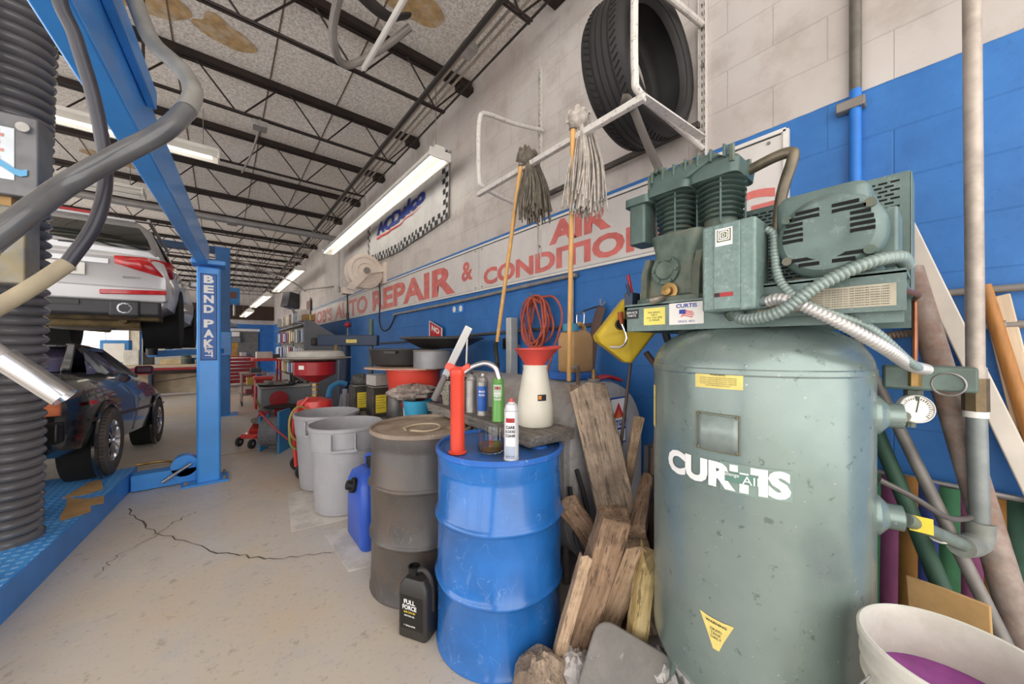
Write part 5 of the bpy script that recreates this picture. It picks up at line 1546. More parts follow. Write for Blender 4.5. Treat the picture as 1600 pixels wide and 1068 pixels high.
o = MB().tube([(1.98, 2.62, 1.4), (1.9, 2.55, 1.33), (1.88, 2.5, 1.2), (1.9, 2.52, 1.12)], .02, 10).build('elbow_hose', M['black_rubber']); tag(o, 'black hose elbow on the wall above the silver can', 'hose')

# ---- red oil drain on wheels
t = thing('oil_drain', 'red wheeled waste-oil drain with a funnel top beyond the trash cans', 'oil drain', (.775, 4.22, 0))
X, Y = .775, 4.25
MB().lathe([(0, .1), (.15, .1), (.17, .13), (.17, .72), (.16, .755), (.06, .785), (.04, .79), (0, .79)], 40, (X, Y, 0)).build('tank', M['red_paint'], t, sharp=45)
MB().cyl((X, Y, .78), (X, Y, .96), .03, n=16).build('riser', M['galv_dull'], t)
for z in (.8, .86, .91):
    MB().cyl((X, Y, z), (X, Y, z + .018), .045, n=8).build('collar', M['brass'], t)
MB().lathe([(.03, .94), (.07, .96), (.2, 1.03), (.205, 1.16), (.215, 1.165), (.2, 1.17), (.19, 1.05), (.03, .97)], 40, (X, Y, 0)).build('funnel', M['red_dark'], t, sharp=40)
quad(lambda u, v: (X + .2072 * math.cos(3.9 + u / .207), Y + .2072 * math.sin(3.9 + u / .207), 1.11 + v), .06, .04, 4, 1).build('sticker', M['paper_white'], t)
for s in (-1, 1):
    w = MB().lathe([(.03, -.018), (.075, -.02), (.08, -.012), (.08, .012), (.075, .02), (.03, .018)], 24, (X - .13, Y + s * .17 - .02, .08), (0, 1, 0), loop=True).build('wheel', M['black_rubber'], t)
    MB().lathe([(0, -.014), (.035, -.014), (.035, .014), (0, .014)], 16, (X - .13, Y + s * .17 - .02, .08), (0, 1, 0)).build('hub', M['galv'], w)
MB().tube([(X - .19, Y - .12, .12), (X - .21, Y - .12, .4), (X - .2, Y - .12, .64), (X - .08, Y - .1, .8)], .016, 10).build('handle', M['red_paint'], t)
b = MB(); P = []
for k in range(34):
    a = 2 * math.pi * k / 12
    P.append((X - .2 + .02 * math.sin(k), Y - .16 - .04 * math.cos(a) + .0, .55 + .17 * math.sin(a) * (1 - k * .006)))
    P[-1] = (X - .17 + .09 * math.cos(a), Y - .19 - .01 * math.sin(k * .5), .56 + .17 * math.sin(a))
b.tube(P, .011, 7, 2); b.build('hose_coil', mat('ochre_hose', '#a3884a', .5, 0, .1), t)
MB().tube([(X - .26, Y - .19, .56), (X - .24, Y - .17, .35), (X - .14, Y - .18, .3), (X - .02, Y - .17, .36)], .011, 8).build('hose_end', mat('olive_hose', '#7d8a4a', .5), t)
t = thing('drain_tray', 'round grey and white tray lying on top of the red oil drain', 'tray', (X, Y, 1.17))
MB().lathe([(0, 1.172), (.2, 1.172), (.34, 1.195), (.355, 1.2), (.355, 1.207), (.3, 1.205), (0, 1.2)], 44, (X + .02, Y + .05, 0)).build('tray', mat('tray_grey', '#9c968c', .5, .1, .1), t)
MB().lathe([(0, 1.2), (.27, 1.2), (.28, 1.22), (.26, 1.27), (.2, 1.278), (0, 1.278)], 40, (X + .03, Y + .07, 0)).build('filter_pad', mat('off_white_pad', '#b7b1a8', .8, 0, .1, 9), t)

# ---- tyre changer: grey cabinet with turntable, navy column and swing arm
t = thing('tyre_changer', 'tyre changing machine with grey cabinet, turntable and navy swing arm', 'tyre changer', (.8, 6.2, 0))
MB().box(.45, 1.15, 6.3, 6.95, 0, .70).build('cabinet', M['grey_cab'], t, bevel=.01)
MB().box(.43, 1.17, 6.28, 6.97, .70, .73).build('cabinet_top', mat('cabinet_top_pale', '#a39e98', .5), t, bevel=.005)
MB().lathe([(0, .74), (.24, .74), (.25, .75), (.24, .765), (0, .77)], 36, (.66, 6.4, 0)).build('turntable', M['black_gloss'], t)
for k in range(4):
    a = math.pi / 4 + k * math.pi / 2
    MB().boxc((.66 + .15 * math.cos(a), 6.4 + .15 * math.sin(a), .785), (.1, .05, .04), (0, 0, a)).build('jaw', M['galv_dull'], t, bevel=.004)
MB().cyl((.66, 6.2, .55), (.66, 6.28, .55), .12, .1, 20).build('bead_breaker', M['red_dark'], t)
MB().cyl((1.25, 4.98, 0), (1.25, 4.98, 1.42), .075, n=24).build('column', M['navy'], t)
MB().box(1.1, 1.4, 4.8, 5.2, 0, .04).build('column_base', M['navy'], t)
MB().bar((.97, 5.1, 1.40), (1.60, 4.72, 1.40), .13, .14).build('swing_arm', M['navy'], t, bevel=.01)
quad(lambda u, v: (1.33 + u * .856 - .037, 4.883 - u * .517 - .065, 1.39 + v), .13, .045).build('name_plate', M['yellow_label'], t)
MB().cyl((1.52, 4.76, .9), (1.52, 4.76, 1.6), .026, n=6).build('tool_shaft', mat('greenish_shaft', '#4a5a50', .4, .3), t)
MB().cyl((1.52, 4.76, 1.48), (1.52, 4.76, 1.68), .032, n=12).build('shaft_cap', mat('shaft_cap', '#51655a', .4), t)
MB().boxc((.95, 5.1, 1.38), (.12, .1, .1), (0, 0, .5)).build('arm_lock', M['steel_dark'], t, bevel=.02)
MB().tube([(1.52, 4.76, .92), (1.48, 4.74, .87), (1.42, 4.72, .86)], .025, 8).build('duck_head', M['steel_dark'], t)
MB().boxc((1.12, 4.87, 1.24), (.03, .03, .2)).build('hanging_tool', M['brass'], t)
MB().box(1.0, 1.2, 6.0, 6.3, 0, .5).build('motor_housing', M['steel_dark'], t, bevel=.02)
# wheel parts stacked beside it
t = thing('tyre_stand', 'dark pedestal stacked with a steel disc, beside the tyre changer', 'stand', (.6, 5.95, 0))
MB().lathe([(0, .0), (.16, .0), (.16, .03), (.07, .05), (.07, .2), (.12, .22), (.12, .30), (0, .30)], 24, (.62, 5.95, 0)).build('pedestal', M['steel_dark'], t)
MB().lathe([(0, .30), (.31, .30), (.31, .325), (.28, .33), (0, .345)], 36, (.62, 5.95, 0)).build('disc', M['galv_dull'], t)
MB().lathe([(.03, .345), (.08, .35), (.1, .4), (.09, .46), (0, .47)], 20, (.66, 5.95, 0)).build('hub', M['red_dark'], t)
MB().lathe([(0, .47), (.2, .47), (.21, .48), (0, .49)], 28, (.66, 5.95, 0)).build('upper_disc', M['steel_dark'], t)
def lump(name, lab, cat, c, d, m, seed):
    rnd = random.Random(seed)
    b = MB()
    for k in range(7):
        b.cyl((c[0] + rnd.uniform(-d, d), c[1] + rnd.uniform(-d, d) * .5, c[2]), (c[0] + rnd.uniform(-d, d), c[1] + rnd.uniform(-d, d) * .5, c[2] + rnd.uniform(.04, .16)), rnd.uniform(.02, .06), n=10)
    return tag(b.build(name, m), lab, cat)
lump('engine_part', 'greasy engine parts heaped on the tyre changer cabinet', 'engine parts', (.98, 6.6, .73), .15, mat('greasy_metal', '#4d4a46', .35, .6, .4, 14), 4)
# blue hose spool
t = thing('cable_spool', 'blue steel reel plate with grey wire on the floor past the red oil drain', 'spool', (.52, 5.35, 0))
bl = mat('reel_blue', '#3f88b8', .45, 0, .1, 6)
MB().boxc((.62, 5.32, .26), (.28, .025, .52), (0, 0, 1.0)).build('side_plate', bl, t, bevel=.006)
MB().boxc((.42, 5.44, .24), (.2, .02, .44), (0, 0, 1.0)).build('side_plate', bl, t, bevel=.006)
MB().cyl((.61, 5.33, .25), (.43, 5.43, .25), .18, n=28).build('wire_coil', mat('coiled_grey_wire', '#6f6f73', .5, .3, .35, 70), t)
MB().tube([(.42, 5.2, .5), (.35, 5.1, .56), (.5, 5.0, .35), (.64, 4.9, .2)], .012, 8).build('handle_bar', M['red_dark'], t)
# red floor jack
t = thing('floor_jack', 'small red floor jack on swivel casters at the edge of the aisle', 'jack', (.32, 6.0, 0))
MB().prism([(.2, 5.9, .1), (.36, 6.2, .1), (.62, 6.05, .1), (.45, 5.72, .1)], (0, 0, .06)).build('frame', M['red_paint'], t, bevel=.01)
MB().bar((.35, 5.95, .16), (.5, 6.3, .34), .12, .08).build('lift_arm', M['red_paint'], t, bevel=.01)
for (x, y) in ((.19, 5.92), (.31, 5.69)):
    w = MB().lathe([(.025, -.015), (.058, -.017), (.062, 0), (.058, .017), (.025, .015)], 20, (x, y, .062), (.8, -.6, 0), loop=True).build('caster', M['black_rubber'], t)
    MB().cyl((x + .012, y - .009, .062), (x - .012, y + .009, .062), .026, n=12).build('caster_hub', M['galv'], w)
    MB().tube([(x, y, .062), (x + .02, y + .02, .13), (x + .08, y + .06, .13)], .014, 8).build('caster_fork', M['red_paint'], t)
MB().cyl((.52, 6.3, .2), (.40, 6.45, .55), .014, n=10).build('pump_handle', M['brass'], t)
# grey drill-like bit and blue hook beside the oil drain
t = thing('jack_stand', 'pale grey jack stand and blue lever between oil drain and bench', 'jack stand', (1.2, 4.45, 0))
for s in (-1, 1):
    MB().bar((1.18 + s * .13, 4.65, 0), (1.18 + s * .02, 4.68, .74), .05, .03, (0, 1, 0)).build('leg', M['grey_plastic'], t)
MB().cyl((1.18, 4.675, .55), (1.18, 4.675, .8), .03, n=14).build('post', M['grey_plastic'], t)
MB().tube([(.98, 4.62, .72), (1.02, 4.66, .83), (1.12, 4.68, .88), (1.2, 4.68, .86)], .03, 8).build('lever', bl, t)

# ---- racks and cabinets further back
t = thing('display_rack', 'grey cabinet end and wire rack hung with small packs along the wall', 'rack', (1.6, 9.5, 0))
MB().prism([(1.3, 8.2, 1.22), (1.3, 8.2, 1.85), (1.42, 8.2, 1.85), (1.92, 8.2, 1.53), (1.92, 8.2, 1.22)], (0, .04, 0)).build('sloped_end', M['grey_cab'], t)
MB().box(1.3, 2.05, 8.16, 8.25, .0, 1.2).build('end_panel', M['grey_cab'], t)
MB().box(1.27, 1.95, 8.15, 8.2, 1.2, 1.23).build('end_ledge', M['galv_dull'], t)
MB().box(1.46, 1.5, 8.25, 13.2, .1, 1.85).build('back_panel', mat('pegboard_grey', '#9a968f', .6), t)
for k in range(5):
    MB().box(1.28, 1.46, 8.3, 13.2, .25 + .38 * k - .012, .25 + .38 * k).build('shelf', M['galv_dull'], t)
for y in (8.3, 10.7, 13.18):
    MB().box(1.44, 1.5, y - .02, y + .02, 0, 1.88).build('upright', M['galv_dull'], t)
pcols = [mat('pack_' + c[1:], c, .5, 0, .15, 30) for c in ('#dfe2ea', '#c9d3e6', '#e8e4dc', '#5c78b8', '#b8443c', '#d8c48a', '#d5d8dc', '#2f3f6a')]
rnd = random.Random(31)
pnames = ('white', 'pale blue', 'cream', 'mid blue', 'red', 'straw yellow', 'light grey', 'navy')
ords = ('first', 'second', 'third', 'fourth', 'fifth', 'sixth', 'seventh', 'eighth', 'ninth', 'tenth', 'eleventh', 'twelfth', 'thirteenth', 'fourteenth')
for col_ in range(14):
    for row in range(1, 4):
        y = 8.5 + col_ * .335; z = .265 + row * .38
        ci = rnd.randrange(len(pcols)); c = pcols[ci]
        o = MB().boxc((1.33, y, z + .14), (.06, .2 + rnd.uniform(-.03, .03), .24 + rnd.uniform(-.04, .06))).build('pack', c)
        tag(o, pnames[ci] + ' pack, ' + ords[col_] + ' along the ' + ('', 'lowest', 'middle', 'top')[row] + ' shelf of the long rack', 'pack', 'small packs on the display rack')
for k, (y, s, c) in enumerate(((8.8, .3, '#ddd9d2'), (9.6, .26, '#cfd3de'), (10.4, .3, '#c9b9a0'), (11.3, .3, '#e2ded6'), (12.2, .3, '#b7b2aa'))):
    o = MB().boxc((1.38, y, 1.85 + s * .42), (.2, .5, s * .8), (0, 0, rnd.uniform(-.3, .3))).build('carton', mat('carton_' + c[1:], c, .7, 0, .15, 9))
    tag(o, ('white carton', 'bluish carton', 'tan carton', 'second white carton', 'grey carton')[k] + ' on top of the pack rack, ' + ('nearest the sloped cabinet end', 'second from the sloped end', 'in the middle of the row', 'fourth from the sloped end', 'farthest of the row')[k], 'carton', 'cartons on the rack top')
t = thing('box', 'brown cardboard box on top of the sloped grey cabinet', 'box', (1.36, 8.26, 1.85))
MB().box(1.3, 1.5, 8.2, 8.5, 1.852, 1.97).build('carton', M['cardboard'], t, bevel=.003)
MB().box(1.395, 1.415, 8.198, 8.502, 1.85, 1.972).build('tape', M['yellow_label'], t)
# red tool chest
t = thing('tool_chest', 'big red tool chest with chrome drawer trims near the far wall', 'tool chest', (.42, 14.9, 0))
MB().box(.02, .84, 14.6, 15.2, .12, .98).build('cabinet', M['red_dark'], t, bevel=.01)
for k in range(7):
    z = .16 + k * .115
    dr = MB().box(.05, .81, 14.58, 14.6, z, z + .1).build('drawer', M['red_dark'], t)
    MB().box(.05, .81, 14.565, 14.58, z + .08, z + .1).build('drawer_pull', M['chrome'], dr)
for x in (.1, .76):
    for y in (14.68, 15.1):
        MB().cyl((x - .02, y, .06), (x + .02, y, .06), .06, n=14).build('caster', M['black_rubber'], t)
chest_items = [((.12, 14.8, 1.08), (.14, .2, .2), '#cfc7ba', 'pale'), ((.3, 14.85, 1.12), (.2, .25, .28), '#b98a4a', 'tan'), ((.33, 14.85, 1.35), (.18, .2, .16), '#c2903e', 'ochre'), ((.12, 14.95, 1.28), (.2, .2, .2), '#8f6f4a', 'brown'), ((.55, 14.8, 1.05), (.16, .2, .12), '#d8d2c8', 'white'), ((.70, 14.85, 1.03), (.14, .16, .1), '#6a7686', 'blue-grey')]
for k, (c, d, cc, nm) in enumerate(chest_items):
    o = MB().boxc(c, d, (0, 0, .1 * k)).build('box', mat('chest_box_%d' % k, cc, .7, 0, .15, 9))
    o.location.z = 0
    tag(o, nm + ' box among the clutter on the red tool chest', 'box', 'boxes on the tool chest')
t = thing('tool_pegs', 'tall black panel of tools beside the blue post, left of the tool chest', 'tool panel', (-.02, 12.5, 0))
MB().box(-.03, .08, 12.4, 12.46, .3, 1.65).build('panel', M['black_gloss'], t)
for k in range(9):
    MB().cyl((.03, 12.39, .45 + k * .12), (.03, 12.33, .45 + k * .12), .035, n=10).build('socket', M['galv_dull'], t)
MB().box(-.03, .08, 12.35, 12.5, 0, .3).build('foot', M['black_gloss'], t)
# tool cart
t = thing('tool_cart', 'small metal cart on casters in the aisle, yellow box on its lower shelf', 'cart', (.55, 10, 0))
for x in (.36, .78):
    for y in (9.85, 10.35):
        MB().cyl((x, y, .08), (x, y, .72), .018, n=8).build('leg', mat('pinkish_leg', '#a07a72', .5) if (x, y) == (.36, 9.85) else M['galv_dull'], t)
        MB().cyl((x - .015, y, .05), (x + .015, y, .05), .05, n=12).build('caster', M['black_rubber'], t)
for z in (.22, .44, .70):
    MB().box(.33, .81, 9.82, 10.38, z, z + .02).build('shelf', mat('cart_shelf', '#a78a80', .5, .2) if z > .6 else M['galv_dull'], t)
for p, d, c, lab in (((.6, 10, .535), (.3, .3, .17), '#b59a4a', 'yellow box on the lower shelf of the metal cart'), ((.55, 10.1, .28), (.25, .3, .1), '#8a4a4a', 'dull red box on the bottom shelf of the metal cart'), ((.62, 10.1, .77), (.2, .25, .1), '#4a4e50', 'dark box on the top of the metal cart')):
    o = MB().boxc(p, d).build('box', mat('cart_box_' + c[1:], c, .6, 0, .12), bevel=.01); tag(o, lab, 'box')
# red work table
t = thing('work_table', 'red topped work table with tools behind the tyre changer', 'table', (.9, 10.9, 0))
MB().box(.6, 1.22, 10.7, 11.5, .95, 1.02).build('top', M['red_paint'], t, bevel=.008)
for x in (.64, 1.18):
    for y in (10.75, 11.45):
        MB().box(x - .02, x + .02, y - .02, y + .02, 0, .95).build('leg', M['red_dark'], t)
MB().box(.62, 1.2, 10.72, 11.48, .4, .42).build('shelf', M['red_dark'], t)
for p, d, c, lab in (((.85, 10.95, 1.1), (.34, .3, .16), '#d8cfc4', 'white and red box on the red work table'), ((1.1, 10.9, 1.07), (.16, .2, .1), '#4b4b4d', 'dark tool case on the red work table'), ((.78, 10.9, .53), (.2, .2, .22), '#3f66b0', 'blue jug-like box under the red work table'), ((1.02, 10.95, .5), (.16, .2, .16), '#c9c4ba', 'pale box under the red work table')):
    o = MB().boxc(p, d).build('box', mat('table_box_' + c[1:], c, .6, 0, .12), bevel=.01); tag(o, lab, 'box')
t = thing('storage_bin', 'red bin standing on the floor before the red work table', 'bin', (.62, 9.2, 0))
MB().box(.55, .85, 9.1, 9.45, 0, .62).build('body', M['red_dark'], t, bevel=.02); MB().box(.53, .87, 9.08, 9.47, .62, .68).build('lid', M['red_paint'], t, bevel=.01)
# far wall fittings
t = thing('wall_clock', 'round white wall clock on the far blue wall', 'clock', (.9, FY, 1.95))
MB().lathe([(0, .03), (.19, .03), (.19, .05), (.22, .05), (.225, 0)], 32, (.9, FY, 1.97), (0, -1, 0)).build('rim', M['black_gloss'], t)
MB().lathe([(0, .035), (.185, .035)], 32, (.9, FY, 1.97), (0, -1, 0)).build('face', M['paper_white'], t)
for a, l in ((.6, .1), (2.2, .15)):
    MB().bar((.9, FY - .04, 1.97), (.9 + l * math.sin(a), FY - .04, 1.97 + l * math.cos(a)), .012, .004, (0, -1, 0)).build('hand', M['ink'], t)
t = thing('poster', 'white poster with dark marks on the far blue wall by the post', 'poster', (.1, FY, 1.6))
pp = MB().box(-.12, .28, FY - .012, FY, 1.55, 2.2).build('sheet', M['paper_white'], t)
for k in range(4):
    MB().boxc((.08 + .06 * (-1) ** k, FY - .014, 1.68 + k * .13), (.16, .004, .05), (0, .4 * (-1) ** k, 0)).build('print_mark', M['ink'], pp)
t = thing('printer', 'pale machine hung on the far wall between poster and clock', 'printer', (.5, FY, 1.7))
MB().box(.36, .72, FY - .3, FY, 1.78, 2.0).build('body', M['paper_white'], t, bevel=.02); MB().box(.36, .75, FY - .3, FY, 1.5, 1.75).build('base', M['grey_cab'], t, bevel=.02)
t = thing('bulletin', 'small pale notice low on the far blue wall', 'notice', (1.15, FY, .95))
MB().box(1.05, 1.3, FY - .01, FY, .95, 1.15).build('sheet', mat('lilac_paper', '#a9b4d8', .7), t)
MB().box(1.07, 1.28, FY - .014, FY - .01, 1.05, 1.06).build('print_mark', M['ink'], t)
# hung heater and black lamp
t = thing('unit_heater', 'blue unit heater hanging from the roof beside the blue post', 'heater', (.2, 13, 2.6))
MB().box(-.02, .42, 12.8, 13.2, 2.52, 2.98).build('casing', mat('heater_blue', '#2f74b0', .5), t, bevel=.01)
MB().box(.06, .34, 12.785, 12.8, 2.68, 2.86).build('grille', mat('rusty_grille', '#6a4638', .6), t)
for x in (.05, .35):
    MB().cyl((x, 13, 2.98), (x, 13, CZ), .008, n=6).build('hanger', M['galv_dull'], t)
MB().cyl((.3, 13, 2.2), (.3, 13, 2.52), .03, n=10).build('drop_pipe', M['galv'], t)
t = thing('pendant_lamp', 'dark round hanging lamp in front of the far blue wall', 'lamp', (.2, 16, 2.0))
MB().lathe([(.22, 1.98), (.25, 2.0), (.22, 2.08), (.05, 2.16), (0, 2.17)], 24, (.22, 16, 0)).build('shade', M['grey_cab'], t)
MB().cyl((.22, 16, 2.17), (.22, 16, CZ), .01, n=6).build('cord', M['galv_dull'], t)
o = MB().tube([(.02, 9.5, 3.0), (.08, 9.5, 3.13), (.3, 9.7, 3.15), (1.5, 11.5, 3.12), (2.08, 13, 3.08)], .02, 8).build('air_line', M['galv']); tag(o, 'grey pipe arching from the far blue post over to the wall', 'pipe')
for k, (x, y) in enumerate(((.45, 12.0), (.62, 12.4), (.75, 11.6), (.95, 12.8), (1.05, 11.0))):
    o = MB().cyl((x, y, 2.7), (x, y, CZ), .006, n=6).build('hanging_cable', M['galv_dull'])
    tag(o, ('first', 'second', 'third', 'fourth', 'fifth')[k] + ' thin cable from the blue heater dropping from the far joists', 'cable', 'cables hanging from the far joists')
# far-left bench and clutter under the silver car
t = thing('long_bench', 'pale workbench with a red stripe below its top, by the far left window', 'workbench', (-1.6, 13, 0))
MB().box(-2.6, -.15, 12.8, 13.4, .78, .84).build('top', M['wood_pale'], t)
MB().box(-2.5, -.2, 12.82, 12.86, .6, .76).build('red_apron', M['red_dark'], t)
MB().box(-1.4, -.2, 12.8, 12.84, .6, .7).build('dark_apron', M['steel_dark'], t)
for x in (-2.55, -1.4, -.2):
    MB().box(x - .03, x + .03, 12.85, 13.35, 0, .78).build('leg', M['navy'], t)
MB().box(-2.5, -.2, 13.3, 13.36, .05, .6).build('back_board', mat('pale_board', '#c7b79c', .7), t)
MB().bar((-2.5, 12.9, .2), (-.25, 12.9, .55), .02, .02).build('brace', M['ink'], t)
clut = [((-2.3, 13.1, .95), (.3, .3, .22), '#6a6f74', 'grey'), ((-1.75, 13.1, 1.03), (.28, .25, .38), '#d8d4c8', 'white'), ((-1.45, 13.15, 1.0), (.2, .2, .32), '#3c3a38', 'black'), ((-1.0, 13.1, .91), (.45, .25, .14), '#d0b98f', 'tan'), ((-.35, 13.1, .9), (.4, .25, .12), '#cfae74', 'ochre'), ((-.6, 13.15, .92), (.25, .2, .16), '#3a6fa8', 'blue')]
for c, d, cc, nm in clut:
    o = MB().boxc(c, d).build('bench_box', mat('bench_box_' + cc[1:], cc, .6, 0, .15), bevel=.01); tag(o, nm + ' box on the pale workbench by the far window', 'box', 'boxes on the pale workbench')
t = thing('shop_vac', 'dark green canister on the pale workbench', 'canister', (-.82, 13.1, .84))
MB().lathe([(0, .84), (.1, .84), (.11, 1.05), (.06, 1.1), (.06, 1.16), (0, 1.16)], 20, (-.72, 12.95, 0)).build('body', mat('dark_green_can', '#47514a', .5), t); MB().lathe([(.105, .98), (.115, 1.0), (.105, 1.02)], 20, (-.72, 12.95, 0)).build('band', M['galv_dull'], t)
t = thing('white_board', 'grey-white board standing behind the pale workbench', 'board', (-.9, 14.6, 0))
MB().box(-1.75, -.1, 14.6, 14.64, .6, 1.55).build('panel', mat('dull_white_board', '#b9b7ad', .6), t)
for x in (-1.7, -.15):
    MB().box(x - .03, x + .03, 14.6, 14.68, 0, 1.55).build('post', M['galv_dull'], t)
t = thing('water_cooler', 'blue topped machine by the far window', 'machine', (-2.3, 15.5, 0))
MB().box(-2.75, -2.05, 15.4, 15.9, 0, .7).build('base', M['grey_cab'], t); MB().box(-2.7, -2.1, 15.4, 15.85, .7, 1.5).build('top', mat('machine_blue', '#3f86c4', .4), t, bevel=.03); MB().box(-2.62, -2.2, 15.385, 15.4, .85, 1.4).build('panel', M['paper_white'], t)
# ================================================================== the blue lift on the left
lift = thing('vehicle_lift', 'blue post lift with floor runway and overhead beam, lettered down its post', 'car lift', (-.09, 4.62, 0))
LB = M['lift_blue']
MB().box(-.18, 0, 4.54, 4.70, 0, 2.1).build('column', LB, lift, bevel=.018, seg=3)
MB().box(-.29, .06, 4.48, 4.78, 0, .018).build('base_plate', LB, lift, bevel=.003)
for x in (-.25, .03):
    for y in (4.52, 4.74):
        MB().cyl((x, y, .018), (x, y, .05), .014, n=6).build('anchor_bolt', M['galv_dull'], lift)
pn = MB().box(-.152, -.028, 4.5335, 4.5385, 1.19, 2.03).build('name_panel', mat('name_panel_blue', '#2b62ac', .4), lift)
b = MB()
for x0, x1, z0, z1 in ((-.152, -.028, 2.022, 2.03), (-.152, -.028, 1.19, 1.198), (-.152, -.145, 1.19, 2.03), (-.035, -.028, 1.19, 2.03)):
    b.box(x0, x1, 4.5325, 4.5345, z0, z1)
build_each(b, 'panel_border', mat('navy_border', '#1c3464', .5), pn)
z = 1.975
for ch in 'BEND PAK':
    if ch != ' ':
        text('letter', ch, M['white_print'], pn, (lambda z: lambda x, y: (-.09 + x, 4.532, z + y))(z), .075, .078, .05)
        z -= .096
    else:
        z -= .045
text('letter', 'LIFT', M['white_print'], pn, lambda x, y: (-.09 + y, 4.532, 1.27 - x), .1, .06, .03)
# overhead beam: from the post top towards the camera
bx = lambda y: -.18 - (4.25 - y) * .052
MB().prism([(bx(.2) - .015, .2, 2.12), (bx(.2) + .07, .2, 2.12), (bx(.2) + .07, .2, 2.33), (bx(.2) - .015, .2, 2.33)], (bx(4.66) - bx(.2), 4.46, 0)).build('overhead_beam', LB, lift, bevel=.008)
MB().prism([(bx(.2) + .07, .2, 2.27), (bx(.2) + .1, .2, 2.27), (bx(.2) + .1, .2, 2.345), (bx(.2) + .07, .2, 2.345)], (bx(2.0) - bx(.2), 1.8, 0)).build('cable_cover', LB, lift, bevel=.006)
MB().boxc((-.09, 4.62, 2.14), (.26, .24, .05)).build('top_cap', LB, lift, bevel=.01)
MB().prism([(bx(.2) - .1, .05, 0), (bx(.2) + .08, .05, 0), (bx(.2) + .08, .21, 0), (bx(.2) - .1, .21, 0)], (0, 0, 2.12)).build('column', LB, lift)
# runway
def runway_material():
    t = NT('diamond_runway')
    v = t.scalevec(1, 1, 1)
    w = t.n('ShaderNodeTexWave', wave_type='BANDS', bands_direction='Y'); w.inputs['Scale'].default_value = 5.2; w.inputs['Distortion'].default_value = 0
    t.l(v, w.inputs['Vector'])
    w2 = t.n('ShaderNodeTexWave', wave_type='BANDS', bands_direction='X'); w2.inputs['Scale'].default_value = 7; t.l(v, w2.inputs['Vector'])
    k = t.math('MULTIPLY', t.ramp(w.outputs['Fac'], .6, .8), t.ramp(w2.outputs['Fac'], .25, .5))
    c = t.mix(t.ramp(t.noise(3), .3, .7), lin('#3583cf'), lin('#4a9be0'))
    c = t.mix(t.math('MULTIPLY', k, .55), c, lin('#a3cdf0'))
    t.l(c, t.b.inputs['Base Color']); t.b.inputs['Roughness'].default_value = .45
    t.bump(k, .6, .004)
    return t.m
rx = lambda y: -.816 + (y - 2.863) * .0926
def rq(y, off, z): return (rx(y) + off, y, z)
rw = MB().prism([rq(.1, -.55, .02), rq(.1, 0, .02), rq(4.92, 0, .02), rq(4.92, -.55, .02)], (0, 0, .152)).build('runway', runway_material(), lift)
MB().prism([rq(.1, 0, .0), rq(.1, .006, .0), rq(4.92, .006, .0), rq(4.92, 0, .0)], (0, 0, .17)).build('runway_side', mat('runway_side_blue', '#3f86d2', .4, 0, .08, 4), lift)
MB().box(rx(4.8) + .005, -.18, 4.66, 4.82, .005, .15).build('crossbeam', LB, lift, bevel=.006)
MB().cyl((-.42, 4.62, .06), (-.22, 4.6, .2), .016, n=12).build('locking_strut', M['chrome'], lift)
MB().cyl((-.27, 4.66, .17), (-.27, 4.78, .17), .1, n=24).build('cable_sheave', LB, lift)
MB().tube([(-.62, 4.86, .2), (-.45, 4.9, .19), (-.3, 4.84, .17)], .012, 8).build('cable', M['brass'], lift)
cb = M['cardboard']
def card(pts, lab, z):
    o = MB().prism([(x, y, z) for x, y in pts], (0, 0, .005)).build('cardboard_piece', cb); tag(o, lab, 'cardboard', 'cardboard pieces on the runway')
card([(-.93, 4.25), (-.86, 4.6), (-.80, 4.62), (-.735, 4.32), (-.80, 4.24)], 'flat piece of cardboard on the blue runway nearest the tyre', .173)
card([(-.90, 4.22), (-.776, 4.1), (-.694, 4.11), (-.665, 3.92), (-.727, 3.92), (-.70, 3.77), (-.82, 3.70), (-.84, 3.78), (-.86, 4.0)], 'stepped piece of cardboard on the blue runway nearest the camera', .174)

# second lift further back: two-post type holding the silver car
l2 = thing('two_post_lift', 'taller blue lift post behind the lettered post, its arms under the silver car', 'car lift', (.03, 8.8, 0))
MB().box(-.08, .14, 8.68, 8.92, 0, 3.2).build('column', mat('second_lift_blue', '#336fae', .4, 0, .08), l2, bevel=.01)
MB().box(-.2, .26, 8.6, 9.0, 0, .02).build('base_plate', LB, l2)
MB().box(-.1, .16, 8.66, 8.94, 1.15, 1.6).build('carriage', LB, l2, bevel=.01)
MB().bar((.0, 8.7, 1.235), (-.75, 7.1, 1.215), .12, .09).build('arm', LB, l2, bevel=.01)
MB().bar((.0, 8.8, 1.235), (-.8, 9.8, 1.215), .12, .09).build('arm', LB, l2, bevel=.01)
for p in ((-.75, 7.1), (-.8, 9.8)):
    MB().cyl((p[0], p[1], 1.2), (p[0], p[1], 1.63), .06, n=16).build('pad', M['black_rubber'], l2)
MB().bar((-2.9, 8.8, 3.15), (.05, 8.8, 3.15), .14, .1).build('top_beam', mat('beam_navy', '#2c4a6e', .4), l2)
MB().box(-2.98, -2.76, 8.68, 8.92, 0, 3.2).build('column', LB, l2, bevel=.01)
MB().bar((-2.8, 8.7, 1.235), (-2.0, 7.1, 1.215), .12, .09).build('arm', LB, l2, bevel=.01)
MB().bar((-2.8, 8.8, 1.235), (-2.0, 9.8, 1.215), .12, .09).build('arm', LB, l2, bevel=.01)
MB().cyl((-2.0, 7.1, 1.2), (-2.0, 7.1, 1.63), .06, n=16).build('pad', M['black_rubber'], l2)
MB().cyl((-2.0, 9.8, 1.2), (-2.0, 9.8, 1.63), .06, n=16).build('pad', M['black_rubber'], l2)

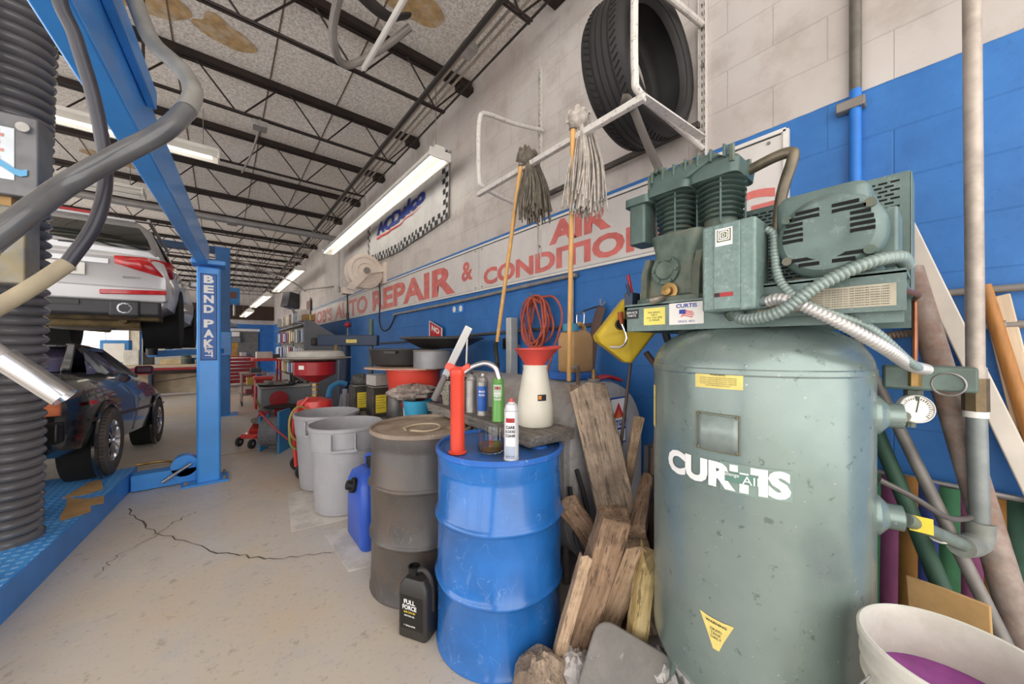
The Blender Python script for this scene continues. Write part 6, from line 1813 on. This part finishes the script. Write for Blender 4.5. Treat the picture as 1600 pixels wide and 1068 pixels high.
# ================================================================== cars
def section(y, w, zb, zbelt, zt, ztop, wt, n=7):
    """half outline of a body at station y, mirrored: sill, side, belt, deck"""
    half = [(w * .86, zb), (w * .97, zb + .05), (w, zb + (zbelt - zb) * .38), (w * .995, zb + (zbelt - zb) * .7), (w * .95, zbelt), (wt, zt), (wt * .55, ztop), (0, ztop + .004)]
    return [(x, y, z) for x, z in half] + [(-x, y, z) for x, z in half[-2::-1]]
def wheel(t, x, y, r, w, rimr, tyre_mat, rim_mat, name='wheel', out=1):
    wt = MB().lathe([(rimr, -w / 2 + .015), (r - .05, -w / 2), (r - .015, -w / 2 + .012), (r, -w / 2 + .03), (r, w / 2 - .03), (r - .015, w / 2 - .012), (r - .05, w / 2), (rimr, w / 2 - .015)], 40, (x, y, r), (1, 0, 0), loop=True).build(name, tyre_mat, t, world=False, sharp=40)
    s = out
    b = MB(); b.lathe([(rimr, s * (w / 2 - .02)), (rimr - .015, s * (w / 2 - .012)), (rimr - .03, s * (w / 2 - .05)), (.05, s * (w / 2 - .055)), (.045, s * (w / 2 - .03)), (0, s * (w / 2 - .028))], 32, (x, y, r), (1, 0, 0))
    b.lathe([(rimr, -w / 2 + .02), (rimr, w / 2 - .02)], 32, (x, y, r), (1, 0, 0))
    for k in range(12):
        a = 2 * math.pi * k / 12
        b.bar((x + s * (w / 2 - .035), y + .04 * math.cos(a), r + .04 * math.sin(a)), (x + s * (w / 2 - .03), y + (rimr - .02) * math.cos(a), r + (rimr - .02) * math.sin(a)), .018, .03, (s, 0, 0))
    b.build('rim', rim_mat, wt, world=False)
    b = MB()
    for k in range(56):
        a = 2 * math.pi * k / 56
        for q in (-.3, 0, .3):
            c = Vector((x + q * w, y + (r + .001) * math.cos(a + q), r + (r + .001) * math.sin(a + q)))
            b.boxc(c, (w * .26, .006, .006), (a + q, 0, 0))
    b.build('tread', mat('tread_dark_%d' % (x * 100), '#3f3a36', .8), wt, world=False)
    return wt
tyre_old = mat('dusty_tyre', '#57504b', .75, 0, .2, 16)
# ---- black coupe, rear towards us
coupe = thing('car', 'small black sports coupe parked on the floor with its rear tyre on the runway', 'car', (-1.64, 4.12, .235), -.05)
coupe.rotation_euler = (-math.asin(.17 / 2.15), 0, -.05)
def car_black():
    t = NT('black_car_paint'); t.b.inputs['Base Color'].default_value = lin('#1b1c1f'); t.b.inputs['Roughness'].default_value = .22; t.b.inputs['Coat Weight'].default_value = .8; t.b.inputs['Coat Roughness'].default_value = .04
    return t.m
cbk = car_black()
st = [(0, .70, .36, .70, .78, .80, .60), (.04, .76, .30, .74, .84, .86, .64), (.15, .79, .26, .78, .88, .90, .66), (.5, .81, .24, .82, .91, .93, .68), (1.0, .815, .22, .84, .92, .94, .70), (1.8, .815, .22, .84, .92, .93, .70), (2.35, .81, .22, .82, .89, .91, .70), (2.9, .80, .23, .76, .82, .85, .68), (3.4, .78, .25, .68, .74, .77, .64), (3.65, .72, .28, .6, .66, .68, .58), (3.74, .62, .34, .54, .58, .60, .5)]
b = MB(); loft(b, [section(*s) for s in st])
body = b.build('body', cbk, coupe, world=False, sharp=32)
# greenhouse
gb = [(.42, .62, .92), (2.42, .64, .90)]
roof = [(1.02, .50, 1.245), (1.75, .50, 1.25)]
gl = mat('coupe_glass', '#5d5a78', .08, 0, .15, 3, coat=.6)
def tri(name, pts, m, par, thick=.006):
    return MB().add(pts, [tuple(range(len(pts)))]).build(name, m, par, world=False, solid=thick)
MB().grid(lambda u, v: (-.52 + 1.04 * u, 1.0 + .78 * v, 1.17 + .02 * math.sin(math.pi * u) + .008 * math.sin(math.pi * v)), 8, 6).build('roof', cbk, coupe, world=False, solid=.03)
tri('rear_window', [(-.58, .5, .925), (.58, .5, .925), (.49, 1.03, 1.16), (-.49, 1.03, 1.16)], gl, coupe)
tri('windshield', [(-.6, 2.38, .90), (.6, 2.38, .90), (.5, 1.75, 1.165), (-.5, 1.75, 1.165)], gl, coupe)
for s in (-1, 1):
    tri('quarter_window', [(s * .70, .62, .90), (s * .70, 1.12, .91), (s * .56, 1.08, 1.13)], gl, coupe)
    tri('door_window', [(s * .70, 1.2, .91), (s * .69, 2.2, .90), (s * .545, 1.74, 1.14), (s * .555, 1.15, 1.14)], gl, coupe)
    b = MB()
    for p, q in (((.62, .46, .92), (.50, 1.02, 1.175)), ((.71, 1.15, .905), (.53, 1.12, 1.175)), ((.68, 2.36, .89), (.51, 1.76, 1.175)), ((.50, 1.0, 1.177), (.51, 1.78, 1.177))):
        b.bar((s * p[0], p[1], p[2]), (s * q[0], q[1], q[2]), .055, .05)
    build_each(b, 'pillar', cbk, coupe, world=False, bevel=.008)
    MB().boxc((s * .80, 2.12, .97), (.16, .09, .10)).build('mirror', mat('mirror_maroon', '#4a2438', .3), coupe, world=False, bevel=.025, seg=3)
    MB().boxc((s * .822, .28, .66), (.012, .14, .035)).build('side_marker', M['red_print'], coupe, world=False, bevel=.004)
    MB().boxc((s * .822, 1.9, .62), (.02, .1, .03)).build('door_handle', cbk, coupe, world=False)
    b = MB().box(s * .80 - .02, s * .80 + .02, .3, 3.3, .5, .53)
    b.build('side_moulding', M['black_gloss'], coupe, world=False)
    MB().tube([(s * .822, 1.62, .84), (s * .828, 1.72, .6), (s * .80, 1.66, .3)], .005, 6).build('door_seam', M['galv_dull'], coupe, world=False)
    for y in (.70, 2.85):
        MB().lathe([(.31, -.02), (.345, -.02), (.355, 0), (.345, .015), (.31, .015)], 36, (s * .815, y, .31), (s, 0, 0)).build('wheel_arch', cbk, coupe, world=False)
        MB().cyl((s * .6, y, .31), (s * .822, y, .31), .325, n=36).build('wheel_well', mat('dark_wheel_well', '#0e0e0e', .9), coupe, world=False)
        wheel(coupe, s * .75, y, .295, .24 if y < 1 else .2, .19, tyre_old, M['chrome'], out=s)
    MB().boxc((s * .56, -.005, .63), (.34, .03, .1)).build('tail_lamp', mat('amber_tail_lamp', '#c2704a', .3, 0, .25, 14), coupe, world=False, bevel=.008)
    MB().boxc((s * .55, .1, .70), (.3, .04, .04)).build('lamp_trim', M['black_gloss'], coupe, world=False)
MB().box(-.74, .74, -.07, .06, .38, .54).build('bumper', M['black_gloss'], coupe, world=False, bevel=.02, seg=3)
MB().box(-.6, .6, .05, .3, .26, .36).build('underside', M['steel_dark'], coupe, world=False)

# ---- silver SUV up on the far lift, rear towards us
suv = thing('car', 'silver estate car raised high on the far lift, its rear facing us', 'car', (-1.38, 5.85, 1.33), -.01)
sil = NT('silver_car_paint'); sil.b.inputs['Base Color'].default_value = lin('#c3c3c6'); sil.b.inputs['Roughness'].default_value = .3; sil.b.inputs['Metallic'].default_value = .35; sil.b.inputs['Coat Weight'].default_value = .6; silm = sil.m
blk = mat('grey_black_bumper', '#3a3a3c', .5)
ssec = [(.0, .88, .42, .92, .98, 1.0, .78), (.03, .91, .40, .95, 1.02, 1.04, .82), (.2, .93, .38, .98, 1.06, 1.08, .84), (.8, .94, .36, 1.0, 1.08, 1.1, .84), (2.2, .94, .34, 1.0, 1.07, 1.09, .84), (3.2, .94, .34, .98, 1.03, 1.06, .82), (3.9, .93, .35, .88, .93, .97, .78), (4.5, .85, .38, .7, .76, .8, .66), (4.65, .7, .42, .6, .66, .7, .55)]
b = MB(); loft(b, [section(*s) for s in ssec]); sb_ = b.build('body', silm, suv, world=False, sharp=32)
# greenhouse as a lofted shell
def gsec(y, zb, zt, wb, wt): return [(wb, y, zb), (wb - (wb - wt) * .6, y, zb + (zt - zb) * .6), (wt, y, zt - .05), (wt - .06, y, zt), (0, y, zt + .02), (-(wt - .06), y, zt), (-wt, y, zt - .05), (-(wb - (wb - wt) * .6), y, zb + (zt - zb) * .6), (-wb, y, zb)]
b = MB()
rings = [gsec(.10, 1.0, 1.10, .84, .78), gsec(.28, 1.0, 1.36, .85, .70), gsec(.45, 1.0, 1.50, .86, .66), gsec(.9, 1.0, 1.56, .86, .655), gsec(2.0, 1.0, 1.57, .86, .655), gsec(2.6, 1.0, 1.5, .86, .66), gsec(3.4, 1.0, 1.06, .84, .74)]
n = len(rings[0]); vs = [p for r in rings for p in r]
b.add(vs, [(i * n + k, i * n + k + 1, (i + 1) * n + k + 1, (i + 1) * n + k) for i in range(len(rings) - 1) for k in range(n - 1)] + [tuple(range(n))])
b.build('roof', silm, suv, world=False, sharp=40)
sg = mat('suv_glass', '#22251f', .06, 0, .2, 3, coat=.5)
tri('rear_window', [(-.70, .115, 1.115), (.70, .115, 1.115), (.74, .12, 1.14), (.70, .2, 1.26), (.62, .30, 1.405), (-.62, .30, 1.405), (-.70, .2, 1.26), (-.74, .12, 1.14)], sg, suv, .014)
MB().bar((-.6, .27, 1.47), (.6, .27, 1.47), .10, .03).build('spoiler', silm, suv, world=False, bevel=.01)
MB().boxc((-.05, .24, 1.5), (.6, .02, .03)).build('high_brake_light', M['red_dark'], suv, world=False)
lens = mat('red_tail_lens', '#b8262a', .15, 0, .25, 18, coat=.6)
for s in (-1, 1):
    b = MB()
    b.add([(s * .47, -.012, 1.0), (s * .70, -.012, 1.01), (s * .90, .05, .99), (s * .935, .2, .965), (s * .94, .25, .90), (s * .92, .10, .80), (s * .84, -.012, .805), (s * .62, -.016, .87), (s * .47, -.016, .92)], [(0, 1, 7, 8), (1, 2, 5, 6), (1, 6, 7), (2, 3, 4, 5)])
    b.build('tail_lamp', lens, suv, world=False, solid=.03)
    MB().boxc((s * .63, -.083, .60), (.52, .02, .05), (0, s * -.06, 0)).build('reflector', lens, suv, world=False, bevel=.008)
    tri('side_window', [(s * .845, .55, 1.09), (s * .845, 2.9, 1.07), (s * .70, 2.45, 1.42), (s * .69, .75, 1.45)], sg, suv)
    for y in (.95, 3.75):
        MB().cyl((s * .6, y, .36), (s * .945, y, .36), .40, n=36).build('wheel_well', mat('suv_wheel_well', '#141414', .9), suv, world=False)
        wheel(suv, s * .82, y, .36, .25, .24, mat('suv_tyre', '#4c4844', .7, 0, .2, 14), M['galv'], out=s)
    MB().lathe([(.045, 0), (.06, 0), (.065, .04), (.06, .08)], 24, (s * .55, -.05, .42), (0, 1, 0)).build('exhaust_tip', M['chrome'], suv, world=False)
    MB().boxc((s * .55, .0, .42), (.24, .1, .18)).build('exhaust_surround', blk, suv, world=False, bevel=.02)
    MB().bar((s * .66, .6, 1.59), (s * .66, 2.6, 1.59), .03, .03).build('roof_rail', M['galv'], suv, world=False)
    MB().boxc((s * 1.0, 2.75, 1.1), (.18, .1, .13)).build('mirror', silm, suv, world=False, bevel=.03)
MB().prism([(-.90, -.05, .52), (-.88, -.075, .66), (.88, -.075, .66), (.90, -.05, .52), (.86, -.05, .50), (-.86, -.05, .50)], (0, .28, 0)).build('bumper', silm, suv, world=False, bevel=.02, seg=3)
MB().box(-.84, .84, -.03, .2, .34, .52).build('lower_bumper', blk, suv, world=False, bevel=.03, seg=3)
MB().box(-.22, .22, -.045, -.03, .44, .49).build('tow_cover', M['black_gloss'], suv, world=False)
pl = MB().box(-.26, .26, -.03, -.012, .76, .89).build('licence_plate', M['paper_white'], suv, world=False, bevel=.004)
MB().box(-.2, .2, -.034, -.03, .79, .85).build('plate_print', mat('plate_print', '#8c8f86', .6), pl, world=False)
MB().boxc((.05, -.01, .93), (.75, .02, .05)).build('plate_garnish', silm, suv, world=False)
text('badge', 'quattro', M['galv_dull'], suv, lambda x, y: (.60 + x, -.013, .77 + y), .14, .03, .02, world=False)
MB().bar((-.4, .14, 1.11), (.15, .1, 1.12), .015, .02).build('rear_wiper', M['ink'], suv, world=False)
b = MB()
MB().box(-.8, .8, .15, 4.4, .30, .37).build('underbody', mat('rusty_underbody', '#5a4a35', .8, .1, .4, 5, dirt=.5, dcol='#8a7546'), suv, world=False)
for k, (p, q, r) in enumerate((((-.7, .8, .3), (.7, .8, .3), .04), ((-.5, .5, .27), (-.2, 3.6, .27), .035), ((.5, .2, .3), (.3, 3.6, .27), .035), ((-.6, .4, .28), (.6, .5, .28), .06))):
    MB().cyl(p, q, r, n=12).build('exhaust_pipe', mat('tan_frame_%d' % k, '#7d6a48', .7, .2, .3, 8), suv, world=False)
MB().boxc((.1, .75, .27), (.5, .35, .14)).build('muffler', M['galv_dull'], suv, world=False, bevel=.04)

# ================================================================== ribbed ducts, box and hoses at the left edge
rib = mat('ribbed_black_duct', '#636163', .2, 0, .12, 6)
def duct(p0, p1, r, pitch, lab):
    p0, p1 = Vector(p0), Vector(p1); d = (p1 - p0); L = d.length; d.normalize()
    prof = []; n = int(L / pitch)
    for k in range(n):
        z = k * pitch
        for q in range(6):
            a = math.pi * q / 6
            prof.append((r - .02 + .028 * math.sin(a) ** .8, z + pitch * (q / 6)))
    t = thing('ribbed_duct', lab, 'duct', p0, group='ribbed black ducts at the left edge')
    MB().lathe(prof, 40, p0, d).build('bellows', rib, t, sharp=70)
    MB().lathe([(r * .6, 0), (r + .012, 0), (r + .012, .03), (r * .6, .03)], 40, p0, d, loop=True).build('end_collar', rib, t)
    return t
duct((-.985, 3.52, .172), (-.84, 3.18, 4.1), .135, .056, 'thick black ribbed duct standing on the runway, front one at the left edge')
duct((-1.105, 3.86, .172), (-.90, 3.56, 4.1), .13, .056, 'thick black ribbed duct half hidden behind the front one')
t = thing('control_box', 'grey steel control box with a printed label mounted before the ribbed ducts', 'control box', (-.98, 2.95, .17))
MB().box(-1.07, -.93, 2.93, 3.05, .172, CZ).build('post', M['steel_dark'], t)
gb_ = mat('grey_control_enamel', '#6d6c6d', .4, .2, .15, 9)
# a face turned to the aisle; local axes: a along the face, n out of it
def cbox(c, w, h, d, name, m, yaw):
    R = Matrix.Rotation(yaw, 3, 'Z')
    b = MB(); b.boxc((0, 0, 0), (w, d, h)); b.v = [R @ p + Vector(c) for p in b.v]
    return b.build(name, m, t, bevel=.008, seg=3), (lambda u, v, e=.0: tuple(R @ Vector((u, -d / 2 - e, v)) + Vector(c)))
yaw = math.radians(-6)
up_, uf = cbox((-.845, 2.83, 2.22), .36, .38, .14, 'upper_box', gb_, yaw)
lo_, lf2 = cbox((-.87, 2.83, 1.80), .33, .36, .13, 'lower_box', mat('lower_box_enamel', '#7d7a74', .5, .2, .25, 7, dirt=.5, dcol='#8f7c3c'), yaw)
lb = quad(lambda u, v: uf(u, v, .003), .19, .24, cx=.015, cy=.0).build('label', mat('pale_label', '#cfd5d8', .5), t)
for k in range(5):
    quad(lambda u, v: uf(u, v, .005), .13 - .02 * (k % 2), .014, cx=.015, cy=.08 - k * .035).build('print_line', mat('faded_red_print', '#c98a7c', .6), lb)
MB().grid(lambda u, v: uf(-.12 + u * .27, -.08 + v * .03 + .02 * math.sin(u * 12), .008), 14, 1).build('blue_tape', mat('blue_scrawl', '#5f9ec4', .6), t)
MB().cyl(uf(.14, .13, .0), uf(.14, .13, .02), .022, n=16).build('bolt', M['galv'], t)
MB().bar((-.95, 2.9, 2.0), (-.75, 2.84, 2.0), .1, .06).build('strap', M['cardboard'], t)
hoseA = [(-.33, 1.5, 2.355), (-.26, 1.46, 2.37), (-.196, 1.415, 2.309), (-.146, 1.348, 2.152), (-.083, 1.258, 2.051), (-.053, 1.181, 1.964), (-.062, 1.137, 1.887), (-.1, 1.117, 1.813), (-.164, 1.117, 1.741), (-.236, 1.124, 1.661), (-.28, 1.083, 1.574), (-.315, 1.06, 1.509), (-.347, 1.009, 1.431), (-.6, .8, 1.0), (-.75, .6, .4), (-.8, .5, .19)]
t = thing('hydraulic_hose', 'fat grey and black hose sweeping across the upper left, draped from the blue beam', 'hose', (-.33, 1.5, 2.35))
MB().tube(hoseA[:7], .0195, 14, 8).build('worn_length', mat('worn_grey_hose', '#85827b', .35, .1, .2, 10), t)
MB().tube(hoseA[6:], .0195, 14, 8).build('black_length', mat('shiny_black_hose', '#5a5959', .18, .1, .2, 8), t)
hoseB = [(-0.32, 1.2, 2.355), (-0.22, 1.19, 2.355), (-0.17, 1.17, 2.25), (-0.256, 1.162, 2.079), (-0.24, 1.18, 1.987), (-0.218, 1.193, 1.881), (-0.203, 1.201, 1.762), (-0.203, 1.201, 1.676), (-0.218, 1.193, 1.591), (-0.254, 1.191, 1.505)]
t = thing('hydraulic_hose', 'slimmer black hose hanging in a bend before the silver car', 'hose', hoseB[0])
MB().tube(hoseB, .0125, 14, 8).build('black_length', mat('dull_black_hose', '#35333a', .35, 0, .15, 8), t)
MB().tube([hoseB[-1]] + [(-0.291, 1.17, 1.453), (-0.331, 1.161, 1.407), (-0.361, 1.124, 1.365)], .0148, 14, 8).build('taped_length', mat('tan_tape', '#a3967c', .7, 0, .12, 12), t)
MB().tube([(-0.361, 1.124, 1.365), (-.6, .9, .8), (-.75, .8, .19)], .0125, 12, 8).build('tail', bpy.data.materials['dull_black_hose'], t)
t = thing('exhaust_nozzle', 'polished metal nozzle on a grey pipe poking in at the left edge', 'nozzle', (-.456, 1.473, 1.345))
MB().lathe([(.0, .012), (.021, .012), (.0265, 0), (.0265, .145), (.022, .147), (0, .147)][:5], 32, (-.312, 1.4435, 1.196), Vector((-.09, .022, .092)).normalized()).build('sleeve', M['chrome'], t)
MB().lathe([(0, .012), (.026, .012)], 28, (-.312, 1.4435, 1.196), Vector((-.09, .022, .092)).normalized()).build('end_face', M['brass'], t)
MB().tube([(-.40, 1.465, 1.287), (-.456, 1.473, 1.345), (-.55, 1.48, 1.38), (-.7, 1.45, 1.3), (-.85, 1.4, .8), (-.95, 1.35, .19)], .0185, 14, 6).build('pipe', mat('pale_nozzle_pipe', '#a39c98', .4, .3, .1), t)
